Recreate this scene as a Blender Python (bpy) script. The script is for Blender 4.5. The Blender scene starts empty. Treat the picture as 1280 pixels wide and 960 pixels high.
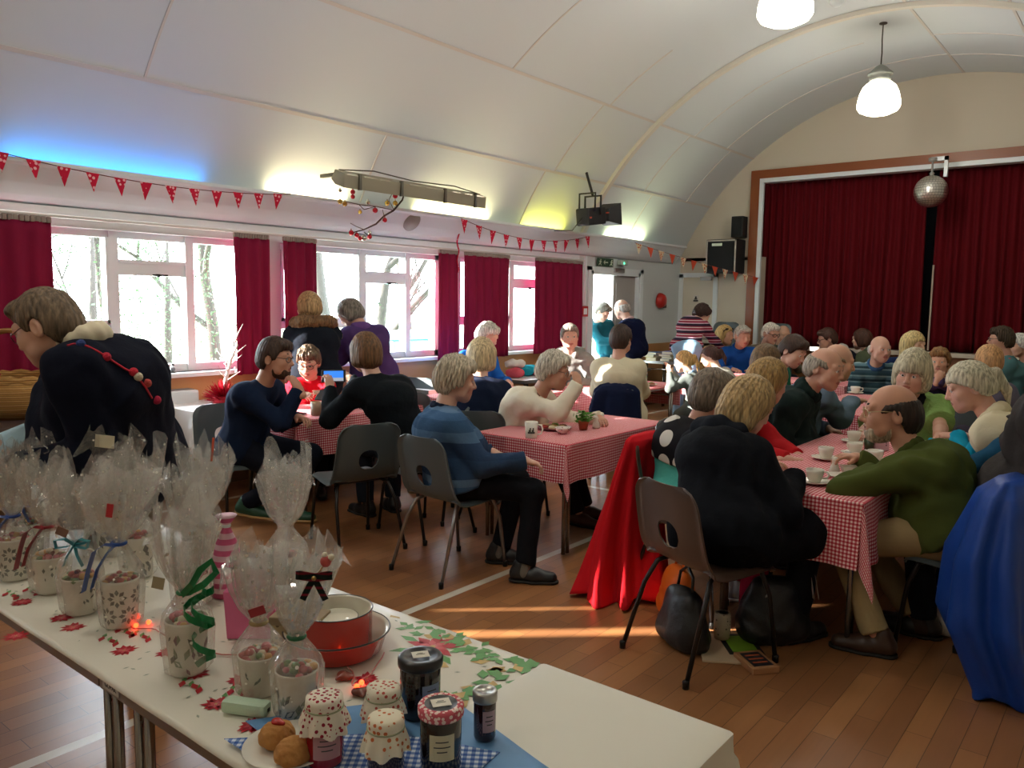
import bpy, bmesh, math, random
import numpy as np
from mathutils import Vector, Matrix
random.seed(7); rng = np.random.default_rng(7)
C = bpy.context.scene.collection
PI = math.pi
H = 1.55                                  # eye height of the photographer, metres
# ------------------------------------------------------------------ camera
FOC = 1004.0
_v1 = np.array([812., -93., FOC]); _v2 = np.array([-1255., -122., FOC])
_Y = _v1/np.linalg.norm(_v1); _X = -_v2/np.linalg.norm(_v2)
_X = _X-_Y*(_X@_Y); _X /= np.linalg.norm(_X); _Z = np.cross(_X, _Y)
RC = np.stack([_X, _Y, _Z])               # camera (right, down, forward) -> hall axes
def at(px, py, d):                        # place in the hall, d metres deep
    return RC@np.array([(px-640)/FOC*d, (py-480)/FOC*d, d])+np.array([0, 0, H])
def G(px, py, z=0.):                      # place on a level z metres above the floor
    r = RC@np.array([px-640., py-480., FOC]); t = (z-H)/r[2]
    return np.array([r[0]*t, r[1]*t, z])
cd = bpy.data.cameras.new('camera'); cam = bpy.data.objects.new('camera', cd); C.objects.link(cam)
cd.sensor_width = 36; cd.lens = 36*FOC/1280; cd.clip_start = .05; cd.clip_end = 300
M3 = Matrix(np.stack([RC[:, 0], -RC[:, 1], -RC[:, 2]], axis=1).tolist())
cam.matrix_world = Matrix.Translation((0, 0, H)) @ M3.to_4x4()
bpy.context.scene.camera = cam

# ------------------------------------------------------------------ materials
def lin(c):
    return tuple(((x/12.92) if x <= .04045 else ((x+.055)/1.055)**2.4) for x in c)
def hexc(h): return tuple(int(h[i:i+2], 16)/255 for i in (0, 2, 4))
def col(c):
    if isinstance(c, str): c = hexc(c)
    return (*lin(c), 1)
MATS = {}
def new_mat(name):
    m = bpy.data.materials.new(name); m.use_nodes = True
    return m, m.node_tree, m.node_tree.nodes['Principled BSDF']
def N(nt, t, **kw):
    n = nt.nodes.new(t)
    for k, v in kw.items():
        if k.startswith('i_'): n.inputs[int(k[2:])].default_value = v
        else: setattr(n, k, v)
    return n
def mat(name, c, rough=.6, metal=0, spec=.5, bump=0, bscale=60, var=0, vscale=4, trans=0, emit=0, alpha=1, coat=0, sheen=0, sss=0):
    if name in MATS: return MATS[name]
    m, nt, b = new_mat(name); L = nt.links
    b.inputs['Base Color'].default_value = col(c); b.inputs['Roughness'].default_value = rough
    b.inputs['Metallic'].default_value = metal; b.inputs['Specular IOR Level'].default_value = spec
    if trans: b.inputs['Transmission Weight'].default_value = trans
    if coat: b.inputs['Coat Weight'].default_value = coat
    if sheen: b.inputs['Sheen Weight'].default_value = sheen; b.inputs['Sheen Roughness'].default_value = .5
    if sss: b.inputs['Subsurface Weight'].default_value = sss; b.inputs['Subsurface Radius'].default_value = (.02, .008, .004)
    if emit: b.inputs['Emission Color'].default_value = col(c); b.inputs['Emission Strength'].default_value = emit
    if bump or var:
        tc = N(nt, 'ShaderNodeTexCoord')
    if bump:
        n = N(nt, 'ShaderNodeTexNoise'); n.inputs['Scale'].default_value = bscale; n.inputs['Detail'].default_value = 3
        L.new(tc.outputs['Object'], n.inputs['Vector'])
        bp = N(nt, 'ShaderNodeBump'); bp.inputs['Strength'].default_value = bump; bp.inputs['Distance'].default_value = .01
        L.new(n.outputs['Fac'], bp.inputs['Height']); L.new(bp.outputs['Normal'], b.inputs['Normal'])
    if var:
        n = N(nt, 'ShaderNodeTexNoise'); n.inputs['Scale'].default_value = vscale; n.inputs['Detail'].default_value = 4
        L.new(tc.outputs['Object'], n.inputs['Vector'])
        r = N(nt, 'ShaderNodeMapRange'); r.inputs[3].default_value = 1-var; r.inputs[4].default_value = 1+var
        L.new(n.outputs['Fac'], r.inputs[0])
        mx = N(nt, 'ShaderNodeMix', data_type='RGBA', blend_type='MULTIPLY'); mx.inputs[0].default_value = 1
        mx.inputs[6].default_value = col(c)
        L.new(r.outputs[0], mx.inputs[7]); L.new(mx.outputs[2], b.inputs['Base Color'])
    MATS[name] = m
    return m
def cloth_mat(name, c, **kw):
    kw.setdefault('rough', .95); kw.setdefault('bump', .55); kw.setdefault('bscale', 20); kw.setdefault('spec', .15); kw.setdefault('sheen', .0)
    return mat(name, c, **kw)
def hair_mat(name, c, c2=None):
    if name in MATS: return MATS[name]
    m, nt, b = new_mat(name); L = nt.links
    tc = N(nt, 'ShaderNodeTexCoord'); mp = N(nt, 'ShaderNodeMapping'); mp.inputs['Scale'].default_value = (90, 90, 9)
    n = N(nt, 'ShaderNodeTexNoise'); n.inputs['Scale'].default_value = 1; n.inputs['Detail'].default_value = 3
    L.new(tc.outputs['Object'], mp.inputs[0]); L.new(mp.outputs[0], n.inputs['Vector'])
    r = N(nt, 'ShaderNodeValToRGB'); cc = np.array(hexc(c))
    r.color_ramp.elements[0].position = .3; r.color_ramp.elements[1].position = .7
    r.color_ramp.elements[0].color = col(tuple(cc*.62) if c2 is None else c2); r.color_ramp.elements[1].color = col(tuple(np.minimum(cc*1.15, 1)))
    L.new(n.outputs['Fac'], r.inputs[0]); L.new(r.outputs[0], b.inputs['Base Color'])
    bp = N(nt, 'ShaderNodeBump'); bp.inputs['Strength'].default_value = .6; bp.inputs['Distance'].default_value = .006
    L.new(n.outputs['Fac'], bp.inputs['Height']); L.new(bp.outputs['Normal'], b.inputs['Normal'])
    b.inputs['Roughness'].default_value = .55; b.inputs['Specular IOR Level'].default_value = .3
    MATS[name] = m; return m
def stripe_mat(name, bands, period, axis=2, off=0., scale_bump=38):
    """bands: list of (position 0..1, colour) repeating every `period` metres along an axis of the garment"""
    if name in MATS: return MATS[name]
    m, nt, b = new_mat(name); L = nt.links
    tc = N(nt, 'ShaderNodeTexCoord'); sp = N(nt, 'ShaderNodeSeparateXYZ'); L.new(tc.outputs['Object'], sp.inputs[0])
    a = N(nt, 'ShaderNodeMath', operation='MULTIPLY_ADD'); a.inputs[1].default_value = 1/period; a.inputs[2].default_value = 10+off
    L.new(sp.outputs[axis], a.inputs[0])
    fr = N(nt, 'ShaderNodeMath', operation='FRACT'); L.new(a.outputs[0], fr.inputs[0])
    r = N(nt, 'ShaderNodeValToRGB'); r.color_ramp.interpolation = 'CONSTANT'
    while len(r.color_ramp.elements) < len(bands): r.color_ramp.elements.new(.5)
    for e, (p, c) in zip(r.color_ramp.elements, bands): e.position = p; e.color = col(c)
    L.new(fr.outputs[0], r.inputs[0]); L.new(r.outputs[0], b.inputs['Base Color'])
    n = N(nt, 'ShaderNodeTexNoise'); n.inputs['Scale'].default_value = scale_bump; L.new(tc.outputs['Object'], n.inputs['Vector'])
    bp = N(nt, 'ShaderNodeBump'); bp.inputs['Strength'].default_value = .35; bp.inputs['Distance'].default_value = .01
    L.new(n.outputs['Fac'], bp.inputs['Height']); L.new(bp.outputs['Normal'], b.inputs['Normal'])
    b.inputs['Roughness'].default_value = .95; b.inputs['Specular IOR Level'].default_value = .15
    MATS[name] = m; return m
def dots_mat(name, base, dot, scale, size, coord='Object'):
    if name in MATS: return MATS[name]
    m, nt, b = new_mat(name); L = nt.links
    tc = N(nt, 'ShaderNodeTexCoord'); v = N(nt, 'ShaderNodeTexVoronoi'); v.inputs['Scale'].default_value = scale
    v.inputs['Randomness'].default_value = .55
    L.new(tc.outputs[coord], v.inputs['Vector'])
    lt = N(nt, 'ShaderNodeMath', operation='LESS_THAN'); lt.inputs[1].default_value = size; L.new(v.outputs['Distance'], lt.inputs[0])
    mx = N(nt, 'ShaderNodeMix', data_type='RGBA'); mx.inputs[6].default_value = col(base); mx.inputs[7].default_value = col(dot)
    L.new(lt.outputs[0], mx.inputs[0]); L.new(mx.outputs[2], b.inputs['Base Color'])
    b.inputs['Roughness'].default_value = .9; b.inputs['Specular IOR Level'].default_value = .2
    MATS[name] = m; return m
def gingham_mat(name, c, cell, light='f6dcd8', rough=.75):
    if name in MATS: return MATS[name]
    m, nt, b = new_mat(name); L = nt.links
    uv = N(nt, 'ShaderNodeTexCoord'); sp = N(nt, 'ShaderNodeSeparateXYZ'); L.new(uv.outputs['UV'], sp.inputs[0])
    outs = []
    for ax in (0, 1):
        a = N(nt, 'ShaderNodeMath', operation='MULTIPLY_ADD'); a.inputs[1].default_value = 1/(2*cell); a.inputs[2].default_value = 100
        L.new(sp.outputs[ax], a.inputs[0])
        fr = N(nt, 'ShaderNodeMath', operation='FRACT'); L.new(a.outputs[0], fr.inputs[0])
        g = N(nt, 'ShaderNodeMath', operation='GREATER_THAN'); g.inputs[1].default_value = .5; L.new(fr.outputs[0], g.inputs[0])
        outs.append(g)
    ad = N(nt, 'ShaderNodeMath', operation='ADD'); L.new(outs[0].outputs[0], ad.inputs[0]); L.new(outs[1].outputs[0], ad.inputs[1])
    ml = N(nt, 'ShaderNodeMath', operation='MULTIPLY'); ml.inputs[1].default_value = .5; L.new(ad.outputs[0], ml.inputs[0])
    r = N(nt, 'ShaderNodeValToRGB'); e = r.color_ramp.elements
    e[0].color = col(light); e[1].color = col(c)
    mid = e.new(.5); a_, b_ = np.array(hexc(light)), np.array(hexc(c)); mid.color = col(tuple(a_*.42+b_*.58))
    L.new(ml.outputs[0], r.inputs[0]); L.new(r.outputs[0], b.inputs['Base Color'])
    b.inputs['Roughness'].default_value = rough; b.inputs['Specular IOR Level'].default_value = .3
    MATS[name] = m; return m

# ------------------------------------------------------------------ mesh helpers
def mesh_from(name, V, F, mats, smooth=False, fm=None, uv=None):
    me = bpy.data.meshes.new(name)
    V = np.asarray(V, dtype=np.float32)
    if isinstance(F, np.ndarray):
        nf, k = F.shape
        me.vertices.add(len(V)); me.vertices.foreach_set('co', V.ravel())
        me.loops.add(nf*k); me.loops.foreach_set('vertex_index', F.astype(np.int32).ravel())
        me.polygons.add(nf); me.polygons.foreach_set('loop_start', np.arange(0, nf*k, k, dtype=np.int32))
        me.update(calc_edges=True)
    else:
        me.from_pydata([tuple(map(float, v)) for v in V], [], [tuple(int(i) for i in f) for f in F])
    for m in (mats if isinstance(mats, (list, tuple)) else [mats]): me.materials.append(m)
    if smooth: me.polygons.foreach_set('use_smooth', np.ones(len(me.polygons), dtype=bool))
    if fm is not None: me.polygons.foreach_set('material_index', np.asarray(fm, dtype=np.int32))
    if uv is not None:
        l = me.uv_layers.new(name='UVMap'); vi = np.empty(len(me.loops), dtype=np.int32); me.loops.foreach_get('vertex_index', vi)
        l.data.foreach_set('uv', np.asarray(uv, dtype=np.float32)[vi].ravel())
    return me
class MB:
    """collects shapes into ONE mesh"""
    def __init__(s): s.V = []; s.F = []; s.m = []; s.sm = []
    def add(s, V, F, m=0, sm=False):
        o = len(s.V); s.V.extend([tuple(map(float, v)) for v in V]); s.F.extend([tuple(i+o for i in f) for f in F])
        s.m.extend([m]*len(F)); s.sm.extend([sm]*len(F)); return s
    def box(s, x0, x1, y0, y1, z0, z1, m=0, bev=0, rot=None, org=None):
        if bev:
            bm = bmesh.new(); bmesh.ops.create_cube(bm, size=1)
            for v in bm.verts: v.co = Vector(((x0+x1)/2+v.co.x*(x1-x0), (y0+y1)/2+v.co.y*(y1-y0), (z0+z1)/2+v.co.z*(z1-z0)))
            bmesh.ops.bevel(bm, geom=bm.edges[:], offset=bev, segments=2, affect='EDGES', profile=.6)
            bm.verts.index_update()
            V = [v.co.copy() for v in bm.verts]; F = [[v.index for v in f.verts] for f in bm.faces]; bm.free()
        else:
            V = [Vector((x, y, z)) for z in (z0, z1) for y in (y0, y1) for x in (x0, x1)]
            F = [(0, 2, 3, 1), (4, 5, 7, 6), (0, 1, 5, 4), (2, 6, 7, 3), (0, 4, 6, 2), (1, 3, 7, 5)]
        if rot is not None:
            o = Vector(org) if org is not None else Vector(((x0+x1)/2, (y0+y1)/2, (z0+z1)/2))
            V = [o+rot@(v-o) for v in V]
        return s.add(V, F, m)
    def tube(s, pts, r, n=8, m=0, cap=True, closed=False):
        pts = [Vector(p) for p in pts]; rs = r if isinstance(r, (list, tuple)) else [r]*len(pts)
        V = []; F = []; k = len(pts); u = None
        for i, p in enumerate(pts):
            if closed: t = pts[(i+1) % k]-pts[i-1]
            else: t = pts[min(i+1, k-1)]-pts[max(i-1, 0)]
            if t.length < 1e-9: t = Vector((0, 0, 1))
            t.normalize()
            if u is None:
                u = t.orthogonal().normalized()
            else:
                u = (u-t*u.dot(t)); u = u.normalized() if u.length > 1e-6 else t.orthogonal().normalized()
            w = t.cross(u)
            for j in range(n):
                a = 2*PI*j/n; V.append(p+(u*math.cos(a)+w*math.sin(a))*rs[i])
        for i in range(k if closed else k-1):
            for j in range(n):
                a, b = i*n+j, i*n+(j+1) % n; c, d = ((i+1) % k)*n+(j+1) % n, ((i+1) % k)*n+j
                F.append((a, b, c, d))
        if cap and not closed:
            F.append(tuple(range(n))[::-1]); F.append(tuple((k-1)*n+j for j in range(n)))
        return s.add(V, F, m, True)
    def lathe(s, prof, n=32, c=(0, 0, 0), m=0, closed=False, mfun=None, sx=1, sy=1):
        V = []; F = []; k = len(prof); mm = []
        for (r, z) in prof:
            for j in range(n):
                a = 2*PI*j/n; V.append((c[0]+r*sx*math.cos(a), c[1]+r*sy*math.sin(a), c[2]+z))
        for i in range(k-1):
            for j in range(n):
                F.append((i*n+j, i*n+(j+1) % n, (i+1)*n+(j+1) % n, (i+1)*n+j)); mm.append(mfun(i, j) if mfun else m)
        if prof[0][0] > 1e-5: F.append(tuple(range(n))[::-1]); mm.append(mm[0])
        if prof[-1][0] > 1e-5: F.append(tuple((k-1)*n+j for j in range(n))); mm.append(mm[-2] if mfun else m)
        o = len(s.F); s.add(V, F, m, True)
        for i, q in enumerate(mm): s.m[o+i] = q
        return s
    def ball(s, c, r, n=12, m=0, sc=(1, 1, 1)):
        k = max(4, n//2); pr = [(max(1e-6, math.sin(PI*i/k))*r, -math.cos(PI*i/k)*r*sc[2]) for i in range(k+1)]
        return s.lathe(pr, n, c, m, sx=sc[0], sy=sc[1])
    def xform(s, M, start=0):
        for i in range(start, len(s.V)): s.V[i] = tuple(M@Vector(s.V[i]))
        return s
    def build(s, name, mats, parent=None, loc=None):
        me = mesh_from(name, s.V, s.F, mats, fm=s.m)
        me.polygons.foreach_set('use_smooth', np.array(s.sm, dtype=bool))
        bm = bmesh.new(); bm.from_mesh(me); bmesh.ops.remove_doubles(bm, verts=bm.verts, dist=1e-6)
        bmesh.ops.recalc_face_normals(bm, faces=bm.faces); bm.to_mesh(me); bm.free()
        return obj(name, me, parent, loc)
def obj(name, me, parent=None, loc=None):
    o = bpy.data.objects.new(name, me); C.objects.link(o)
    if loc is not None: o.location = loc
    if parent is not None: o.parent = parent
    return o
def tag(o, label, cat, group=None, kind=None):
    o['label'] = label; o['category'] = cat
    if group: o['group'] = group
    if kind: o['kind'] = kind
    return o
def thing(name, label, cat, loc=(0, 0, 0), rz=0, group=None):
    o = bpy.data.objects.new(name, None); o.empty_display_size = .1; C.objects.link(o)
    o.location = loc; o.rotation_euler = (0, 0, rz)
    return tag(o, label, cat, group)
def struct(o): o['kind'] = 'structure'; return o
def copy_tree(o, parent=None):
    c = o.copy(); C.objects.link(c)
    if parent is not None: c.parent = parent
    for ch in list(o.children): copy_tree(ch, c)
    return c
def sharp(o, ang=35):
    me = o.data
    try: me.set_sharp_from_angle(angle=math.radians(ang))
    except Exception: pass
    return o
def RZ(a): return Matrix.Rotation(a, 3, 'Z')
def face_yaw(dx, dy): return math.atan2(-dx, dy)      # yaw that turns local +Y towards (dx,dy)
# ------------------------------------------------------------------ bodies grown from signed distance fields
def nz(v):
    v = np.asarray(v, float); n = np.linalg.norm(v); return v/n if n > 1e-9 else v
class RCone:
    def __init__(s, a, b, ra, rb, k=.02, wax=None, w=1., caps=(), op=1):
        s.a = np.asarray(a, np.float32); s.b = np.asarray(b, np.float32); s.ra, s.rb, s.k, s.op = ra, rb, k, op
        s.caps = [(np.asarray(p, np.float32), np.asarray(n, np.float32)) for p, n in caps]
        s.wax = None if wax is None else np.asarray(nz(wax), np.float32); s.w = w
        s.ba = s.b-s.a; s.bb = float(s.ba@s.ba)+1e-9
    def f(s, P):
        q = P-s.a
        t = np.clip((q@s.ba)/s.bb, 0, 1)
        v = q-t[..., None]*s.ba
        if s.wax is not None:
            l = v@s.wax; v = v+(l*(1/s.w-1))[..., None]*s.wax
        d = np.sqrt((v*v).sum(-1))-(s.ra+(s.rb-s.ra)*t)
        if s.wax is not None: d = d*min(1, s.w) if s.w < 1 else d
        for p, n in s.caps: d = np.maximum(d, (P-p)@n)
        return d
class Ell:
    def __init__(s, c, r, A=None, k=.02, caps=(), op=1):
        s.c = np.asarray(c, np.float32); s.r = np.asarray(r, np.float32); s.A = np.eye(3, dtype=np.float32) if A is None else np.asarray(A, np.float32)
        s.k, s.op = k, op; s.caps = [(np.asarray(p, np.float32), np.asarray(n, np.float32)) for p, n in caps]
    def f(s, P):
        q = (P-s.c)@s.A.T
        k0 = np.sqrt(((q/s.r)**2).sum(-1)); k1 = np.sqrt(((q/(s.r*s.r))**2).sum(-1))+1e-6
        d = k0*(k0-1)/k1
        d = np.where(k0 < .35, -s.r.min()*.6, d)
        for p, n in s.caps: d = np.maximum(d, (P-p)@n)
        return d
class Fn:
    def __init__(s, fn, k=.004, op=0): s.fn, s.k, s.op = fn, k, op
    def f(s, P): return s.fn(P)
def smin(a, b, k):
    h = np.maximum(k-np.abs(a-b), 0)/k
    return np.minimum(a, b)-h*h*k*.25
def combine(D, d, p):
    if p.op > 0: return smin(D, d, p.k)
    if p.op == 0: return -smin(-D, -d, p.k)              # intersect with d
    return -smin(-D, d, p.k)                             # carve d away
def bounds(prims, pad):
    lo = np.full(3, 9e9); hi = -lo
    for p in prims:
        if p.op <= 0: continue
        if isinstance(p, RCone):
            rr = max(p.ra, p.rb)*max(1, p.w)
            lo = np.minimum(lo, np.minimum(p.a, p.b)-rr); hi = np.maximum(hi, np.maximum(p.a, p.b)+rr)
        elif isinstance(p, Ell):
            rr = p.r.max(); lo = np.minimum(lo, p.c-rr); hi = np.maximum(hi, p.c+rr)
    return lo-pad, hi+pad
_C8 = np.array([(x, y, z) for z in (0, 1) for y in (0, 1) for x in (0, 1)])
_E12 = [(a, b) for a in range(8) for b in range(8) if b > a and np.abs(_C8[a]-_C8[b]).sum() == 1]
def grow(prims, h, disp=None, pad=.02, box=None):
    lo, hi = bounds(prims, pad) if box is None else box
    B = 8; nb = np.ceil((hi-lo)/(h*B)).astype(int)+1
    gi = np.stack(np.meshgrid(*[np.arange(n) for n in nb], indexing='ij'), -1).reshape(-1, 3)
    cen = (lo+(gi+.5-.5/B)*B*h).astype(np.float32); rad = B*h*.87
    Dc = np.full(len(cen), 1., np.float32); pc = []
    for p in prims:
        d = p.f(cen); pc.append(d); Dc = combine(Dc, d, p)
    act = np.abs(Dc) < rad*1.15+.012
    dims = nb*B
    off = np.stack(np.meshgrid(*[np.arange(B)]*3, indexing='ij'), -1).reshape(-1, 3)
    Cc = cen[act]; base = (lo+gi[act]*B*h).astype(np.float32)
    D = np.full((len(Cc), B**3), 1., np.float32)
    O = (off*h).astype(np.float32)
    for p, d in zip(prims, pc):
        s = np.abs(d[act]) < rad+p.k+.03 if p.op > 0 else np.ones(len(Cc), bool)
        if p.op > 0: s |= d[act] < 0
        if not s.any(): continue
        P = base[s][:, None, :]+O[None]
        D[s] = combine(D[s], p.f(P).astype(np.float32), p)
    if disp is not None: D = D+disp(base[:, None, :]+O[None]).astype(np.float32)
    full = np.empty((*nb, B, B, B), np.float32)
    full.reshape(len(cen), -1)[:] = np.where(Dc < 0, -1., 1.)[:, None]
    full.reshape(len(cen), -1)[act] = D
    A = full.transpose(0, 3, 1, 4, 2, 5).reshape(*dims)
    S = A < 0
    n = np.zeros(tuple(np.array(A.shape)-1), np.uint8)
    sl = lambda o, m: tuple(slice(o[i], m[i]-1+o[i]) for i in range(3))
    for c in _C8: n += S[sl(c, A.shape)]
    ac = (n > 0) & (n < 8); ijk = np.argwhere(ac)
    if len(ijk) == 0: return np.zeros((0, 3), np.float32), np.zeros((0, 4), np.int32)
    idx = np.full(ac.shape, -1, np.int32); idx[ac] = np.arange(len(ijk))
    val = [A[ijk[:, 0]+c[0], ijk[:, 1]+c[1], ijk[:, 2]+c[2]] for c in _C8]
    pos = np.zeros((len(ijk), 3), np.float32); cnt = np.zeros(len(ijk), np.float32)
    for a, b in _E12:
        x = (val[a] < 0) != (val[b] < 0)
        t = np.where(x, val[a]/(val[a]-val[b]+1e-12), 0)
        pos += np.where(x[:, None], _C8[a]+t[:, None]*(_C8[b]-_C8[a]), 0); cnt += x
    V = (lo+h*(ijk+pos/cnt[:, None])).astype(np.float32)
    F = []
    for ax in range(3):
        o1, o2 = [(1, 2), (2, 0), (0, 1)][ax]
        m = list(A.shape); s0 = [slice(1, q-1) for q in m]; s0[ax] = slice(0, m[ax]-1); s1 = list(s0); s1[ax] = slice(1, m[ax])
        x = S[tuple(s0)] != S[tuple(s1)]
        e = np.argwhere(x); 
        if len(e) == 0: continue
        st = np.array([1, 1, 1]); st[ax] = 0; e = e+st
        ins = S[e[:, 0], e[:, 1], e[:, 2]]
        def g(d1, d2):
            q = e.copy(); q[:, o1] += d1; q[:, o2] += d2; return idx[q[:, 0], q[:, 1], q[:, 2]]
        Q = np.stack([g(-1, -1), g(0, -1), g(0, 0), g(-1, 0)], 1)
        Q[~ins] = Q[~ins][:, ::-1]; F.append(Q)
    F = np.concatenate(F); F = F[(F >= 0).all(1)]
    return V, F
def wrinkle(amp, seed=0, f=1.):
    r = np.random.default_rng(seed); v = [nz(r.normal(size=3)).astype(np.float32) for _ in range(5)]
    def w(P):
        a = P@v[0]; b = P@v[1]; c = P@v[2]; d = P@v[3]
        return amp*(.6*np.sin(31*f*a+2.2*np.sin(17*f*b))+.5*np.sin(47*f*c+2*np.sin(21*f*d))+.35*np.sin(23*f*d+3*np.sin(13*f*a)))
    return w
def ik(a, t, l1, l2, pole):
    a, t = np.asarray(a, float), np.asarray(t, float); d = t-a; L = np.linalg.norm(d); mx = (l1+l2)*.995
    if L > mx: t = a+d/L*mx; d = t-a; L = mx
    u = d/L; p = np.asarray(pole, float); p = nz(p-u*(p@u))
    c = (l1*l1+L*L-l2*l2)/(2*L); hh = math.sqrt(max(l1*l1-c*c, 0))
    return a+u*c+p*hh, t
def rot_axis(v, ax, a):
    ax = nz(ax); return v*math.cos(a)+np.cross(ax, v)*math.sin(a)+ax*(ax@v)*(1-math.cos(a))
SKIN_N = {}
def skin_mat(c):
    k = np.array(hexc(c))*.68+np.array(hexc('d3b0a0'))*.32
    return mat('skin_'+c, tuple(k), rough=.5, spec=.35, var=.07, vscale=25, sss=.08)
LIP = lambda: mat('lips', 'a9665b', rough=.45, spec=.4)
def hand_prims(wr, fd, n, side, s, curl=.5, spread=.08, thumb_in=.4):
    """palm, four fingers of unequal length, thumb; fd fingers' direction, n the way the palm faces, side towards the thumb"""
    fd = nz(fd); n = nz(n-fd*(n@fd)); lat = nz(np.cross(fd, n)); lat = lat if lat@side > 0 else -lat
    A = np.stack([lat, fd, n]); pr = []
    pc = wr+fd*.045*s
    pr.append(Ell(pc, np.array([.041, .056, .0165])*s, A, k=.012*s))
    pr.append(RCone(wr-fd*.05*s, wr+fd*.012*s, .026*s, .024*s, .02*s, lat, 1.25))
    pr.append(Ell(wr+fd*.03*s+lat*.022*s+n*.006*s, np.array([.018, .032, .015])*s, A, k=.012*s))
    for q, ln, cu in ((.030, .072, 0.), (.0105, .080, .06), (-.0095, .074, .12), (-.0285, .058, .2)):
        b = wr+fd*(.088-.006*abs(q/.03))*s+lat*q*s
        d = nz(fd+lat*q/.03*spread); ax = np.cross(fd, n); r = .0092 if q > -.02 else .0078
        p = b-d*.01*s; cc = curl+cu
        for seg, l in enumerate((.46, .30, .24)):
            d = rot_axis(d, ax, cc*(.75 if seg == 0 else 1.))
            p2 = p+d*ln*l*s*(1.1 if seg == 0 else 1)
            r2 = r*.9; pr.append(RCone(p, p2, r*s, r2*s, .0035*s)); p, r = p2, r2
    tb = wr+fd*.028*s+lat*.03*s; d = nz(fd*.62+lat*(.75-.5*thumb_in)+n*(.15+thumb_in*.6))
    p = tb+d*.038*s; pr.append(RCone(tb, p, .0125*s, .0105*s, .008*s))
    d2 = nz(d+fd*.3-lat*.25*thumb_in); pr.append(RCone(p, p+d2*.03*s, .0103*s, .0082*s, .003*s))
    return pr
def person(label, head, face, seat=.44, sit=True, s=1., hs=1.05, look=None, pitch=-8, roll=0, pelvis=None, leandir=None, neckfwd=.05,
           arms=(None, None), legs=None, fat=1., bust=0., skin='c99a80', top=None, vest=None, shawl=None, trousers='20242b', shoes='22201f', socks=None, soles=None,
           hair=None, beard=None, glasses=None, hood=None, collar=None, child=False, depth=None, lower=True, smile=False, cat='person', group=None, barearm=(0, 0), coat=0, shrug=0, sex='f', extra=None, nbase=None):
    head = np.asarray(head, float)
    if depth is None: depth = float(np.linalg.norm(head-np.array([0, 0, H])))
    fwd = np.array([face[0], face[1], 0.]); fwd = nz(fwd); left = np.array([-fwd[1], fwd[0], 0.]); up = np.array([0, 0, 1.])
    look = fwd if look is None else nz(np.array([look[0], look[1], 0.]))
    Ls = .675*s
    pz = (seat+.095*s) if sit else .93*s
    if pelvis is None:
        ld = fwd if leandir is None else nz(np.array([*leandir, 0.]))
        c = np.clip((head[2]-pz)/Ls, .35, 1.); 
        pelvis = np.array([head[0], head[1], 0])-ld*(Ls*math.sqrt(1-c*c)*.9)-fwd*.03
        pelvis[2] = pz
        if (head[2]-pz) > Ls*1.0: pelvis[2] = pz+(head[2]-pz-Ls)
    pelvis = np.asarray(pelvis, float)
    base = np.array([pelvis[0], pelvis[1], 0.]); yaw = face_yaw(fwd[0], fwd[1])
    spine = nz(head-pelvis)
    hd = hs*s
    # head frame
    pa = math.radians(pitch); hy = nz(look*math.cos(pa)+up*math.sin(pa)); hx = nz(np.cross(look, up)); hz = nz(np.cross(hx, hy))
    if roll: r_ = math.radians(roll); hx, hz = hx*math.cos(r_)+hz*math.sin(r_), hz*math.cos(r_)-hx*math.sin(r_)
    HA = np.stack([hx, hy, hz])
    hp = lambda x, y, z: head+(hx*x+hy*y+hz*z)*hd
    nb = hp(0, -.022, -.10)-(nz(spine*.75+up*.25)*.075+fwd*neckfwd*.6)*s      # base of the neck
    if nbase is not None: nb = np.asarray(nbase, float)
    sp = nz(nb-pelvis); tl = np.linalg.norm(nb-pelvis)
    back = nz(np.cross(left, sp)); back = back if back@fwd < 0 else -back; front = -back
    lean = math.acos(np.clip(sp[2], -1, 1))
    waist = pelvis+sp*tl*.33+back*.02*s; chest = pelvis+sp*tl*.68+back*.035*s*(1+lean)
    sh = [nb-sp*.075*s+left*q*.150*s*(1 if sex == 'f' else 1.12)*fat**.3+back*.01*s+up*shrug for q in (1, -1)]
    # arms
    R = []; 
    for i, q in enumerate((1, -1)):
        a = arms[i]
        if a is None: a = dict(to='table')
        if isinstance(a, str): a = dict(to=a)
        to = a['to']; fd = a.get('fd'); n = a.get('n'); curl = a.get('curl', .45)
        if isinstance(to, str):
            if to == 'table': w = base+fwd*(.36*s+ (pelvis-base)@fwd)+left*q*.12*s+up*.735; fd = fwd*.9-left*q*.45; n = -up+left*(-q)*.25
            elif to == 'lap': w = base+fwd*.27*s+left*q*.09*s+up*(pelvis[2]+.11*s); fd = fwd*.8-left*q*.6-up*.2; n = -up
            elif to == 'side': w = sh[i]+left*q*.07-up*.52*s+fwd*.05; fd = -up; n = -left*q
            elif to == 'front': w = chest+front*.33*s+left*q*.06*s-up*.02; fd = fwd*.7-left*q*.6+up*.2; n = -left*q-up*.3; curl = .9
            elif to == 'chin': w = hp(q*.03, .10, -.19); fd = up*.9-left*q*.2; n = back*.6-left*q*.3; curl = .9
            elif to == 'cross': w = chest+front*.30*s-left*q*.03*s-sp*.16*s; fd = -left*q+front*.1; n = back-up*.2
        else: w = np.asarray(to, float)
        pole = a.get('pole'); pole = -up*.8+left*q*.5+back*.25 if pole is None else np.asarray(pole, float)
        el, w2 = ik(sh[i], w, .285*s, .25*s, pole)
        if fd is None: fd = nz(w2-el)
        if n is None: n = -up*.7-left*q*.5
        R.append(dict(sh=sh[i], el=el, wr=w2, fd=nz(np.asarray(fd, float)), n=nz(np.asarray(n, float)), curl=curl, q=q))
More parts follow.
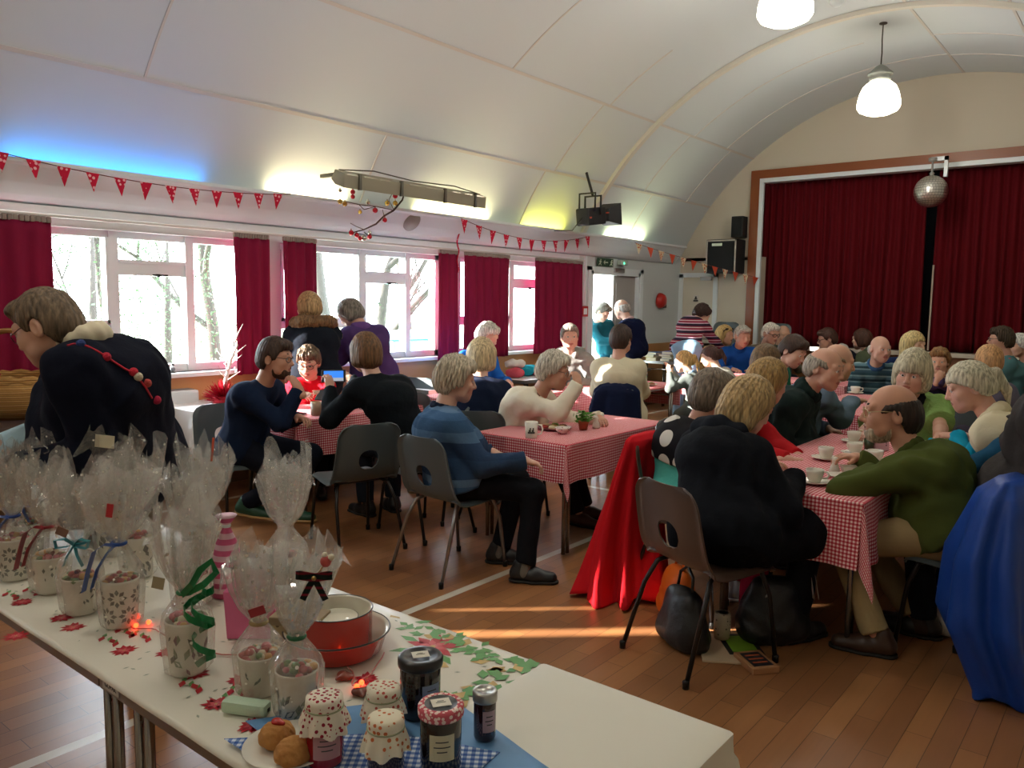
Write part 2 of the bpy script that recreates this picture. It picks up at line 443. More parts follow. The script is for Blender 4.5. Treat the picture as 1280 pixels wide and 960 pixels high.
    # legs
    hip = [pelvis+left*q*.088*s*fat**.5 for q in (1, -1)]
    Lg = []
    for i, q in enumerate((1, -1)):
        if legs is not None and legs[i] is not None:
            t = np.asarray(legs[i][:3] if len(legs[i]) >= 3 else (*legs[i], .085*s), float); 
            td = legs[i][3] if len(legs[i]) > 3 else None
        elif sit: t = base+fwd*.40*s+left*q*.11*s+up*.085*s; td = None
        else: t = base+left*q*.09*s+up*.085*s-fwd*.02; td = None
        kn, t2 = ik(hip[i], t, .44*s, .43*s, (fwd+up*.9+left*q*.12) if sit else fwd)
        tdir = nz(np.array([*td, 0.])) if td is not None else nz(fwd+left*q*.15)
        Lg.append(dict(hip=hip[i], kn=kn, an=t2, dir=tdir))
    # ---- local frame
    Rl = np.stack([np.array([fwd[1], -fwd[0], 0]), fwd, up])          # world -> local rows (x right, y forward)
    loc = lambda V: (V-base)@Rl.T
    T = thing('person', label, cat, tuple(base), yaw, group)
    hres = float(np.clip(.0010*depth, .0036, .0075)); cres = float(np.clip(.0018*depth, .0065, .013)); bres = .014
    def put(name, V, F, m, smooth=True, fm=None, parent=T):
        if len(V) == 0: return None
        return obj(name, mesh_from(name, loc(V), F, m, smooth, fm), parent)
    # ---- skin
    f_ = fat
    def torso(t, caps=(), k=.05, belly=1.):
        P = [RCone(hip[0], hip[1], .118*s*f_+t*1.2, .118*s*f_+t*1.2, k, caps=caps),
             RCone(pelvis, waist, .116*s*f_+t*1.2, .105*s*f_*belly+t, k, left, 1.32, caps),
             RCone(waist, chest, .105*s*f_*belly+t, .113*s*f_**.7+t, k, left, 1.34, caps),
             RCone(chest, nb-sp*.09*s, .113*s*f_**.7+t, .058*s+t, k, left, 1.42, caps),
             RCone(sh[0], sh[1], .048*s+t, .048*s+t, k, caps=caps),
             RCone(nb-sp*.03*s+left*.03*s, sh[0], .046*s+t*.6, .040*s+t, k, caps=caps), RCone(nb-sp*.03*s-left*.03*s, sh[1], .046*s+t*.6, .040*s+t, k, caps=caps)]
        if f_ > 1.05: P.append(Ell(pelvis+sp*tl*.3+front*.06*s, np.array([.16, .13, .16])*s*f_*.95+t, np.stack([left, front, sp]), k, caps))
        if bust:
            for q in (1, -1): P.append(Ell(chest-sp*.02*s+front*.105*s+left*q*.075*s, np.array([.068, .06, .068])*s*bust+t, np.stack([left, front, sp]), .05, caps))
        return P
    def armp(r, t, wristcut=0., upto=1.):
        k = .03; e = r['wr']-nz(r['wr']-r['el'])*wristcut
        P = [RCone(r['sh'], r['sh']+(r['el']-r['sh'])*.2, .050*s*f_**.4+t, .050*s*f_**.4+t, .05)]
        if upto < 1:
            e2 = r['sh']+(r['el']-r['sh'])*upto; n_ = nz(r['el']-r['sh'])
            P.append(RCone(r['sh'], e2+n_*.03, .052*s*f_**.4+t, .05*s*f_**.4+t*1.3, .04, caps=[(e2, n_)])); return P
        P.append(RCone(r['sh'], r['el'], .049*s*f_**.4+t, .041*s*f_**.3+t, .03))
        n_ = nz(r['wr']-r['el']); P.append(RCone(r['el'], e+n_*.03, .041*s*f_**.3+t, .028*s+t*.9, .03, caps=[(e, n_)])); return P
    Vs, Fs, Ms = [], [], []
    def acc(V, F, fm=None):
        o = sum(len(v) for v in Vs); Vs.append(V); Fs.append(F+o); Ms.append(np.zeros(len(F), int) if fm is None else fm)
    body = torso(-.012)+[RCone(nb-sp*.02*s, hp(0, -.02, -.06), .06*s, .054*s, .04)]
    for r in R: body += armp(r, -.004)
    for l in Lg: body += [RCone(l['hip'], l['kn'], .078*s, .055*s, .04), RCone(l['kn'], l['an'], .052*s, .034*s, .03)]
    acc(*grow(body, bres))
    # head
    E = lambda c, r, k=.02, op=1: Ell(hp(*c), np.array(r)*hd, HA, k*hd, op=op)
    K = lambda a, b, ra, rb, k=.012, op=1: RCone(hp(*a), hp(*b), ra*hd, rb*hd, k*hd, op=op)
    hpr = [E((0, -.008, .026), (.077, .096, .090)), E((0, .022, -.035), (.064, .074, .078), .03), E((0, .060, -.082), (.034, .030, .026), .03),
           K((-.05, .045, -.068), (0, .068, -.092), .020, .018, .03), K((.05, .045, -.068), (0, .068, -.092), .020, .018, .03),
           E((.042, .066, -.022), (.026, .022, .024), .03), E((-.042, .066, -.022), (.026, .022, .024), .03),
           K((-.042, .078, .032), (.042, .078, .032), .0125, .0125, .022),
           E((.031, .101, .010), (.020, .017, .013), .012, -1), E((-.031, .101, .010), (.020, .017, .013), .012, -1),
           K((0, .092, .018), (0, .113, -.020), .0085, .0105, .014), E((0, .112, -.026), (.0125, .0125, .0095), .008),
           E((.0115, .101, -.029), (.0075, .010, .0075), .006), E((-.0115, .101, -.029), (.0075, .010, .0075), .006),
           E((0, .086, -.055), (.030, .016, .022), .02)]
    if smile: hpr += [K((-.024, .086, -.052), (0, .097, -.060), .0055, .007, .006), K((.024, .086, -.052), (0, .097, -.060), .0055, .007, .006), K((-.023, .089, -.056), (.023, .089, -.056), .006, .006, .003, -1)]
    else: hpr += [K((-.022, .090, -.0525), (.022, .090, -.0525), .0055, .0055, .006), K((-.020, .089, -.064), (.020, .089, -.064), .0065, .0065, .006), K((-.026, .100, -.0585), (.026, .100, -.0585), .0022, .0022, .003, -1)]
    for q in (1, -1):
        hpr += [E((q*.080, -.014, -.008), (.0105, .021, .033), .008), E((q*.090, -.010, -.004), (.006, .011, .019), .004, -1)]
        # eyelids
        hpr += [K((q*.031-.015, .0875, .0185), (q*.031+.015, .0865, .0175), .0068, .0062, .004), K((q*.031-.014, .0845, .0005), (q*.031+.014, .0835, .001), .005, .005, .004)]
    hpr += [RCone(hp(0, -.025, -.045), nb+sp*.005*s, .052*s, .060*s, .03)]
    V, F = grow(hpr, hres)
    ctr = V[F].mean(1); lc = ((ctr-head)@HA.T)/hd
    lips = ((lc[:, 0]/.0235)**2+((lc[:, 2]+.0585)/.0105)**2 < 1) & (lc[:, 1] > .08)
    acc(V, F, lips.astype(int))
    for r in R:
        cut = barearm[0 if r['q'] == 1 else 1]
        pr = hand_prims(r['wr'], r['fd'], r['n'], left*(-r['q'])+up*.6+fwd*.3, s*(.92 if sex == 'f' else 1.), r['curl'])
        pr.append(RCone(r['wr']+nz(r['el']-r['wr'])*(.09*s+cut), r['wr'], (.036 if cut else .031)*s, .024*s, .02))
        if cut: pr.append(RCone(r['el'], r['wr']+nz(r['el']-r['wr'])*.12*s, .040*s, .036*s, .02))
        acc(*grow(pr, float(np.clip(.0011*depth, .0034, .007))))
    sk = skin_mat(skin)
    bo = put('body', np.concatenate(Vs), np.concatenate(Fs), [sk, LIP()], fm=np.concatenate(Ms))
    # eyes & brows
    if depth < 7.9:
        for q in (1, -1):
            mb = MB(); er = .0125*hd; ey = hp(q*.031, .0835, .010); u_, w_ = hx, hz; k = 10; n = 14
            ring = [(0, 0)]
            Vv = []; Ff = []; mm = []
            angs = [0, .24, .24, .52, .52, .9, 1.3, 1.8, 2.3, 2.8, PI]
            for i in range(k+1):
                a = angs[i]
                for j in range(n):
                    b = 2*PI*j/n; Vv.append(ey+(hy*math.cos(a)+(u_*math.cos(b)+w_*math.sin(b))*math.sin(a))*er)
            for i in range(k):
                for j in range(n): Ff.append((i*n+j, i*n+(j+1) % n, (i+1)*n+(j+1) % n, (i+1)*n+j)); mm.append(2 if i < 2 else 1 if i < 4 else 0)
            put('eye', np.array(Vv), np.array(Ff), [mat('eye_white', 'd9d4cc', .2), mat('iris', '4a4438', .2), mat('pupil', '0c0b0a', .1)], fm=mm)
            br = [K((q*.012, .0905, .0365), (q*.032, .090, .043), .0042, .0042, .004), K((q*.032, .090, .043), (q*.050, .076, .036), .0042, .0028, .004)]
            V, F = grow(br, hres); put('eyebrow', V, F, hair_mat('brow_'+((hair or {}).get('c', '6b5a48')), (hair or {}).get('c', '6b5a48')))
    # ---- hair
    if hair:
        st = hair['st']; t = hair.get('t', .013); vol = hair.get('vol', 1.)
        def hl(P):
            return ((P-head)@HA.T.astype(np.float32))/hd
        fr = hair.get('fringe', .062); nape = hair.get('nape', -.075); side = hair.get('side', -.012)
        def cutf(P):           # >0 where there is no hair
            q = hl(P); y = q[..., 1]; z = q[..., 2]; ax_ = np.abs(q[..., 0])
            y2 = y+ .25*np.maximum(.06-ax_, 0)*0
            h1 = np.interp(y, [-.045, -.03, .0, .030, .052, .075, .2], [nape, side-.03 if st != 'bob' else nape, side, side+.01, fr-.012, fr, fr])
            return (h1-z)*.8*hd
        pr = []
        if st == 'bald':
            pr = [E((0, -.012, .010), (.080+t*.6, .100+t*.6, .092), .02), E((0, -.050, -.03), (.068+t*.5, .066+t*.5, .075), .03)]
            top_ = hair.get('top', .045)
            def cb(P):
                q = hl(P); y = q[..., 1]; z = q[..., 2]
                hi = np.interp(y, [-.1, -.03, .03, .062], [top_, top_, top_-.015, -.005])
                lo_ = np.interp(y, [-.05, -.035, .0, .045, .06], [nape, -.05, .012, .0, .05])
                return np.maximum(z-hi, lo_-z)*.8*hd
            pr.append(Fn(cb, .022))
        elif st in ('short', 'crop', 'curly'):
            pr = [E((0, -.010, .028), (.077+t, .096+t*.8, .090+t*1.25*vol), .02), E((0, -.045, -.02), (.070+t*.6, .068+t*.5, .075), .03)]
            pr += [E((q*.012, .060, .090), (.055, .035, .020+t*.6), .02) for q in (1, -1)]
            pr.append(Fn(cutf, .012))
            pr += [E((q*.083, -.012, -.010), (.016, .024, .036), .006, -1) for q in (1, -1)] if st != 'curly' else []
        elif st in ('bob', 'long', 'pony'):
            pr = [E((0, -.010, .028), (.078+t, .098+t*.8, .090+t*1.25*vol), .02), E((0, -.045, -.02), (.074+t*.8, .072+t*.6, .085), .03)]
            if st != 'pony':
                lo_ = hair.get('len', -.10)
                for q in (1, -1): pr.append(K((q*.062, -.012, .03), (q*.066, -.012, lo_), .030+t*.5, .026+t*.7, .03))
                pr.append(K((0, -.065, .02), (0, -.075, lo_), .050+t*.6, .040+t*.8, .04))
                pr.append(K((-.045, -.055, lo_), (.045, -.055, lo_), .030, .030, .03))
            def cf(P):
                q = hl(P); x = np.abs(q[..., 0]); y = q[..., 1]; z = q[..., 2]
                if st == 'pony': h1 = np.interp(y, [-.06, -.03, .0, .03, .052, .075, .2], [-.06, -.04, .0, .02, fr-.015, fr, fr])
                else: h1 = np.interp(y, [.012, .03, .05, .085, .2], [-9, -.085, fr-.035, fr, fr]); h1 = np.where((y > .012) & (y < .06) & (x > .062), np.minimum(h1, hair.get('len', -.1)+.03), h1)
                return np.clip((h1-z)*.7*hd, -.2, .2)
            pr.append(Fn(cf, .012))
            if st == 'pony':
                pr += [K((0, -.10, .045), (0, -.135, .035), .02, .026, .01), K((0, -.135, .035), (0, -.155, -.06), .028, .024, .01), K((0, -.155, -.06), (0, -.145, -.14), .024, .006, .01)]
        ph = rng.uniform(0, 9, 3); am = hair.get('rough', .0013 if st != 'curly' else .0038)
        def hdisp(P):
            q = hl(P); az = np.arctan2(q[..., 0], q[..., 1]+.01); el = q[..., 2]
            return am*hd*(np.sin(az*30+el*22+ph[0]+1.6*np.sin(el*30+az*3))+.7*np.sin(az*53-el*18+ph[1])+.8*np.sin(q[..., 0]*120+ph[2]+2*np.sin(q[..., 1]*40)))
        V, F = grow(pr, max(hres, .0042), hdisp)
        put('hair', V, F, hair_mat('hair_'+hair['c'], hair['c'], hair.get('c2')))
        if hair.get('tie'):
            V, F = grow([E((0, -.112, .043), (.022, .016, .026), .01)], hres); put('hair_tie', V, F, mat('tie_'+hair['tie'], hair['tie'], .6))
    if beard:
        pr = [E((0, .030, -.062), (.066, .070, .062), .02), E((0, .066, -.090), (.038, .034, .032), .03), E((0, .088, -.050), (.030, .020, .016), .01)]
        def bc(P):
            q = ((P-head)@HA.T.astype(np.float32))/hd; y = q[..., 1]; z = q[..., 2]; x = np.abs(q[..., 0])
            top_ = np.interp(y, [0, .03, .06, .085, .1], [.0, -.01, -.045, -.04, -.04])
            return np.maximum(np.maximum(z-top_, .005-y), -999)*.8*hd
        pr.append(Fn(bc, .01)); pr.append(K((-.02, .10, -.059), (.02, .10, -.059), .008, .008, .006, -1))
        ph = rng.uniform(0, 9, 2)
        V, F = grow(pr, hres, lambda P: .0007*(np.sin(P[..., 0]*330+ph[0])+np.sin(P[..., 2]*280+P[..., 1]*190+ph[1])))
        put('beard', V, F, hair_mat('beard_'+beard, beard))
    if glasses:
        mb = MB()
        for q in (1, -1):
            pts = [hp(q*.033+.024*math.cos(a)*(1+.1*abs(math.cos(a))), .105-.010*abs(math.cos(a))*(1 if math.cos(a)*q > 0 else 0), .006+.018*math.sin(a)) for a in np.linspace(0, 2*PI, 22)[:-1]]
            mb.tube(pts, .0019*hd*max(1, depth/5), 6, closed=True)
            mb.tube([hp(q*.058, .094, .012), hp(q*.077, .045, .016), hp(q*.084, -.012, .012), hp(q*.082, -.028, -.006)], .0017*hd*max(1, depth/5), 6)
        mb.tube([hp(-.011, .106, .012), hp(0, .112, .015), hp(.011, .106, .012)], .0017*hd*max(1, depth/5), 6)
        mb.V = [tuple(v) for v in loc(np.array(mb.V))]
        mb.build('glasses', mat('frame_'+glasses, glasses, .3, metal=.3), T)
    # ---- garments
    def mk(m, name):
        return m if not isinstance(m, str) else cloth_mat('cloth_'+m, m)
    if lower and trousers is not None:
        cap0 = [(pelvis+sp*.13*s, sp)]
        pr = [RCone(hip[0], hip[1], .122*s*f_, .122*s*f_, .05, caps=cap0), RCone(pelvis, pelvis+sp*.12*s, .122*s*f_, .116*s*f_, .05, left, 1.34, cap0)]
        for l in Lg:
            n_ = nz(l['an']-l['kn']); e = l['an']-n_*.015*s
            pr += [RCone(l['hip'], l['kn'], .094*s*f_**.6, .070*s, .05), RCone(l['kn'], e+n_*.03, .068*s, .058*s, .03, caps=[(e, n_)])]
        V, F = grow(pr, max(cres, .008), wrinkle(.0042, 3+int(abs(head[0])*99), .9)); put('trousers', V, F, mk(trousers, 'trousers'))
        for l in Lg:
            if socks:
                n_ = nz(l['kn']-l['an']); V, F = grow([RCone(l['an']-n_*.03, l['an']+n_*.09*s, .042*s, .045*s, .02)], .007); put('sock', V, F, mk(socks, 'sock'))
            a = l['an']; g0 = np.array([a[0], a[1], max(0., a[2]-.085*s)]); d = l['dir']; pit = min(.6, max(0, a[2]-.085*s)*2.5)
            fz = np.array([0, 0, 1.]); d3 = nz(d*math.cos(pit)-fz*math.sin(pit)*(1 if pit > .02 else 0)); u3 = nz(np.cross(np.cross(d3, fz), d3)); lt = np.cross(u3, d3)
            pt = lambda x, z: g0+d3*x*s+u3*z*s
            SA = np.stack([lt, d3, u3])
            pr = [RCone(pt(-.045, .045), pt(.05, .042), .040*s, .043*s, .03), RCone(pt(.05, .036), pt(.155, .030), .043*s, .033*s, .03, lt, 1.12), RCone(pt(-.03, .05), pt(-.025, .095), .040*s, .040*s, .03), Fn(lambda P, o=pt(0, .012), nn=u3: -(P-o)@nn.astype(np.float32), .004)]
            V, F = grow(pr, max(hres, .0055)); sh_ = put('shoe', V, F, mat('shoe_'+shoes, shoes, .45))
            pr = [RCone(pt(-.045, .006), pt(.05, .006), .046*s, .046*s, .02), RCone(pt(.05, .006), pt(.16, .006), .047*s, .038*s, .02, lt, 1.1), Fn(lambda P, o=pt(0, .016), nn=u3: (P-o)@nn.astype(np.float32), .003), Fn(lambda P, o=pt(0, 0.), nn=u3: -(P-o)@nn.astype(np.float32), .003)]
            V, F = grow(pr, max(hres, .005)); put('sole', V, F, mat('sole_'+(soles or '15120f'), soles or '15120f', .7), parent=sh_)
    def garment(g, name, sleeves, tt, hem, seed, neck=.012, mcol=None):
        caps = [(nb+sp*neck*s, nz(sp*.9+front*.35))]
        hp_ = pelvis-sp*hem*s
        capT = caps+[(hp_, -sp)]
        pr = torso(tt, capT)
        if coat:
            for l in Lg: pr.append(RCone(l['hip'], l['hip']+(l['kn']-l['hip'])*coat, .115*s*f_, .11*s*f_, .06))
        for i, r in enumerate(R):
            m = sleeves[i]
            if m == 'long': pr += armp(r, tt*.95, -.002)
            elif m == 'three': pr += armp(r, tt*.95, .10*s)
            elif m == 'short': pr += armp(r, tt*1.1, 0, .72)
            elif m == 'cap': pr += armp(r, tt, 0, .15)
        V, F = grow(pr, cres, wrinkle(g.get('wr', .0058), seed, g.get('wf', 1.15))); return put(name, V, F, mk(g['c'], name))
    if top:
        sl = top.get('sl', ('long', 'long')); sl = (sl, sl) if isinstance(sl, str) else sl
        go = garment(top, top.get('n', 'sweater'), sl, top.get('t', .014), top.get('hem', .06), int(abs(head[1])*131)+1, top.get('neck', .012))
        if top.get('arm'):      # one pale sleeve, the window light on it painted into its colour
            for i, r in enumerate(R):
                if sl[i] == 'none':
                    V, F = grow(armp(r, .012, -.002), cres, wrinkle(.006, 77, 1.6)); put('sleeve', V, F, mk(top['arm'], 'sleeve'))
    if vest:
        garment(vest, vest.get('n', 'vest'), ('none', 'none') if not vest.get('sl') else vest['sl'], vest.get('t', .024), vest.get('hem', .03), 55, .014)
    if shawl:
        caps = [(nb+sp*.03*s, nz(sp+front*.3)), (chest-sp*shawl.get('drop', .05)*s, -sp)]
        pr = torso(.038, caps)+[RCone(r['sh'], r['sh']+(r['el']-r['sh'])*.45, .088*s, .084*s, .04) for r in R if shawl.get('sl', True)]
        V, F = grow(pr, cres, wrinkle(.004, 9)); put(shawl.get('n', 'shawl'), V, F, mk(shawl['c'], 'shawl'))
    if collar:
        c0 = nb+sp*collar.get('up', .012)*s; ax = nz(sp*.85+front*.3); u_ = left; w_ = nz(np.cross(ax, u_)); rr = collar.get('r', .068)*s; th = collar.get('th', .018)*s
        pts = [c0+(u_*math.cos(a)+w_*math.sin(a)*1.0)*rr for a in np.linspace(0, 2*PI, 13)]
        pr = [RCone(pts[i], pts[i+1], th, th, .012, ax, collar.get('tall', 1.3)) for i in range(12)]
        V, F = grow(pr, max(.005, cres*.7), wrinkle(.002, 4)); put(collar.get('n', 'collar'), V, F, mk(collar['c'], 'collar'))
    if hood:
        hb = nb+back*.075*s-sp*.01*s
        pr = [RCone(hb+left*.10*s, hb+back*.02*s, .05*s, .062*s, .04), RCone(hb-left*.10*s, hb+back*.02*s, .05*s, .062*s, .04),
              RCone(hb+left*.10*s, nb+front*.06*s+left*.07*s, .048*s, .034*s, .04), RCone(hb-left*.10*s, nb+front*.06*s-left*.07*s, .048*s, .034*s, .04), RCone(hb, hb-sp*.10*s+back*.03*s, .06*s, .03*s, .05)]
        V, F = grow(pr, cres, wrinkle(.006, 21, 1.4)); put('hood', V, F, mk(hood['c'], 'hood'))
        if hood.get('fur'):
            hh = hb+up*.03*s
            pts = [nb+front*.07*s+left*.06*s, hb+left*.15*s+up*.01, hb+left*.11*s+back*.075*s, hb+back*.10*s-up*.01, hb-left*.11*s+back*.075*s, hb-left*.15*s+up*.01, nb+front*.07*s-left*.06*s]
            pr = [RCone(pts[i], pts[i+1], .056*s, .056*s, .02) for i in range(6)]
            V, F = grow(pr, cres, lambda P: .010*(np.sin(P[..., 0]*140+3*np.sin(P[..., 2]*60))*np.sin(P[..., 1]*150+2*np.sin(P[..., 2]*110))))
            put('fur_trim', V, F, hair_mat('fur', hood['fur']))
    info = dict(T=T, loc=loc, hp=hp, pelvis=pelvis, nb=nb, sp=sp, chest=chest, R=R, back=back, front=front, left=left, fwd=fwd, put=put, base=base, s=s, up=up, HA=HA)
    if extra: extra(info)
    return info
# ------------------------------------------------------------------ the hall
XW, XR, YE, YB = -6.0, 1.0, 11.7, -4.2
CX, CZ, CR = -2.5, .65, 3.85
cream = mat('cream_paint', 'cdc3b0', .75, bump=.05, bscale=30)
white_wall = mat('white_paint', 'd0d7d8', .7)
gloss_white = mat('gloss_white', 'e6eff2', .35)
tan_wood = mat('tan_wood', 'b98a58', .45, var=.12, vscale=3)
ceil_m = mat('ceiling_paint', 'd1d9dc', .8, bump=.04, bscale=3)
batten_m = mat('batten', 'd0ccc6', .6)
def ceil_z(x): return CZ+math.sqrt(CR*CR-(x-CX)**2)
# floor: strip parquet with painted court lines
m, nt, b = new_mat('parquet'); L = nt.links
tc = N(nt, 'ShaderNodeTexCoord'); sp = N(nt, 'ShaderNodeSeparateXYZ'); L.new(tc.outputs['Object'], sp.inputs[0])
cb = N(nt, 'ShaderNodeCombineXYZ'); L.new(sp.outputs[1], cb.inputs[0]); L.new(sp.outputs[0], cb.inputs[1])
bk = N(nt, 'ShaderNodeTexBrick'); bk.offset = .37; bk.offset_frequency = 2; bk.squash = 1
for i, v in (('Scale', 1.), ('Mortar Size', .0012), ('Mortar Smooth', .2), ('Bias', 0.), ('Brick Width', .62), ('Row Height', .088)): bk.inputs[i].default_value = v
bk.inputs['Color1'].default_value = col('9e6c42'); bk.inputs['Color2'].default_value = col('885a38'); bk.inputs['Mortar'].default_value = col('3b2314')
L.new(cb.outputs[0], bk.inputs['Vector'])
mp = N(nt, 'ShaderNodeMapping'); mp.inputs['Scale'].default_value = (60, 3, 1); L.new(tc.outputs['Object'], mp.inputs[0])
ns = N(nt, 'ShaderNodeTexNoise'); ns.inputs['Scale'].default_value = 1; ns.inputs['Detail'].default_value = 4; L.new(mp.outputs[0], ns.inputs['Vector'])
mr = N(nt, 'ShaderNodeMapRange'); mr.inputs[3].default_value = .85; mr.inputs[4].default_value = 1.14; L.new(ns.outputs['Fac'], mr.inputs[0])
mx = N(nt, 'ShaderNodeMix', data_type='RGBA', blend_type='MULTIPLY'); mx.inputs[0].default_value = 1; L.new(bk.outputs['Color'], mx.inputs[6]); L.new(mr.outputs[0], mx.inputs[7])
def near(out, c, w):
    s1 = N(nt, 'ShaderNodeMath', operation='SUBTRACT'); s1.inputs[1].default_value = c; L.new(out, s1.inputs[0])
    s2 = N(nt, 'ShaderNodeMath', operation='ABSOLUTE'); L.new(s1.outputs[0], s2.inputs[0])
    s3 = N(nt, 'ShaderNodeMath', operation='LESS_THAN'); s3.inputs[1].default_value = w; L.new(s2.outputs[0], s3.inputs[0]); return s3.outputs[0]
acc_ = near(sp.outputs[0], -2.81, .026)
for o_, c_ in ((sp.outputs[0], -5.5), (sp.outputs[0], .35), (sp.outputs[1], 5.6)):
    a_ = N(nt, 'ShaderNodeMath', operation='MAXIMUM'); L.new(acc_, a_.inputs[0]); L.new(near(o_, c_, .025), a_.inputs[1]); acc_ = a_.outputs[0]
m2 = N(nt, 'ShaderNodeMix', data_type='RGBA'); m2.inputs[7].default_value = col('cfc6b4'); L.new(acc_, m2.inputs[0]); L.new(mx.outputs[2], m2.inputs[6])
L.new(m2.outputs[2], b.inputs['Base Color'])
rr_ = N(nt, 'ShaderNodeMapRange'); rr_.inputs[3].default_value = .26; rr_.inputs[4].default_value = .40; L.new(ns.outputs['Fac'], rr_.inputs[0]); L.new(rr_.outputs[0], b.inputs['Roughness'])
bp = N(nt, 'ShaderNodeBump'); bp.inputs['Strength'].default_value = .12; bp.inputs['Distance'].default_value = .002; L.new(ns.outputs['Fac'], bp.inputs['Height']); L.new(bp.outputs['Normal'], b.inputs['Normal'])
b.inputs['Specular IOR Level'].default_value = .7
struct(MB().box(XW-.25, XR+.25, YB-.25, YE+2.6, -.2, 0).build('floor', m))
# ceiling: barrel vault, 0.12 m thick
V = []; F = []; na = 72; a0 = math.asin((XW-CX)/CR)
for y in (YB-.2, YE+.1):
    for r in (CR, CR+.14):
        for i in range(na+1):
            a = a0*1.02+(-2*a0*1.02)*i/na; V.append((CX+r*math.sin(a), y, CZ+r*math.cos(a)))
k = na+1
for i in range(na):
    F += [(i, i+1, 2*k+i+1, 2*k+i), (k+i, 3*k+i, 3*k+i+1, k+i+1), (i, k+i, k+i+1, i+1), (2*k+i, 2*k+i+1, 3*k+i+1, 3*k+i)]
me = mesh_from('ceiling', V, F, ceil_m, True); o = struct(obj('ceiling', me)); sharp(o)
# battens and seams on the vault
def arc_bar(name, y, a_from, a_to, w, t, mm):
    V = []; F = []; n = max(3, int(abs(a_to-a_from)/2))
    for i in range(n+1):
        a = math.radians(a_from+(a_to-a_from)*i/n)
        for yy in (y-w/2, y+w/2):
            for r in (CR+.01, CR-t): V.append((CX+r*math.sin(a), yy, CZ+r*math.cos(a)))
    for i in range(n):
        q = i*4; p = q+4; F += [(q+1, q+3, p+3, p+1), (q, q+1, p+1, p), (q+3, q+2, p+2, p+3)]
    F += [(0, 2, 3, 1), (4*n, 4*n+1, 4*n+3, 4*n+2)]
    o = obj(name, mesh_from(name, V, F, mm)); return struct(o)
tn = 0
def trim_name():
    global tn; tn += 1; return 'trim_%d' % tn
light_rib = mat('rib_paint', 'd9d4c8', .55)
for y in (8.75, 4.1-4.65+.0, -.55-3.0): arc_bar(trim_name(), y, -64, 64, .075, .045, light_rib)
for a in (-52, -38, 5, 18.5, 38, 52):
    w = math.radians(.22); V = []
    for y in (YB, YE):
        for aa in (math.radians(a)-w, math.radians(a)+w):
            for r in (CR+.01, CR-.005): V.append((CX+r*math.sin(aa), y, CZ+r*math.cos(aa)))
    struct(obj(trim_name(), mesh_from('t', V, [(1, 3, 7, 5), (0, 1, 5, 4), (3, 2, 6, 7), (0, 2, 3, 1), (4, 5, 7, 6)], batten_m)))
for y, p, q in ((2.83, -52, -38), (7.6, -52, -38), (9.65, -52, -38), (5.05, -64, -52), (7.45, -64, -52), (9.9, -64, -52), (10.9, -52, -38), (7.7, -38, -25), (9.75, -38, -5), (10.75, -38, 5), (6.0, -38, -20), (9.9, 5, 18), (10.8, 5, 40), (8.0, 5, 40)):
    arc_bar(trim_name(), y, p, q, .018, .006, batten_m)
# left wall with window and door openings (openings as gaps between boxes)
WIN = [(-2.80, -.60), (-.49, 1.73), (1.83, 3.97), (4.23, 6.30), (6.54, 8.68)]
ZS, ZH = .95, 2.02; DY0, DY1, DZ = 9.12, 10.42, 1.97
w = MB(); x0, x1 = XW-.24, XW
ys = [YB-.2]+[v for a in WIN for v in a]+[DY0, DY1, YE+.2]
for i in range(0, len(ys), 2): w.box(x0, x1, ys[i], ys[i+1], 0, 2.3)
for a, b_ in WIN: w.box(x0, x1, a, b_, 0, ZS); w.box(x0, x1, a, b_, ZH, 2.3)
w.box(x0, x1, DY0, DY1, DZ, 2.3)
struct(w.build('wall_left', white_wall))
struct(MB().box(XR, XR+.2, YB-.2, YE+.2, 0, 2.3).build('wall_right', cream))
w = MB(); w.box(XW-.2, XR+.2, YB-.2, YB, 0, 2.3)
def gable(mb, y0, y1, zb, hole=None):
    V = []; n = 40
    xs = np.linspace(XW, XR, n+1)
    for i in range(n):
        xa, xb = xs[i], xs[i+1]; za, zc = ceil_z(max(min(xa, XR-.001), XW+.001))+.06, ceil_z(max(min(xb, XR-.001), XW+.001))+.06
        V = [(xa, y0, zb), (xb, y0, zb), (xb, y0, zc), (xa, y0, za), (xa, y1, zb), (xb, y1, zb), (xb, y1, zc), (xa, y1, za)]
        mb.add(V, [(0, 1, 2, 3), (5, 4, 7, 6), (3, 2, 6, 7), (0, 4, 5, 1), (0, 3, 7, 4), (1, 5, 6, 2)])
gable(w, YB-.2, YB, 2.2); struct(w.build('wall_back', cream))
SX0, SX1, SZ0, SZ1 = -4.69, -.31, .95, 3.33
w = MB(); w.box(XW-.2, SX0, YE, YE+.2, 0, 2.25); w.box(SX1, XR+.2, YE, YE+.2, 0, 2.25); w.box(SX0, SX1, YE, YE+.2, 0, SZ0-.04)
for i in range(40):       # above, around the proscenium
    xs = np.linspace(XW, XR, 41); xa, xb = xs[i], xs[i+1]; xm = (xa+xb)/2
    zb = SZ1 if SX0 < xm < SX1 else 2.2
    if xa < SX0 < xb or xa < SX1 < xb: pass
    za, zc = ceil_z(max(xa, XW+.001))+.06, ceil_z(min(xb, XR-.001))+.06
    V = [(xa, YE, zb), (xb, YE, zb), (xb, YE, zc), (xa, YE, za), (xa, YE+.2, zb), (xb, YE+.2, zb), (xb, YE+.2, zc), (xa, YE+.2, za)]
    w.add(V, [(0, 1, 2, 3), (5, 4, 7, 6), (3, 2, 6, 7), (0, 4, 5, 1), (0, 3, 7, 4), (1, 5, 6, 2)])
struct(w.build('wall_end', cream))
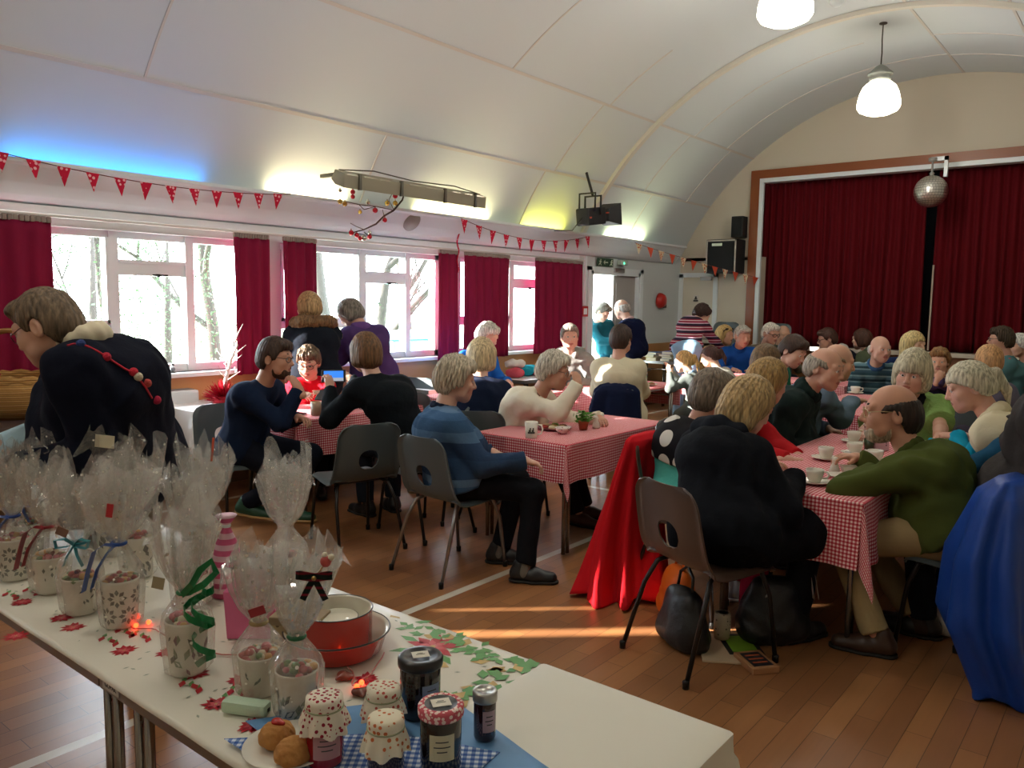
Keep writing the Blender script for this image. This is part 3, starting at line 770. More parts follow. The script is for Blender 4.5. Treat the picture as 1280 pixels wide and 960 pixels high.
# wooden dado under the windows, skirting
d = MB(); 
for a, b_ in ((YB, DY0-.12), (DY1+.12, YE)): d.box(XW, XW+.02, a, b_, .1, .93)
struct(d.build(trim_name(), tan_wood))
struct(MB().box(XW, XW+.03, YB, DY0-.1, 0, .1).box(XW, XW+.03, DY1+.1, YE, 0, .1).build('baseboard_left', mat('dark_skirting', '6d4a30', .5)))
struct(MB().box(XW, SX0-.2, YE-.02, YE, 0, .93).box(SX0-.2, SX1+.2, YE-.03, YE, 0, .9).build(trim_name(), mat('stage_front', '8a5a36', .45, var=.15, vscale=2)))
# the ledge that hides the uplights: hollow sloping trough along the wall
prof = [(XW, 2.155), (XW+.05, 2.165), (XW+.10, 2.20), (XW+.17, 2.27), (XW+.25, 2.37), (XW+.28, 2.385), (XW+.28, 2.41), (XW+.26, 2.41), (XW+.16, 2.30), (XW+.10, 2.24), (XW, 2.22)]
V = [(x, y, z) for y in (YB, YE-.35) for x, z in prof]; k = len(prof)
F = [(i, (i+1) % k, k+(i+1) % k, k+i) for i in range(k)]+[tuple(range(k))[::-1], tuple(range(k, 2*k))]
struct(obj(trim_name(), mesh_from('t', V, F, mat('coving_paint', 'dde6ea', .6))))
struct(MB().box(XW, XW+.035, YB, 8.8, 2.085, 2.15, bev=.006).build(trim_name(), gloss_white))
# windows
glass, nt, b = new_mat('window_glass'); L = nt.links; nt.nodes.remove(b)
tr = N(nt, 'ShaderNodeBsdfTransparent'); gl = N(nt, 'ShaderNodeBsdfGlossy'); gl.inputs['Roughness'].default_value = .02
mxs = N(nt, 'ShaderNodeMixShader'); fr = N(nt, 'ShaderNodeFresnel'); fr.inputs[0].default_value = 1.25
L.new(fr.outputs[0], mxs.inputs[0]); L.new(tr.outputs[0], mxs.inputs[1]); L.new(gl.outputs[0], mxs.inputs[2]); L.new(mxs.outputs[0], nt.nodes['Material Output'].inputs[0])
for wi, (a, b_) in enumerate(WIN):
    f = MB(); xa, xb = XW-.16, XW-.09
    m1, m2_ = a+1.0, a+1.60
    f.box(xa, xb, a, b_, ZH-.05, ZH); f.box(xa, xb, a, b_, ZS, ZS+.06); f.box(xa, xb, a, a+.06, ZS, ZH); f.box(xa, xb, b_-.06, b_, ZS, ZH)
    for mm_ in (m1, m2_): f.box(xa-.01, xb+.015, mm_-.035, mm_+.035, ZS, ZH)
    f.box(xa, xb, a, m1, 1.27, 1.34); f.box(xa, xb, m1, m2_, 1.70, 1.79)
    f.box(xa+.01, xb+.02, m1+.04, m2_-.04, 1.79, 1.815); f.box(xa+.01, xb+.02, a+.06, a+.085, 1.34, ZH-.05); f.box(xa+.01, xb+.02, m1-.06, m1-.035, 1.34, ZH-.05); f.box(xa+.01, xb+.02, a+.06, m1-.04, 1.34, 1.365)
    wo = struct(f.build('window_%d' % (wi+1), gloss_white))
    struct(MB().box(xa+.03, xa+.036, a+.05, b_-.05, ZS+.05, ZH-.04).build('pane', glass, wo))
    struct(MB().box(XW-.09, XW+.09, a-.03, b_+.03, ZS-.035, ZS, bev=.006).build('window_sill', gloss_white, wo))
    MB().box(xb+.015, xb+.045, m1+.32, m1+.34, 1.69, 1.715).box(xb+.04, xb+.05, m1+.28, m1+.40, 1.70, 1.712).build('window_catch', mat('dark_metal', '2b2a28', .4, .8), wo)
# exit door on the left wall: frame, closed grey leaf, open leaf outside
f = MB(); xa, xb = XW-.12, XW+.02
f.box(xa, xb, DY0, DY0+.05, 0, DZ).box(xa, xb, DY1-.05, DY1, 0, DZ).box(xa, xb, DY0, DY1, DZ-.05, DZ)
f.box(XW, XW+.025, DY0-.08, DY0, 0, DZ+.05).box(XW, XW+.025, DY1, DY1+.08, 0, DZ+.05).box(XW, XW+.025, DY0-.08, DY1+.08, DZ, DZ+.05)
door = struct(f.build('door_1', gloss_white)); grey_door = mat('door_grey', 'a9a7a3', .5)
ym = (DY0+DY1)/2
lf = MB().box(XW-.08, XW-.04, ym, DY1-.05, .02, DZ-.05, bev=.004).box(XW-.04, XW-.03, ym+.07, DY1-.12, .25, DZ-.15).build('door_leaf', grey_door, door)
MB().tube([(XW-.03, ym+.08, 1.0), (XW+.03, ym+.08, 1.0), (XW+.03, ym+.5, 1.0), (XW-.03, ym+.5, 1.0)], .014, 8).build('push_bar', mat('steel', 'b7b7b5', .3, .9), lf)
lf2 = MB().box(XW-.75, XW-.12, DY0+.0, DY0+.04, .02, DZ-.05, bev=.004).build('door_leaf', gloss_white, door)
MB().box(XW, XW+.05, ym-.1, ym+.16, DZ-.01, DZ+.05, bev=.008).build('door_closer', mat('steel', 'b7b7b5', .3, .9), door)
# white door beside the stage
f = MB(); f.box(-6.0, -5.93, YE-.03, YE, 0, 2.0).box(-5.42, -5.35, YE-.03, YE, 0, 2.0).box(-6.0, -5.35, YE-.03, YE, 1.95, 2.02)
d2 = struct(f.build('door_2', gloss_white)); lf = MB().box(-5.93, -5.42, YE-.02, YE+.0, .01, 1.95, bev=.003).build('door_leaf', mat('door_white', 'd9d3c2', .45), d2)
MB().box(-5.62, -5.44, YE-.08, YE-.02, 1.90, 1.955, bev=.006).box(-5.6, -5.42, YE-.10, YE-.085, 1.945, 1.955).build('door_closer', mat('steel', 'b7b7b5', .3, .9), lf)
MB().tube([(-5.48, YE-.02, 1.0), (-5.48, YE-.07, 1.0), (-5.58, YE-.07, 1.0)], .011, 8).build('door_handle', mat('steel', 'b7b7b5', .3, .9), lf)
# proscenium
pw = mat('proscenium_wood', '8a4a22', .35, var=.15, vscale=2.5)
f = MB(); f.box(SX0-.18, SX0-.05, YE-.06, YE+.1, 0, SZ1+.17).box(SX1+.05, SX1+.18, YE-.06, YE+.1, 0, SZ1+.17).box(SX0-.05, SX1+.05, YE-.06, YE+.1, SZ1+.05, SZ1+.17)
struct(f.build(trim_name(), pw))
f = MB(); f.box(SX0-.05, SX0+.01, YE-.05, YE-.0, .95, SZ1+.05).box(SX1-.01, SX1+.05, YE-.05, YE-.0, .95, SZ1+.05).box(SX0, SX1, YE-.05, YE+.12, SZ1-.01, SZ1+.05)
struct(f.build(trim_name(), gloss_white))
struct(MB().box(SX0-.05, SX1+.05, YE-.10, YE+.1, SZ0-.055, SZ0, bev=.006).build(trim_name(), mat('lip_white', 'c9bfb0', .4)))
struct(MB().box(SX0-.3, SX1+.3, YE+.1, YE+2.5, SZ0-.1, SZ0-.02).build(trim_name(), mat('stage_boards', '4a3423', .5)))
blk = mat('stage_black', '0b0a0a', .9)
struct(MB().box(SX0-.4, SX1+.4, YE+2.4, YE+2.5, SZ0-.1, 4.2).box(SX0-.4, SX0-.3, YE+.2, YE+2.5, SZ0-.1, 4.2).box(SX1+.3, SX1+.4, YE+.2, YE+2.5, SZ0-.1, 4.2).box(SX0-.4, SX1+.4, YE+.2, YE+2.5, 4.1, 4.2).build('wall_stage', blk))

# ------------------------------------------------------------------ curtains
def curtain(name, label, cat, p0, p1, z0, z1, folds, amp, mt, group, axis, depth0, gather=True, seed=0, parts=True):
    r = np.random.default_rng(seed); n = int(folds*8); kz = 14; V = []; F = []
    for iz in range(kz+1):
        t = iz/kz; z = z1+(z0-z1)*t
        for i in range(n+1):
            u = i/n; ph = u*folds*2*PI
            a = amp*(.55+.45*t)*(math.sin(ph+.5*math.sin(3*t+u*5))+.35*math.sin(ph*.5+seed+t))
            q = p0+(p1-p0)*(u+.012*math.sin(ph*.37+seed)*t)
            V.append((depth0+a, q, z) if axis == 'x' else (q, depth0+a, z))
    for iz in range(kz):
        for i in range(n): F.append((iz*(n+1)+i, iz*(n+1)+i+1, (iz+1)*(n+1)+i+1, (iz+1)*(n+1)+i))
    t = thing(name, label, cat, (0, 0, 0), 0, group)
    me = mesh_from('drape', V, F, mt, True); bm = bmesh.new(); bm.from_mesh(me); bmesh.ops.solidify(bm, geom=bm.faces[:], thickness=.006); bm.to_mesh(me); bm.free()
    obj('drape', me, t)
    if gather:      # pleated silvery heading tape
        n2 = int(folds*4); mb = MB()
        for i in range(n2):
            q = p0+(p1-p0)*(i+.5)/n2; s_ = abs(p1-p0)/n2*.42
            if axis == 'x': mb.box(depth0-.012, depth0+.014, q-s_, q+s_, z1-.005, z1+.035, bev=.006)
        mb.build('heading_tape', mat('heading_tape', '8d8078', .6), t)
    return t
red_cur = mat('red_curtain', '84143a', .8, spec=.2, bump=.2, bscale=25, sheen=.0)
# red cloth lets some daylight through
nt = red_cur.node_tree; b = nt.nodes['Principled BSDF']; trl = N(nt, 'ShaderNodeBsdfTranslucent'); trl.inputs[0].default_value = col('b0143c')
ms = N(nt, 'ShaderNodeMixShader'); ms.inputs[0].default_value = .05; nt.links.new(b.outputs[0], ms.inputs[1]); nt.links.new(trl.outputs[0], ms.inputs[2]); nt.links.new(ms.outputs[0], nt.nodes['Material Output'].inputs[0])
CW = [(1.25, 2.33, 8, 'red window curtain at far left behind the woman in the pompom cardigan'),
      (3.70, 4.03, 3.5, 'narrow red curtain just left of the bare white wall pier'),
      (4.17, 4.52, 4, 'narrow red curtain just right of the bare white wall pier'),
      (6.07, 6.37, 3, 'thin red curtain at the right end of the window with the turquoise bin'),
      (6.47, 7.24, 6, 'wide red curtain behind the white haired person in blue'),
      (7.73, 8.74, 7, 'widest red curtain, the last one before the exit door')]
for i, (a, b_, fo, lb) in enumerate(CW):
    curtain('window_curtain', lb, 'curtain', a, b_, .91, 2.03, fo, .022, red_cur, 'red curtains along the windows', 'x', XW+.125, seed=i)
# unseen curtains added out of frame, slit to cut the sun into floor strips
for i, (a, b_) in enumerate(((-2.8, -1.7), (-1.72, -.57), (-.48, -.23), (-.11, .6), (.58, 1.28))):
    curtain('window_curtain', 'red curtain drawn across a window outside the picture', 'curtain', a, b_, .91, 2.03, max(2, (b_-a)*8), .022, red_cur, 'red curtains along the windows', 'x', XW+.125, seed=i+20)
rail = MB().tube([(XW+.125, -3.0, 2.075), (XW+.125, 8.78, 2.075)], .011, 8).build('curtain_rail', mat('rail_white', 'd8d6d2', .4)); tag(rail, 'long white curtain rail running above the windows', 'curtain rail')
stage_red = mat('stage_curtain_red', '600b15', .85, spec=.15, bump=.25, bscale=18)
curtain('stage_curtain', 'dark red stage curtain left of the black gap', 'curtain', SX0-.25, -2.56, SZ0-.0, SZ1+.1, 24, .035, stage_red, 'dark red stage curtains', 'y', YE+.30, False, 3)
sc2_ = curtain('stage_curtain', 'dark red stage curtain right of the black gap', 'curtain', -2.42, SX1+.25, SZ0-.0, SZ1+.1, 23, .035, stage_red, 'dark red stage curtains', 'y', YE+.30, False, 4)
MB().box(-2.425, -2.405, YE+.25, YE+.27, .96, 2.1).build('pull_cord', mat('cord_white', 'b8aa98', .7), sc2_)

# ------------------------------------------------------------------ on the walls and the vault
steel = MATS['steel']; dkm = MATS['dark_metal']
lampglass = mat('lamp_glass', 'fff3da', .3, emit=7.5)
def pendant(y, x=-2.5, label='', z=3.57):
    t = thing('pendant_lamp', label, 'lamp', (x, y, z), 0, 'white bell pendant lamps under the vault'); zc = ceil_z(x)-z
    MB().lathe([(.0001, .0), (.15, .0), (.235, .035), (.265, .075), (.268, .10), (.262, .16), (.240, .24), (.205, .31), (.15, .355), (.09, .375), (.0001, .38)], 36).build('lamp_shade', lampglass, t)
    MB().lathe([(.13, .37), (.135, .40), (.12, .44), (.155, .445), (.155, .465), (.11, .50), (.075, .535), (.03, .56), (.0001, .565)], 28).build('lamp_cap', mat('lamp_cap_grey', '8d918c', .4, .3), t)
    t.scale = (.8, .8, .9); zc /= .9
    MB().tube([(0, 0, .56), (.004, 0, .7), (-.003, 0, .85), (0, 0, zc+.01)], .008, 8).lathe([(.05, zc+.01), (.05, zc-.012), (.0001, zc-.02)], 16).build('cable', mat('cable_dark', '3a3630', .6), t)
    return t
for y, lb in ((9.25, 'white bell pendant lamp hanging nearer the stage, seen whole'), (6.5, 'white bell pendant lamp cut by the top edge of the picture'), (3.8, 'white bell pendant lamp above the tables outside the picture'), (1.05, 'white bell pendant lamp above the cake stall outside the picture'), (-1.7, 'white bell pendant lamp at the back of the hall outside the picture')):
    pendant(y, label=lb, z=3.76 if 6 < y < 7 else 3.57)
# mirror ball
t = thing('mirror_ball', 'silver mirror ball hanging in front of the stage curtain gap', 'mirror ball', (-2.36, 11.25, 2.98))
mbm, nt, b = new_mat('mirror_tiles'); L = nt.links; tc = N(nt, 'ShaderNodeTexCoord'); v = N(nt, 'ShaderNodeTexVoronoi'); v.inputs['Scale'].default_value = 22; L.new(tc.outputs['Object'], v.inputs['Vector'])
bp = N(nt, 'ShaderNodeBump'); bp.inputs['Strength'].default_value = .7; bp.inputs['Distance'].default_value = .01; L.new(v.outputs['Color'], bp.inputs['Height']); L.new(bp.outputs['Normal'], b.inputs['Normal'])
b.inputs['Metallic'].default_value = 1; b.inputs['Roughness'].default_value = .3; b.inputs['Base Color'].default_value = col('eae6de')
mb = MB(); rb = .195; nl = 18
for i in range(nl):
    a0_, a1_ = -PI/2+PI*i/nl, -PI/2+PI*(i+1)/nl; nn = max(4, int(36*math.cos((a0_+a1_)/2)))
    for j in range(nn):
        b0, b1 = 2*PI*(j+.04)/nn, 2*PI*(j+.96)/nn; e = .06*PI/nl
        mb.add([(rb*math.cos(a)*math.cos(bb), rb*math.cos(a)*math.sin(bb), rb*math.sin(a)) for a, bb in ((a0_+e, b0), (a0_+e, b1), (a1_-e, b1), (a1_-e, b0))], [(0, 1, 2, 3)])
mb.build('mirror_facets', mbm, t)
MB().ball((0, 0, 0), .192, 24).build('core', mat('ball_core', '77736c', .6), t)
MB().lathe([(.02, .19), (.03, .22), (.012, .24), (.012, .36), (.05, .37), (.05, .41)], 12).build('motor', mat('motor', '96948c', .5), t)
MB().box(.13, .17, .0, .05, .17, .42).box(-.02, .17, .0, .05, .37, .42).build('bracket', gloss_white, t)
# loudspeakers
t = thing('loudspeaker', 'large black loudspeaker with pale edging on the wall beside the stage', 'loudspeaker', (-5.17, 11.52, 2.0))
MB().box(-.24, .24, -.16, .17, 0, .5, bev=.015).build('cabinet', mat('speaker_black', '15171a', .6), t)
MB().box(-.20, .20, -.175, -.158, .05, .45, bev=.006).build('grille', mat('grille_black', '0c1012', .8, bump=.4, bscale=300), t)
f = MB(); f.box(-.235, -.215, -.172, -.155, .01, .49).box(.215, .235, -.172, -.155, .01, .49).box(-.235, .235, -.172, -.155, .47, .49); f.build('edging', mat('edging', 'b7b2a6', .5), t)
MB().box(-.14, .02, -.18, -.17, .40, .44).build('badge', steel, t)
t = thing('loudspeaker', 'small black loudspeaker above the larger one beside the stage', 'loudspeaker', (-5.0, 11.58, 2.53))
MB().box(-.09, .09, -.08, .10, 0, .31, bev=.01).build('cabinet', MATS['speaker_black'], t); MB().box(-.075, .075, -.09, -.078, .02, .29, bev=.004).build('grille', MATS['grille_black'], t)
MB().box(-.02, .02, .09, .12, .1, .2).build('bracket', dkm, t)
# theatre spotlight under the vault
t = thing('stage_spotlight', 'black theatre spotlight hanging under the vault by the exit', 'spotlight', (-5.3, 8.15, 2.56), 0)
SM = Matrix.Rotation(math.radians(8), 4, 'X')
spb = mat('spot_black', '17181a', .5)
mb = MB(); mb.box(-.09, .09, -.30, .08, -.10, .10, bev=.02).box(-.07, .07, .08, .16, -.07, .07, bev=.01); mb.xform(SM); mb.build('housing', spb, t)
mb = MB(); V = [(-.075, .16, -.075), (.075, .16, -.075), (.075, .16, .075), (-.075, .16, .075), (-.13, .36, -.13), (.13, .36, -.13), (.13, .36, .13), (-.13, .36, .13)]
mb.add(V, [(0, 1, 5, 4), (1, 2, 6, 5), (2, 3, 7, 6), (3, 0, 4, 7), (0, 3, 2, 1), (4, 5, 6, 7)]); mb.xform(SM); mb.build('barn_door', spb, t)
MB().tube([(-.11, -.08, 0), (-.11, -.08, .22), (.11, -.08, .22), (.11, -.08, 0)], .014, 8).tube([(-.11, -.2, .03), (-.11, -.2, .24), (.11, -.2, .24), (.11, -.2, .03)], .012, 8).tube([(0, -.08, .22), (-.1, -.08, .50)], .016, 8).build('yoke', spb, t)
mb = MB(); mb.box(-.095, .095, -.28, -.24, -.02, .0); mb.box(-.095, .095, .10, .14, .02, .035); mb.xform(SM); mb.build('stripe', mat('spot_orange', 'a8442a', .5), t)
MB().tube([(0, -.3, -.05), (-.05, -.42, -.2), (-.25, -.5, -.2)], .006, 6).build('cable', MATS['cable_dark'], t)
# long radiant heater fixed to the vault
t = thing('wall_heater', 'long grey radiant strip heater fixed to the vault above the windows', 'heater', (-5.34, 5.2, 2.50))
hm = mat('heater_grey', '8f8a76', .5, .2)
mb = MB(); V = []; pr_ = [(.09, -.055), (.10, .055), (-.02, .10), (-.07, .03), (-.02, -.02)]
for y in (-.88, .88): V += [(x, y, z) for x, z in pr_]
mb.add(V, [(0, 1, 6, 5), (1, 2, 7, 6), (2, 3, 8, 7), (3, 4, 9, 8), (4, 0, 5, 9), (4, 3, 2, 1, 0), (5, 6, 7, 8, 9)]); mb.build('hood', hm, t)
mb = MB()
sg = mat('strap_grey', '5d5a50', .5, .4)
for y in (-.72, -.25, .3, .72): MB().box(.085, .112, y-.012, y+.012, -.06, .07).build('strap', sg, t)
for y in (-.8, .8): MB().box(-.3, -.02, y-.015, y+.015, .06, .09).build('bracket', sg, t)
mb = MB()
for y in (-.8, -.62, -.45, -.1, .1, .45, .62, .78): mb.box(.098, .106, y-.055, y+.055, .045, .058)
mb.build('reflector', mat('reflector', 'f2e9cf', .15, .6), t)
MB().tube([(-.02, -.84, .1), (.02, -.5, .13), (-.01, 0, .11), (.03, .5, .12), (0, .9, .09)], .006, 6).build('cable', MATS['cable_dark'], t)
# smoke detector
t = thing('smoke_detector', 'small white smoke detector at the crown of the vault', 'smoke detector', (-2.68, 8.3, ceil_z(-2.68)))
MB().lathe([(.07, .01), (.07, -.02), (.05, -.045), (.03, -.06), (.0001, -.062)], 20).build('housing', gloss_white, t); MB().box(-.015, .015, -.5, -.05, -.012, .0).build('conduit', batten_m, t)
# exit sign, emergency lamp, bell, call point
t = thing('exit_sign', 'green emergency exit sign above the open door', 'sign', (XW+.035, 9.42, 2.085))
MB().box(-.005, .008, -.2, .2, -.055, .055, bev=.003).build('sign_plate', mat('sign_green', '2a4a36', .5), t)
mb = MB()
for y in (-.155, .125): mb.ball((.010, y+.03, .03), .011, 8); mb.tube([(.010, y+.03, .018), (.010, y+.015, -.012)], .009, 6); mb.tube([(.010, y+.015, -.012), (.010, y-.015, -.04)], .006, 6); mb.tube([(.010, y+.015, -.012), (.010, y+.045, -.04)], .006, 6); mb.tube([(.010, y-.01, .012), (.010, y+.055, .0)], .005, 6)
mb.box(.008, .011, -.02, .06, -.008, .008); mb.add([(.010, -.055, 0), (.010, -.015, .035), (.010, -.015, -.035)], [(0, 1, 2)])
mb.build('pictogram', mat('sign_white', 'c9d6c2', .5), t)
t = thing('emergency_lamp', 'small emergency lamp with green glow beside the exit sign', 'lamp', (XW+.05, 9.85, 2.10))
MB().box(-.03, .04, -.09, .09, -.035, .035, bev=.01).build('housing', mat('lamp_clear', 'b8c9bd', .2), t); MB().ball((.035, -.02, -.01), .018, 10).build('indicator', mat('led_green', '52e0a0', .3, emit=2.), t)
t = thing('fire_bell', 'round red fire alarm bell on the cream wall', 'alarm bell', (XW+.02, 11.02, 1.58))
mb = MB(); mb.lathe([(.0001, .10), (.05, .095), (.09, .075), (.115, .03), (.118, .0)], 24); mb.xform(Matrix.Rotation(PI/2, 4, 'Y')); mb.build('gong', mat('bell_red', 'b32418', .35), t)
MB().box(-.0, .05, .05, .14, -.11, -.02, bev=.01).build('mechanism', mat('bell_grey', '5a4a44', .5), t)
t = thing('call_point', 'small red fire call point left of the open door', 'fire call point', (XW+.015, 8.92, 1.42)); MB().box(-.01, .05, -.07, .07, -.07, .07, bev=.008).build('housing', MATS['bell_red'], t); MB().box(.049, .053, -.04, .04, -.04, .04).build('glass_plate', gloss_white, t)
t = thing('door_sign', 'small black and white notice on the white door beside the stage', 'sign', (-5.70, YE-.03, 1.62)); MB().box(-.045, .045, 0, .006, -.05, .05).build('sign_plate', mat('notice_white', 'd9d6cc', .5), t)
MB().box(-.04, .04, -.003, .0, -.045, -.02).ball((0, -.002, .02), .016, 10, sc=(1, .2, 1)).box(-.025, .025, -.003, 0, -.015, .005).build('pictogram', mat('notice_black', '2a2a28', .5), t)
t = thing('wall_conduit', 'thin white cable trunking running down left of the exit', 'trunking', (XW+.012, 8.98, 0)); MB().box(-.01, .012, -.02, .02, 1.5, 2.15).build('trunking', gloss_white, t)
t = thing('loft_disc', 'round grey cover plate on the ledge below the heater', 'cover plate', (XW+.2, 5.62, 2.30)); mb = MB(); mb.lathe([(.10, 0), (.10, .012), (.085, .018), (.0001, .018)], 28); mb.xform(Matrix.Rotation(math.radians(90+35), 4, 'Y')@Matrix.Rotation(PI, 4, 'X')); mb.build('plate', mat('plate_grey', '9a958f', .5), t)
# ------------------------------------------------------------------ outdoors
grass_o = mat('lawn_pale', '8f9c78', .9, var=.2, vscale=1)
struct(MB().box(-60, XW-.24, -30, 45, -.5, -.3).build('ground', grass_o))
struct(MB().box(-10.5, XW-.3, -8, 20, -.31, -.27).build('path', mat('paving_pale', 'c9c4b8', .8)))
bark = mat('bark', '2a2520', .9, bump=.4, bscale=20); leaf_g = mat('leaf_green', '2c4226', .7, var=.3, vscale=2)
def bare_tree(label, x, y, hgt, seed, spread=.5):
    r = random.Random(seed); t = thing('bare_tree', label, 'tree', (x, y, -.3), 0, 'bare winter trees beyond the windows'); mb = MB(); tw = MB()
    def br(p, d, ln, rad, lv):
        pts = [p]; q = p.copy(); dd = d.copy()
        for i in range(3):
            dd = (dd+Vector((r.uniform(-1, 1), r.uniform(-1, 1), r.uniform(-.3, .8)))*.16).normalized(); q = q+dd*ln/3; pts.append(q.copy())
        (mb if lv < 2 else tw).tube(pts, [max(.004, rad*q_) for q_ in (1, .9, .78, .62)], 6 if lv < 2 else 4, cap=False)
        if lv >= 5: return
        for i in range(4 if lv < 3 else 3 if lv < 4 else 2):
            k = r.choice((1, 2, 3, 3)); a = Vector((r.uniform(-1, 1), r.uniform(-1, 1), r.uniform(-.15, .7))).normalized()
            br(pts[k], (dd*(.65)+a*(.55+spread*.4)).normalized(), ln*r.uniform(.55, .78), rad*.5, lv+1)
    br(Vector((0, 0, 0)), Vector((r.uniform(-.1, .1), r.uniform(-.1, .1), 1)), hgt*.42, .05+hgt*.012, 0)
    mb.build('trunk', bark, t); tw.build('twigs', bark, t)
for x, y, h_, lb in ((-10.5, 3.4, 5.5, 'bare tree close outside the left window, twigs reaching over the pane'), (-13.5, 6.3, 6.5, 'bare tree seen in the middle pane of the left window'),
                     (-12.0, 9.6, 7., 'bare tree with dark forked trunk outside the middle window'), (-13.0, 11.6, 6., 'bare thin tree right of the forked one outside the middle window'),
                     (-16, 9.6, 8, 'tall bare tree further off outside the middle window'), (-12.5, 4.4, 5, 'bare tree behind the nearest one outside the left window'), (-15, 14.5, 7, 'bare tree standing over the turquoise bin')):
    bare_tree(lb, x, y, h_, int(x*7+y*13))
def leafy(label, x, y, h_, wd, seed, n=1900):
    r = np.random.default_rng(seed); t = thing('evergreen_shrub', label, 'shrub', (x, y, -.3), 0, 'evergreen shrubs beyond the windows')
    u = r.normal(size=(n, 3)); u /= np.linalg.norm(u, axis=1)[:, None]; u *= (r.uniform(.35, 1, n)**.5)[:, None]
    c = u*np.array([wd, wd, h_*.5])+np.array([0, 0, h_*.52]); V = []; F = []
    for i in range(n):
        a, b_ = nz(r.normal(size=3)), nz(r.normal(size=3)); s_ = .018+.022*r.random(); V += [c[i]-a*s_, c[i]+b_*s_*.5, c[i]+a*s_, c[i]-b_*s_*.5]; F.append((4*i, 4*i+1, 4*i+2, 4*i+3))
    obj('foliage', mesh_from('foliage', np.array(V), np.array(F), leaf_g), t); MB().tube([(0, 0, 0), (.05, 0, h_*.5), (0, .05, h_*.85)], [.07, .05, .02], 7).build('stem', bark, t)
leafy('round evergreen shrub low in the corner of the left window', -9.3, 3.1, 2.3, 1.0, 1); leafy('evergreen shrub with gaps in the middle pane of the left window', -11.2, 4.9, 3.3, 1.3, 2, 2600); leafy('evergreen shrub at the right of the middle pane of the left window', -11.5, 6.1, 3.2, .9, 3); leafy('evergreen hedge clump outside the middle window', -13.5, 10.2, 2.4, 1.6, 4)
t = thing('skip_bin', 'turquoise wheeled waste bin outside the middle window', 'bin', (-10.6, 10.1, -.3))
tq = mat('bin_turquoise', '3fb7a6', .5); MB().box(-.5, .5, -.75, .75, .15, 1.15, bev=.06).build('body', tq, t); MB().box(-.55, .55, -.8, .8, 1.15, 1.27, bev=.04).build('lid', mat('bin_lid', '57c9b8', .4), t)
for a in (-.4, .4):
    for q in (-.6, .6): MB().lathe([(.08, -.03), (.08, .03)], 14).xform(Matrix.Translation((a, q, .08))@Matrix.Rotation(PI/2, 4, 'X')).build('wheel', dkm, t)

# ------------------------------------------------------------------ chairs
grey_pl = mat('chair_grey', '4b5557', .42, bump=.08, bscale=220); brown_pl = mat('chair_brown', '4a372c', .42, bump=.08, bscale=220)
leg_blk = mat('chair_leg_dark', '2a2624', .35, .6); leg_chr = mat('chair_leg_steel', '8a8580', .28, .85)
def chair_shell(rect=False):
    prof = [(.215, .405), (.215, .428), (.185, .440), (.10, .437), (0, .430), (-.10, .428), (-.155, .440), (-.190, .475), (-.212, .53), (-.228, .60), (-.243, .67), (-.256, .74), (-.266, .80)]
    # resample finely
    P = np.array(prof); d = np.r_[0, np.cumsum(np.linalg.norm(np.diff(P, axis=0), axis=1))]; nv = 46; tt = np.linspace(0, d[-1], nv)
    PY, PZ = np.interp(tt, d, P[:, 0]), np.interp(tt, d, P[:, 1]); nu = 32
    for _ in range(2): PY[1:-1] = (PY[:-2]+2*PY[1:-1]+PY[2:])/4; PZ[1:-1] = (PZ[:-2]+2*PZ[1:-1]+PZ[2:])/4
    V = []; f = tt/d[-1]
    for j in range(nv):
        hw = np.interp(f[j], [0, .1, .45, .55, .62, .9, 1], [.195, .21, .222, .225, .222, .208, .195])
        e = 0
        if f[j] > .90: e = .062*(1-math.sqrt(max(0, 1-((f[j]-.90)/.10)**2)))
        if f[j] < .06: e = .03*(1-math.sqrt(max(0, 1-((.06-f[j])/.06)**2)))
        hw -= e
        for i in range(nu+1):
            u = -1+2*i/nu; x = hw*u
            up_ = .0; bk = 0
            if f[j] > .52: bk = .030*u*u-.0+.022*max(0, abs(u)-.86)/.14*-1           # back wraps round
            else: up_ = -.020*max(0, (abs(u)-.80)/.2)**1.5+.010*abs(u)**2
            V.append(Vector((x, PY[j]+bk, PZ[j]+up_)))
    bm = bmesh.new(); vs = [bm.verts.new(v) for v in V]; W = nu+1
    # opening in the lower back
    jc = int(nv*.715); hz_, hx_ = (.060, .064) if not rect else (.045, .075)
    zc = PZ[jc]
    def ins(v): 
        a, c_ = v.x/hx_, (v.z-zc)/hz_
        return (abs(a)**2.3+abs(c_)**2.3)**(1/2.3)
    for j in range(nv-1):
        for i in range(nu):
            q = [vs[j*W+i], vs[j*W+i+1], vs[(j+1)*W+i+1], vs[(j+1)*W+i]]
            cen = sum((v.co for v in q), Vector())/4
            if j > nv*.55 and ins(cen) < 1: continue
            bm.faces.new(q)
    for v in list(bm.verts):
        if not v.link_faces: bm.verts.remove(v)
    for v in bm.verts:
        if v.is_boundary and abs(v.co.x) < .11 and abs(v.co.z-zc) < .09 and v.co.y < -.15:
            k = ins(v.co); v.co.x /= k; v.co.z = zc+(v.co.z-zc)/k
    bmesh.ops.recalc_face_normals(bm, faces=bm.faces)
    bmesh.ops.solidify(bm, geom=bm.faces[:], thickness=.007)
    me = bpy.data.meshes.new('shell'); bm.to_mesh(me); bm.free(); me.polygons.foreach_set('use_smooth', np.ones(len(me.polygons), dtype=bool)); me.set_sharp_from_angle(angle=math.radians(50))
    return me
shell_me = chair_shell()
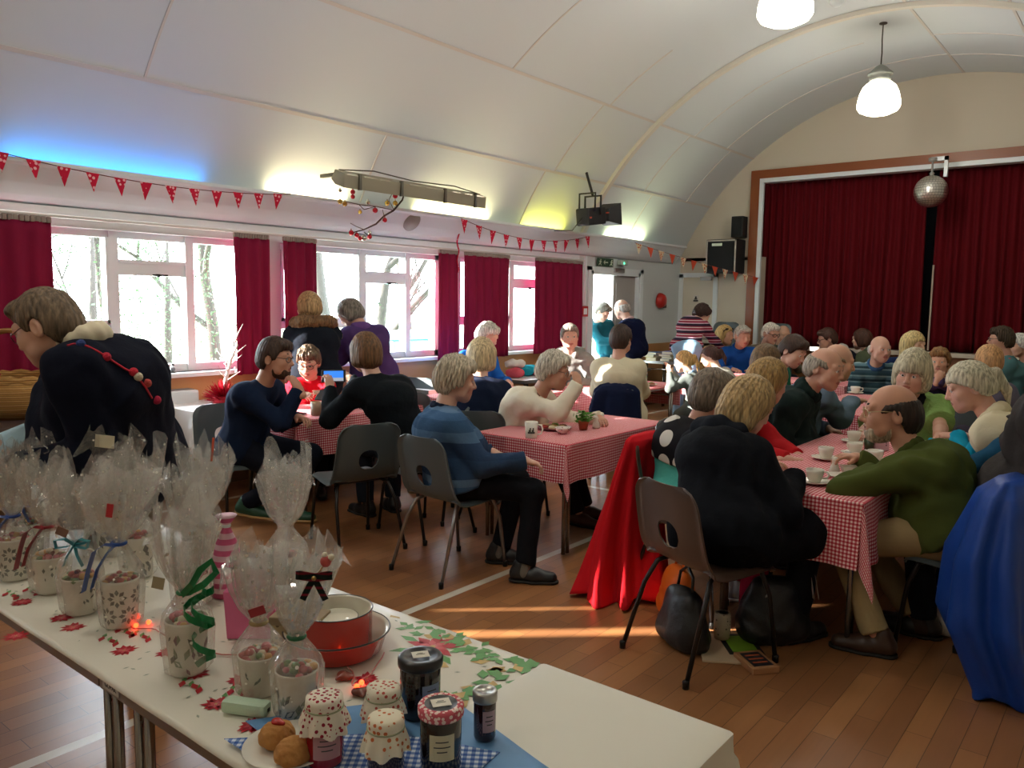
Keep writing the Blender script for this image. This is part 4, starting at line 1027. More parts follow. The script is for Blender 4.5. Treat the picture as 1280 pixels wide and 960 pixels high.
def chair_proto(pl, lm, name):
    me = shell_me.copy(); me.materials.clear(); me.materials.append(pl)
    t = bpy.data.objects.new(name, None); C.objects.link(t); obj('seat_shell', me, t)
    for q in (-1, 1):
        MB().tube([(q*.15, .13, .418), (q*.165, .155, .405), (q*.185, .19, .30), (q*.20, .225, .012)], .0105, 10).lathe([(.014, .0), (.015, .03), (.0105, .035)], 10, (q*.20, .226, 0), 1).build('leg', [lm, dkm], t)
        MB().tube([(q*.15, -.10, .415), (q*.17, -.14, .40), (q*.195, -.19, .30), (q*.215, -.285, .012)], .0105, 10).lathe([(.014, .0), (.015, .03), (.0105, .035)], 10, (q*.215, -.287, 0), 1).build('leg', [lm, dkm], t)
        MB().tube([(q*.15, .13, .418), (q*.15, -.10, .415)], .0105, 8).build('seat_rail', lm, t)
    MB().tube([(-.15, .06, .412), (.15, .06, .412)], .009, 8).tube([(-.15, -.06, .410), (.15, -.06, .410)], .009, 8).build('cross_rail', lm, t)
    return t
protos = {'grey': chair_proto(grey_pl, leg_blk, 'stacking_chair'), 'steel': chair_proto(grey_pl, leg_chr, 'stacking_chair'), 'brown': chair_proto(brown_pl, leg_blk, 'stacking_chair')}
used = set()
def chair(x, y, face, label, kind='grey', group='polypropylene stacking chairs'):
    o = protos[kind]
    if kind in used: o = copy_tree(o)
    used.add(kind); o.location = (x, y, 0); o.rotation_euler = (0, 0, face_yaw(*face)); tag(o, label, 'chair', group); return o

# ------------------------------------------------------------------ tables
ply = mat('table_top', 'a98a63', .4); alu = mat('alu_edge', '8d8a84', .35, .8); leg_steel = mat('table_leg_steel', '9a958e', .22, .9)
def folding_table(x0, x1, y0, y1, label, z=.70, group='folding trestle tables', twin='y', top=None):
    t = thing('folding_table', label, 'table', ((x0+x1)/2, (y0+y1)/2, 0), 0, group); hx, hy = (x1-x0)/2, (y1-y0)/2
    MB().box(-hx, hx, -hy, hy, z-.026, z-.004, bev=.004).build('tabletop', top or ply, t)
    f = MB(); f.box(-hx-.004, hx+.004, -hy-.004, -hy, z-.04, z-.002).box(-hx-.004, hx+.004, hy, hy+.004, z-.04, z-.002).box(-hx-.004, -hx, -hy, hy, z-.04, z-.002).box(hx, hx+.004, -hy, hy, z-.04, z-.002); f.build('edge_trim', alu, t)
    for sx in (-1, 1):
        for sy in (-1, 1):
            px, py = sx*(hx-.045), sy*(hy-.06); dx, dy = (.0, -sy*.045) if twin == 'y' else (-sx*.045, 0)
            MB().tube([(px, py, z-.03), (px, py, .006)], .0125, 10).tube([(px+dx, py+dy, z-.03), (px+dx, py+dy, .006)], .0125, 10).build('leg', leg_steel, t)
    if twin == 'y':
        for sy in (-1, 1): MB().tube([(-hx+.045, sy*(hy-.08), z-.12), (hx-.045, sy*(hy-.08), z-.12)], .008, 8).build('stretcher', leg_steel, t)
    else:
        for sx in (-1, 1): MB().tube([(sx*(hx-.08), -hy+.06, z-.12), (sx*(hx-.08), hy-.06, z-.12)], .008, 8).build('stretcher', leg_steel, t)
    return t
def cloth_mesh(x0, x1, y0, y1, z, oh, seed=0, wav=.012, step=.03, ohs=None):
    """rectangle laid over a table top, hanging over its edges, corners falling into folds"""
    oL, oR, oN, oF = ohs or (oh, oh, oh, oh); r = np.random.default_rng(seed)
    def axis(a, b, o1, o2):
        k1, k2, k = max(2, int(o1/step)), max(2, int(o2/step)), int((b-a)/.06)+1
        return np.r_[np.linspace(a-o1, a-.004, k1), np.linspace(a, b, k), np.linspace(b+.004, b+o2, k2)]
    xs, ys = axis(x0, x1, oL, oR), axis(y0, y1, oN, oF); V = []; UV = []
    ph = r.uniform(0, 6, 4)
    for y in ys:
        for x in xs:
            dx = max(x0-x, x-x1, 0); dy = max(y0-y, y-y1, 0); cxp = min(max(x, x0), x1); cyp = min(max(y, y0), y1)
            sx_, sy_ = (-1 if x < x0 else 1), (-1 if y < y0 else 1)
            if dx == 0 and dy == 0: p = (x, y, z+.0012+.001*math.sin(7*x+ph[0])*math.sin(6*y))
            elif dy == 0: p = (cxp+sx_*(.010+.06*dx+wav*dx/.25*math.sin(17*y+ph[1]+2*math.sin(5*y))), y, z+.001-dx*.985)
            elif dx == 0: p = (x, cyp+sy_*(.010+.06*dy+wav*dy/.25*math.sin(17*x+ph[2]+2*math.sin(5*x))), z+.001-dy*.985)
            else:
                rr = math.hypot(dx, dy); a = math.atan2(dy, dx); o = rr*(.06+.36*math.sin(2*a)**2*(1 if rr > 0 else 0))*.6+.010
                p = (cxp+sx_*o*math.cos(a), cyp+sy_*o*math.sin(a), z+.001-rr*.97)
            V.append(p); UV.append((x, y))
    nx, ny = len(xs), len(ys); F = np.array([(j*nx+i, j*nx+i+1, (j+1)*nx+i+1, (j+1)*nx+i) for j in range(ny-1) for i in range(nx-1)])
    return V, F, UV
def tablecloth(x0, x1, y0, y1, m, label, z=.70, oh=.25, seed=0, name='tablecloth', group=None, ohs=None):
    V, F, UV = cloth_mesh(x0-.006, x1+.006, y0-.006, y1+.006, z, oh, seed, ohs=ohs)
    me = mesh_from(name, V, F, m, True, uv=UV); bm = bmesh.new(); bm.from_mesh(me); bmesh.ops.recalc_face_normals(bm, faces=bm.faces); bmesh.ops.solidify(bm, geom=bm.faces[:], thickness=.0018); bm.to_mesh(me); bm.free()
    me.set_sharp_from_angle(angle=math.radians(60)); return tag(obj(name, me), label, 'tablecloth', group)
ging = gingham_mat('gingham_red', 'b4182c', .0085)
GG = 'red gingham tablecloths'; GT = 'folding tables under gingham'
TB = dict(A=(-5.30, -4.60, 3.35, 4.60), B=(-3.40, -2.70, 3.88, 5.13), C=(-1.64, -.95, 3.62, 5.45), E=(-5.05, -4.35, 5.0, 6.2), F=(-4.60, -3.92, 6.55, 7.70), D=(-2.30, -1.60, 6.5, 8.1), G=(-4.4, -2.55, 8.75, 9.4))
TLB = dict(A='folding table where the boy in red and the phone user sit', B='folding table of the old man in the blue striped fleece', C='folding table of the bearded man in olive and the woman in the black coat', E='folding table behind the old man in the striped fleece, mostly hidden', F='folding table beside the seat in the cream jumper, bare edge showing', D='folding table of the old man in the grey blue striped jumper', G='folding table near the stage in front of the man in the blue jumper')
CLB = dict(A='red gingham tablecloth on the table with the phone users', B='red gingham tablecloth on the centre table with flower pot and cake plate', C='red gingham tablecloth with teacups under the arms of the olive shirted man', E='red gingham tablecloth glimpsed behind the white haired man in stripes', F='red gingham tablecloth beside the cream jumper, ending short of the bare table edge', D='red gingham tablecloth in front of the bald man in striped jumper', G='red gingham tablecloth under the sleeve of the man in the blue jumper')
for k_, (a, b_, c_, d_) in TB.items():
    folding_table(a, b_, c_, d_, TLB[k_], group=GT, twin='x' if k_ == 'G' else 'y')
    oh = dict(A=.27, B=.235, C=.30).get(k_, .24); ohs = (oh, oh, oh, oh)
    if k_ == 'F': d2_ = d_; tablecloth(a, b_, c_, d_, ging, CLB[k_], oh=.24, seed=5, group=GG, ohs=(.24, .02, .24, .24))
    else: tablecloth(a, b_, c_, d_, ging, CLB[k_], oh=oh, seed=ord(k_), group=GG)
# bare tables along the window wall and by the exit
white_top = mat('white_top', 'e6e4e2', .35)
folding_table(-5.93, -5.40, 3.05, 4.35, 'white topped table under the left window by the radiator, bright with sun', group='white topped side tables', top=white_top, z=.72)
folding_table(-5.86, -5.25, 6.75, 8.0, 'white topped side table holding the pink and turquoise bundles', group='white topped side tables', top=white_top)
folding_table(-5.86, -5.30, 5.35, 6.2, 'small white topped table holding a basket under the thin curtain', group='white topped side tables', top=white_top)
folding_table(-5.75, -4.95, 10.1, 10.8, 'table by the fire bell heaped with books and papers', group='book tables near the exit', z=.73)
folding_table(-5.75, -5.15, 8.25, 9.3, 'table of books beside the open exit door', group='book tables near the exit')
tablecloth(-5.93, -5.40, 3.05, 4.35, mat('paper_white', 'e9e6e2', .7), 'white paper tablecloth on the table under the left window', z=.72, oh=.2, seed=3, ohs=(.003, .35, .3, .1), group='white cloths')
# the cake stall in front: two tables end to end
FY0, FY1 = .785, 1.455
st1 = folding_table(-1.815, -.62, FY0, FY1, 'nearest stall table carrying jam jars, steel legs at its left end', group='stall tables', twin='x', top=white_top)
st2 = folding_table(-3.05, -1.83, FY0, FY1, 'stall table at far left carrying the wrapped mugs', group='stall tables', twin='x', top=white_top)
lab = MB().box(-1.80, -1.725, FY0-.0062, FY0-.0045, .667, .692).build('maker_label', mat('label_grey', 'b9b6ae', .5), None)
def text_mesh(name, txt, size, m, parent, M, ext=.0004):
    cu = bpy.data.curves.new(name, 'FONT'); cu.body = txt; cu.size = size; cu.extrude = ext; cu.align_x = 'CENTER'; cu.align_y = 'CENTER'
    o = bpy.data.objects.new(name, cu); C.objects.link(o); bpy.context.view_layer.update()
    me = bpy.data.meshes.new_from_object(o.evaluated_get(bpy.context.evaluated_depsgraph_get())); bpy.data.objects.remove(o)
    me.transform(M); me.materials.clear(); me.materials.append(m); return obj(name, me, parent)
lab.location = (-st1.location.x, -st1.location.y, 0); lab.parent = st1
ink = mat('ink_dark', '3a3834', .6)
text_mesh('lettering', 'GOPAK', .016, ink, lab, Matrix.Translation((-1.762, FY0-.0064, .679))@Matrix.Rotation(PI/2, 4, 'X'))
for o in (): pass
# radiators
def radiator(y0, y1, label):
    t = thing('storage_heater', label, 'heater', (XW+.07, (y0+y1)/2, .12), 0, 'white storage heaters on the window wall'); h = (y1-y0)/2
    MB().box(-.05, .09, -h, h, 0, .70, bev=.018).build('casing', gloss_white, t)
    mb = MB()
    for i in range(5): mb.box(-.03+.022*i, -.018+.022*i, -h+.03, h-.03, .699, .706)
    mb.build('top_grille', mat('grille_grey', '8c8b88', .5), t)
    mb = MB()
    for q in (-1, 1): mb.box(-.03, .06, q*(h-.08)-.02, q*(h-.08)+.02, -.12, .0)
    mb.build('foot', dkm, t)
radiator(2.62, 3.35, 'white storage heater below the left window beside the pompom cardigan'); radiator(5.0, 5.5, 'white storage heater below the middle window')
# ------------------------------------------------------------------ things on the stall
Z = .704
vinyl = mat('oilcloth', 'ded8c8', .28, spec=.5, bump=.05, bscale=5); pred = mat('print_red', 'b3182a', .3); pred2 = mat('print_pink', 'cf5a63', .3); pgrn = mat('print_green', '5c9a55', .3); pyel = mat('print_ochre', 'c9a868', .3); pgry = mat('print_grey', '9aa08e', .3)
# printed oilcloth: cloth and its flowers are one mesh
V, F, UV = cloth_mesh(-3.05, -1.06, FY0-.002, FY1+.002, .7005, .03, 4, ohs=(.02, .004, .012, .12))
mb = MB(); mb.add(V, [tuple(f) for f in F], 0, True)
rf = random.Random(5)
def petal(cx_, cy_, a, r0, r1, wd, m, z):
    c, s_ = math.cos(a), math.sin(a); P = lambda u, v: (cx_+u*c-v*s_, cy_+u*s_+v*c, z)
    mb.add([P(r0, 0), P((r0+r1)*.5, wd), P(r1, 0), P((r0+r1)*.5, -wd)], [(0, 1, 2, 3)] if True else [], m)
def poinsettia(x, y, r, big=False):
    n = 11 if not big else 9
    for i in range(n): petal(x, y, 2*PI*i/n+rf.uniform(-.15, .15), r*.1, r*rf.uniform(.8, 1.1), r*.2, 1, .7030)
    for i in range(6): petal(x, y, 2*PI*i/6+.3, 0, r*.55, r*.13, 2, .7033)
    if big:
        for i in range(7): petal(x, y, 2*PI*i/7+.5, r*.6, r*1.45, r*.16, 3, .7027)
    mb.add([(x+.1*r*math.cos(a), y+.1*r*math.sin(a), .7036) for a in np.linspace(0, 2*PI, 7)[:-1]], [tuple(range(6))], 4)
for px, py in ((77, 772), (92, 784), (315, 906), (333, 908), (458, 848), (155, 813), (245, 842), (20, 795), (158, 773), (28, 752), (300, 850), (210, 815), (270, 880)):
    g = G(px, py, .703); poinsettia(g[0], g[1], .032)
for px, py in ((150, 785), (290, 860), (310, 875), (130, 795), (35, 735), (10, 740), (280, 870), (170, 790), (230, 850), (360, 925)):
    g = G(px, py, .703); a = 2.4
    for k in range(3): petal(g[0]+.028*k, g[1]+.004*k, a-PI+.5*(k % 2), 0, .034, .008, 1, .7029); petal(g[0]+.028*k+.01, g[1]-.008, a, 0, .03, .006, 3, .7028)
for i in range(150):
    x, y = rf.uniform(-2.6, -1.1), rf.uniform(FY0+.03, FY1-.03); petal(x, y, rf.uniform(0, 6), -.008, .008, .003, 5, .7025)
g = G(530, 812, .703); poinsettia(-1.33, 1.36, .075, True)
for i in range(60):
    x = -1.07-.42*rf.random()**1.2; y = FY1-.012-.05*rf.random(); a = rf.uniform(0, 6); petal(x, y, a, 0, .035, .010, 3, .7031+i*1e-6)
for i in range(40):
    x = -1.075-.06*rf.random(); y = 1.10+.34*rf.random(); petal(x, y, rf.uniform(0, 6), 0, .045, .014, 3 if rf.random() < .7 else 4, .7032+i*1e-6)
for i in range(14): petal(-1.33+rf.uniform(-.2, .2), 1.37+rf.uniform(-.08, .05), rf.uniform(0, 6), .0, .05, .016, 4, .7024)
o = mb.build('oilcloth', [vinyl, pred, pred2, pgrn, pyel, pgry]); tag(o, 'white oilcloth printed with red poinsettias under the wrapped mugs', 'tablecloth')
tablecloth(-1.06, -.615, FY0, FY1, mat('white_cloth', 'd9d3c3', .6, bump=.05, bscale=8), 'plain white tablecloth over the right end of the stall', z=.702, oh=.14, seed=8, ohs=(.004, .22, .10, .14), group='white cloths')
# flat blue cloths under the jars
def flat_cloth(pts, z, m, name, label, n=14, cat='cloth', group='blue cloths under the jam jars'):
    P = [np.array(p) for p in pts]; V = []; UV = []
    for j in range(n+1):
        for i in range(n+1):
            u, v = i/n, j/n; q = P[0]*(1-u)*(1-v)+P[1]*u*(1-v)+P[2]*u*v+P[3]*(1-u)*v
            V.append((q[0], q[1], z+.0015*math.sin(9*u+3*v)*math.sin(7*v)+.0016)); UV.append((q[0]*.8+q[1]*.6, -q[0]*.6+q[1]*.8))
    W = n+1; F = np.array([(j*W+i, j*W+i+1, (j+1)*W+i+1, (j+1)*W+i) for j in range(n) for i in range(n)])
    me = mesh_from(name, V, F, m, True, uv=UV); bm = bmesh.new(); bm.from_mesh(me); bmesh.ops.solidify(bm, geom=bm.faces[:], thickness=-.0015); bm.to_mesh(me); bm.free()
    return tag(obj(name, me), label, cat, group)
g1, g2 = G(560, 868, .704), G(800, 985, .704)
flat_cloth([(-1.36, .86), (-.72, .80), (-.80, 1.12), (-1.14, 1.20)], .7065, mat('blue_paper', '5f8fbd', .55), 'blue_cloth', 'plain blue cloth spread under the jam jars')
flat_cloth([(-1.33, .795), (-.86, .79), (-.90, 1.10), (-1.10, 1.02)], .7085, gingham_mat('gingham_blue', '2f56a0', .0075, 'd5dde8'), 'gingham_cloth', 'blue and white gingham cloth under the jam jars')
# wrapped mugs
cello, nt, b = new_mat('cellophane'); L = nt.links; nt.nodes.remove(b)
tc = N(nt, 'ShaderNodeTexCoord'); v = N(nt, 'ShaderNodeTexVoronoi'); v.inputs['Scale'].default_value = 34; L.new(tc.outputs['Object'], v.inputs['Vector'])
lt = N(nt, 'ShaderNodeMath', operation='LESS_THAN'); lt.inputs[1].default_value = .13; L.new(v.outputs['Distance'], lt.inputs[0])
tr = N(nt, 'ShaderNodeBsdfTransparent'); tr.inputs[0].default_value = (.97, .97, .96, 1); gl = N(nt, 'ShaderNodeBsdfGlossy'); gl.inputs['Roughness'].default_value = .12; df = N(nt, 'ShaderNodeBsdfDiffuse'); df.inputs[0].default_value = col('e8e4da')
ns = N(nt, 'ShaderNodeTexNoise'); ns.inputs['Scale'].default_value = 30; ns.inputs['Detail'].default_value = 2; L.new(tc.outputs['Object'], ns.inputs['Vector'])
bp = N(nt, 'ShaderNodeBump'); bp.inputs['Strength'].default_value = .8; bp.inputs['Distance'].default_value = .012; L.new(ns.outputs['Fac'], bp.inputs['Height']); L.new(bp.outputs['Normal'], gl.inputs['Normal'])
lw = N(nt, 'ShaderNodeLayerWeight'); lw.inputs[0].default_value = .28; L.new(bp.outputs['Normal'], lw.inputs['Normal'])
mA = N(nt, 'ShaderNodeMath', operation='MULTIPLY_ADD'); mA.inputs[1].default_value = .42; mA.inputs[2].default_value = .07; L.new(lw.outputs['Facing'], mA.inputs[0])
m1_ = N(nt, 'ShaderNodeMixShader'); L.new(mA.outputs[0], m1_.inputs[0]); L.new(tr.outputs[0], m1_.inputs[1]); L.new(gl.outputs[0], m1_.inputs[2])
hz = N(nt, 'ShaderNodeMixShader'); hz.inputs[0].default_value = .19; L.new(m1_.outputs[0], hz.inputs[1]); trl = N(nt, 'ShaderNodeBsdfTranslucent'); trl.inputs[0].default_value = col('e9e5dc'); ad = N(nt, 'ShaderNodeMixShader'); ad.inputs[0].default_value = .5; L.new(df.outputs[0], ad.inputs[1]); L.new(trl.outputs[0], ad.inputs[2]); L.new(ad.outputs[0], hz.inputs[2])
m3_ = N(nt, 'ShaderNodeMixShader'); L.new(lt.outputs[0], m3_.inputs[0]); L.new(hz.outputs[0], m3_.inputs[1]); L.new(df.outputs[0], m3_.inputs[2]); L.new(m3_.outputs[0], nt.nodes['Material Output'].inputs[0])
china = mat('china_white', 'e2dccd', .25, spec=.5); dark_print = mat('print_dark', '4a4c42', .4); sage = mat('print_sage', '7d8668', .4); dusk = mat('print_plum', '7e5560', .4)
sweets_c = [mat('sweet_'+c, c, .35) for c in ('a8342c', 'd9a25a', '5d7a3c', 'c96a72', '7a3a2a', 'e0cfae')]
def ribbon(mb, pts, wd, up=(0, 0, 1)):
    up = Vector(up); pts = [Vector(p) for p in pts]; V = []
    for i, p in enumerate(pts):
        t = (pts[min(i+1, len(pts)-1)]-pts[max(i-1, 0)]).normalized(); n = t.cross(up); n = n.normalized() if n.length > .05 else Vector((1, 0, 0)); s_ = n.cross(t).normalized()*wd*.5
        th = n*.0006; V += [p-s_-th, p+s_-th, p+s_+th, p-s_+th]
    F = []
    for i in range(len(pts)-1):
        a, b_ = i*4, i*4+4; F += [(a+k, a+(k+1) % 4, b_+(k+1) % 4, b_+k) for k in range(4)]
    F += [(0, 3, 2, 1), tuple(len(pts)*4-4+k for k in range(4))]
    mb.add(V, F)
def wrapped_mug(x, y, label, pattern='flower', hm=.125, rm=.046, neck=.19, top=.40, rib=None, seed=0, tall=True, cup=True, fill=True, lean=(0, 0), tagc=None, fat=1.):
    t = thing('wrapped_mug', label, 'gift mug', (x, y, Z), 0, 'cellophane wrapped gift mugs'); r = random.Random(seed)
    if cup:
        prof = [(.0001, .0), (rm*.80, .0), (rm*.84, .004), (rm*.9, hm*.4), (rm*1.02, hm*.95), (rm*1.03, hm), (rm*.97, hm), (rm*.95, hm*.9), (rm*.84, .012), (.0001, .01)]
        mb = MB(); mb.lathe(prof, 32)
        if pattern == 'flower':
            for row, z0 in enumerate((hm*.28, hm*.66)):
                for k in range(5):
                    a0_ = 2*PI*(k+.5*row)/5
                    for pth in range(8):
                        b_ = 2*PI*pth/8; R2 = []
                        for u, w_ in ((.008, 0), (.016, .0055), (.025, 0), (.016, -.0055)):
                            du, dz = u*math.cos(b_)-w_*math.sin(b_), u*math.sin(b_)+w_*math.cos(b_); zz = z0+dz; rr_ = np.interp(zz, [0, .4*hm, .95*hm], [rm*.84, rm*.9, rm*1.02])+.0008; aa = a0_+du/rr_; R2.append((rr_*math.cos(aa), rr_*math.sin(aa), zz))
                        mb.add(R2, [(0, 1, 2, 3)], 1)
        elif pattern in ('leaf', 'rose', 'twig', 'blot'):
            for k in range(46 if pattern != 'blot' else 16):
                a0_ = r.uniform(0, 2*PI); z0 = r.uniform(hm*.08, hm*(.75 if pattern != 'twig' else .6)); b_ = r.uniform(.6, 2.5); ln = r.uniform(.010, .02) if pattern == 'blot' else r.uniform(.014, .032); w2 = ln*r.uniform(.14, .3); R2 = []
                for u, w_ in ((-ln/2, 0), (0, w2), (ln/2, 0), (0, -w2)):
                    du, dz = u*math.cos(b_)-w_*math.sin(b_), u*math.sin(b_)+w_*math.cos(b_); zz = max(.004, z0+dz); rr_ = np.interp(zz, [0, .4*hm, .95*hm], [rm*.84, rm*.9, rm*1.02])+.0008+k*1e-6; aa = a0_+du/rr_; R2.append((rr_*math.cos(aa), rr_*math.sin(aa), zz))
                mb.add(R2, [(0, 1, 2, 3)], r.choice((1, 2, 3)) if pattern == 'rose' else 1 if pattern != 'twig' else r.choice((1, 2)))
        mb.build('mug', [china, dark_print, sage, dusk], t)
        if fill:
            mb = MB()
            for k in range(26):
                a, q = r.uniform(0, 2*PI), rm*.82*math.sqrt(r.random()); mb.ball((q*math.cos(a), q*math.sin(a), hm-.006+r.uniform(0, .022)*(1-q/rm)), r.uniform(.007, .012), 8, r.randrange(6), (1, 1, .8))
            o = mb.build('sweets', sweets_c, t); o['kind'] = 'stuff'
    # the cellophane: gathered at the neck, flaring above
    n = 60; V = []; F = []; rings = [(.90, .002), (1.12, .012), (1.20, .05), (1.27, .10), (1.12, neck*.72), (.72, neck*.87), (.36, neck), (.46, neck+.010), (1.0, neck+.04), (1.5, neck+.085), (1.9, neck+.15), (2.15, top)]
    p1, p2_, p3_ = [r.uniform(0, 6) for _ in range(3)]
    for k, (rf_, z) in enumerate(rings):
        up_ = max(0, k-6)/5
        for j in range(n):
            a = 2*PI*j/n; pl = math.sin(a*9+p1+k*.25)*.5+math.sin(a*5+p2_)*.6+math.sin(a*14+p3_-k*.3)*.3
            rr_ = rm*rf_*fat*(1+(.05 if k < 6 else .10+.20*up_)*pl); zz = z
            if k == len(rings)-1: zz = z-(.055*abs(math.sin(a*2+p2_))+.035*math.sin(a*3.+p1)+.03*pl)
            if k == len(rings)-2: zz = z-.012*abs(math.sin(a*2+p2_))
            sq = 1-.45*up_*abs(math.cos(a+p3_))
            V.append((rr_*sq*math.cos(a)+lean[0]*max(0, z-neck), rr_*sq*math.sin(a)+lean[1]*max(0, z-neck), zz))
    for k in range(len(rings)-1):
        for j in range(n): F.append((k*n+j, k*n+(j+1) % n, (k+1)*n+(j+1) % n, (k+1)*n+j))
    for lay in (1, 2):          # the gathered film lies in several layers above the tie
        o_ = len(V)
        for k, (rf_, z) in enumerate(rings[6:]):
            for j in range(n):
                a = 2*PI*j/n+.2*lay; pl = math.sin(a*7+p2_*lay+k*.3)*.6+math.sin(a*4+p3_)*.6+math.sin(a*12+p1-k*.2)*.35; q = k/5
                rr_ = rm*rf_*fat*(.80-.22*lay*.6)*(1+(.12+.30*q)*pl); zz = z-.012*lay*q-(.045*abs(math.sin(a*2.5+p1*lay)) if k == 5 else 0); sq = 1-.55*q*abs(math.cos(a+p1*lay))
                V.append((rr_*sq*math.cos(a)+lean[0]*max(0, z-neck), rr_*sq*math.sin(a)+lean[1]*max(0, z-neck), zz))
        for k in range(5):
            for j in range(n): F.append((o_+k*n+j, o_+k*n+(j+1) % n, o_+(k+1)*n+(j+1) % n, o_+(k+1)*n+j))
    me = mesh_from('cellophane', V, np.array(F), cello, True); obj('cellophane', me, t)
    if rib:
        c, style = rib; mb = MB(); rm_ = mat('ribbon_'+c, c, .35)
        mb.tube([(rm*.36*math.cos(a), rm*.36*math.sin(a), neck) for a in np.linspace(0, 2*PI, 17)[:-1]], .005, 6, closed=True)
        F_ = Vector((.62, -.78, 0)); Rr = Vector((.78, .63, 0)); o_ = F_*rm*.45
        P = lambda u, d, z: o_+Rr*u+F_*d+Vector((0, 0, neck+z))
        if style == 'tail':
            ribbon(mb, [P(0, 0, 0), P(-.02, .012, .006), P(-.045, .014, -.012), P(-.06, .016, -.06), P(-.072, .02, -.115)], .024, F_); ribbon(mb, [P(0, 0, 0), P(-.015, .014, -.02), P(-.035, .02, -.055), P(-.05, .022, -.105)], .018, F_)
        elif style == 'bow':
            for q in (-1, 1): ribbon(mb, [P(0, 0, 0), P(q*.02, .01, .018), P(q*.045, .012, .014), P(q*.04, .014, -.006), P(q*.01, .01, -.002)], .014, F_); ribbon(mb, [P(0, 0, 0), P(q*.012, .012, -.025), P(q*.025, .01, -.055)], .013, F_)
        elif style == 'curl':
            for q, ln in ((1, 14), (1.7, 22)): mb2 = [P(.012+.024*q+.024*math.sin(i*.72+q), .018+.020*math.cos(i*.72+q), .02-.0085*i) for i in range(ln)]; ribbon(mb, mb2, .015, (0, 0, 1))
            ribbon(mb, [P(0, 0, 0), P(.03, .02, .03), P(.05, .02, .065), P(.075, .02, .085), P(.085, .02, .06), P(.06, .03, .035), P(.02, .01, .01)], .015, (0, 0, 1))
        mb.build('ribbon', rm_, t)
    if tagc:
        F_ = Vector((.62, -.78, 0)); Rr = Vector((.78, .63, 0)); c, u, z, w_, h_, tilt = tagc; mb = MB(); mb.box(-w_/2, w_/2, -.001, .001, -h_/2, h_/2)
        M = Matrix.Translation(F_*rm*1.25+Rr*u+Vector((0, 0, z)))@Matrix.Rotation(math.atan2(Rr.y, Rr.x), 4, 'Z')@Matrix.Rotation(tilt, 4, 'Y'); mb.xform(M); mb.build('gift_tag', mat('tag_'+c, c, .6), t)
    return t
def gp(px, py): g = G(px, py, Z); return g[0], g[1]
wrapped_mug(*gp(20, 722), 'wrapped mug with dark daisy print at the left edge, blue ribbon', 'flower', rib=('27489a', 'tail'), seed=1, tagc=('8a5a46', -.03, .30, .03, .05, .1))
wrapped_mug(*gp(64, 738), 'wrapped pale mug tied with a crimson ribbon', 'blot', rib=('8e1424', 'tail'), seed=2, hm=.105)
wrapped_mug(*gp(102, 764), 'wrapped plain white mug tied with thin teal ribbon, left of the blue ribboned one', 'blot', rib=('2f8a94', 'bow'), seed=3, hm=.10, tagc=('7d5b4a', -.01, .235, .03, .022, .4))
wrapped_mug(*gp(152, 780), 'wrapped white mug with black daisy print tied with broad blue ribbon', 'flower', rib=('1d4d9c', 'tail'), seed=4, neck=.215, top=.43, tagc=('b3242c', .01, .315, .016, .034, .15))
wrapped_mug(*gp(235, 838), 'wrapped mug with grey rose print tied with curling green ribbon', 'rose', rib=('0f7a44', 'curl'), seed=5, hm=.125, neck=.185, top=.40, tagc=('a59a7c', -.035, .225, .026, .026, .2))
wrapped_mug(*gp(325, 864), 'wrapped plain white mug of sweets with a gold tie and red tag', 'blot', rib=('a58f5f', 'none'), seed=6, hm=.088, rm=.044, neck=.155, top=.345, tagc=('a03038', .015, .20, .034, .018, -.35))
wm7 = wrapped_mug(*gp(372, 892), 'wrapped mug with winter tree print beside the jam jars, dark green tie', 'twig', rib=('12633a', 'none'), seed=7, hm=.098, rm=.043, neck=.165, top=.37, lean=(.12, .1), tagc=('dcd8cc', .035, .012, .045, .03, -.6))
wrapped_mug(-2.02, 1.12, 'wrapped mug half hidden between the blue and green ribboned ones', 'blot', rib=('3f8fa8', 'none'), seed=8, hm=.09)
wrapped_mug(-2.36, 1.14, 'wrapped mug in the back row behind the crimson ribboned one', 'leaf', rib=None, seed=9, top=.41, neck=.2)
wrapped_mug(-2.62, 1.18, 'wrapped mug in the back row below the bending woman, cream tag at its top', 'leaf', rib=None, seed=10, top=.42, neck=.20, tagc=('d8cdb0', .02, .385, .06, .04, .1))
wrapped_mug(-2.20, 1.28, 'wrapped mug in the back row with an orange stick poking out', 'rose', rib=None, seed=11, top=.42, neck=.20, tagc=('d4552e', .04, .40, .006, .07, .1))
wrapped_mug(-2.75, .98, 'wrapped mug at the very left edge of the stall behind the daisy one', 'flower', rib=('27489a', 'bow'), seed=12, top=.41)
wrapped_mug(-1.88, 1.33, 'wrapped clear bag with sparkling dots in front of the floor glare', 'blot', rib=None, seed=13, top=.43, neck=.2, fat=1.15)
# pink bag and boxes between them
t = thing('gift_bag', 'pink paper gift bag behind the green ribboned mug', 'gift bag', (-1.72, 1.12, Z), .7)
mb = MB(); V = [(-.06, -.03, 0), (.06, -.03, 0), (.06, .03, 0), (-.06, .03, 0), (-.066, -.034, .12), (.06, -.03, .125), (.064, .03, .11), (-.06, .034, .128), (-.03, -.006, .165), (.028, -.004, .17), (.03, .006, .165), (-.03, .006, .17)]
mb.add(V, [(0, 3, 2, 1), (0, 1, 5, 4), (1, 2, 6, 5), (2, 3, 7, 6), (3, 0, 4, 7), (4, 5, 9, 8), (5, 6, 10, 9), (6, 7, 11, 10), (7, 4, 8, 11), (8, 9, 10, 11)]); mb.build('bag', mat('bag_pink', 'd96a94', .4), t); MB().tube([(-.02, 0, .165), (-.02, .0, .2), (.02, 0, .2), (.02, 0, .168)], .003, 6).build('handle', mat('bag_handle', 'c9a9b4', .6), t)
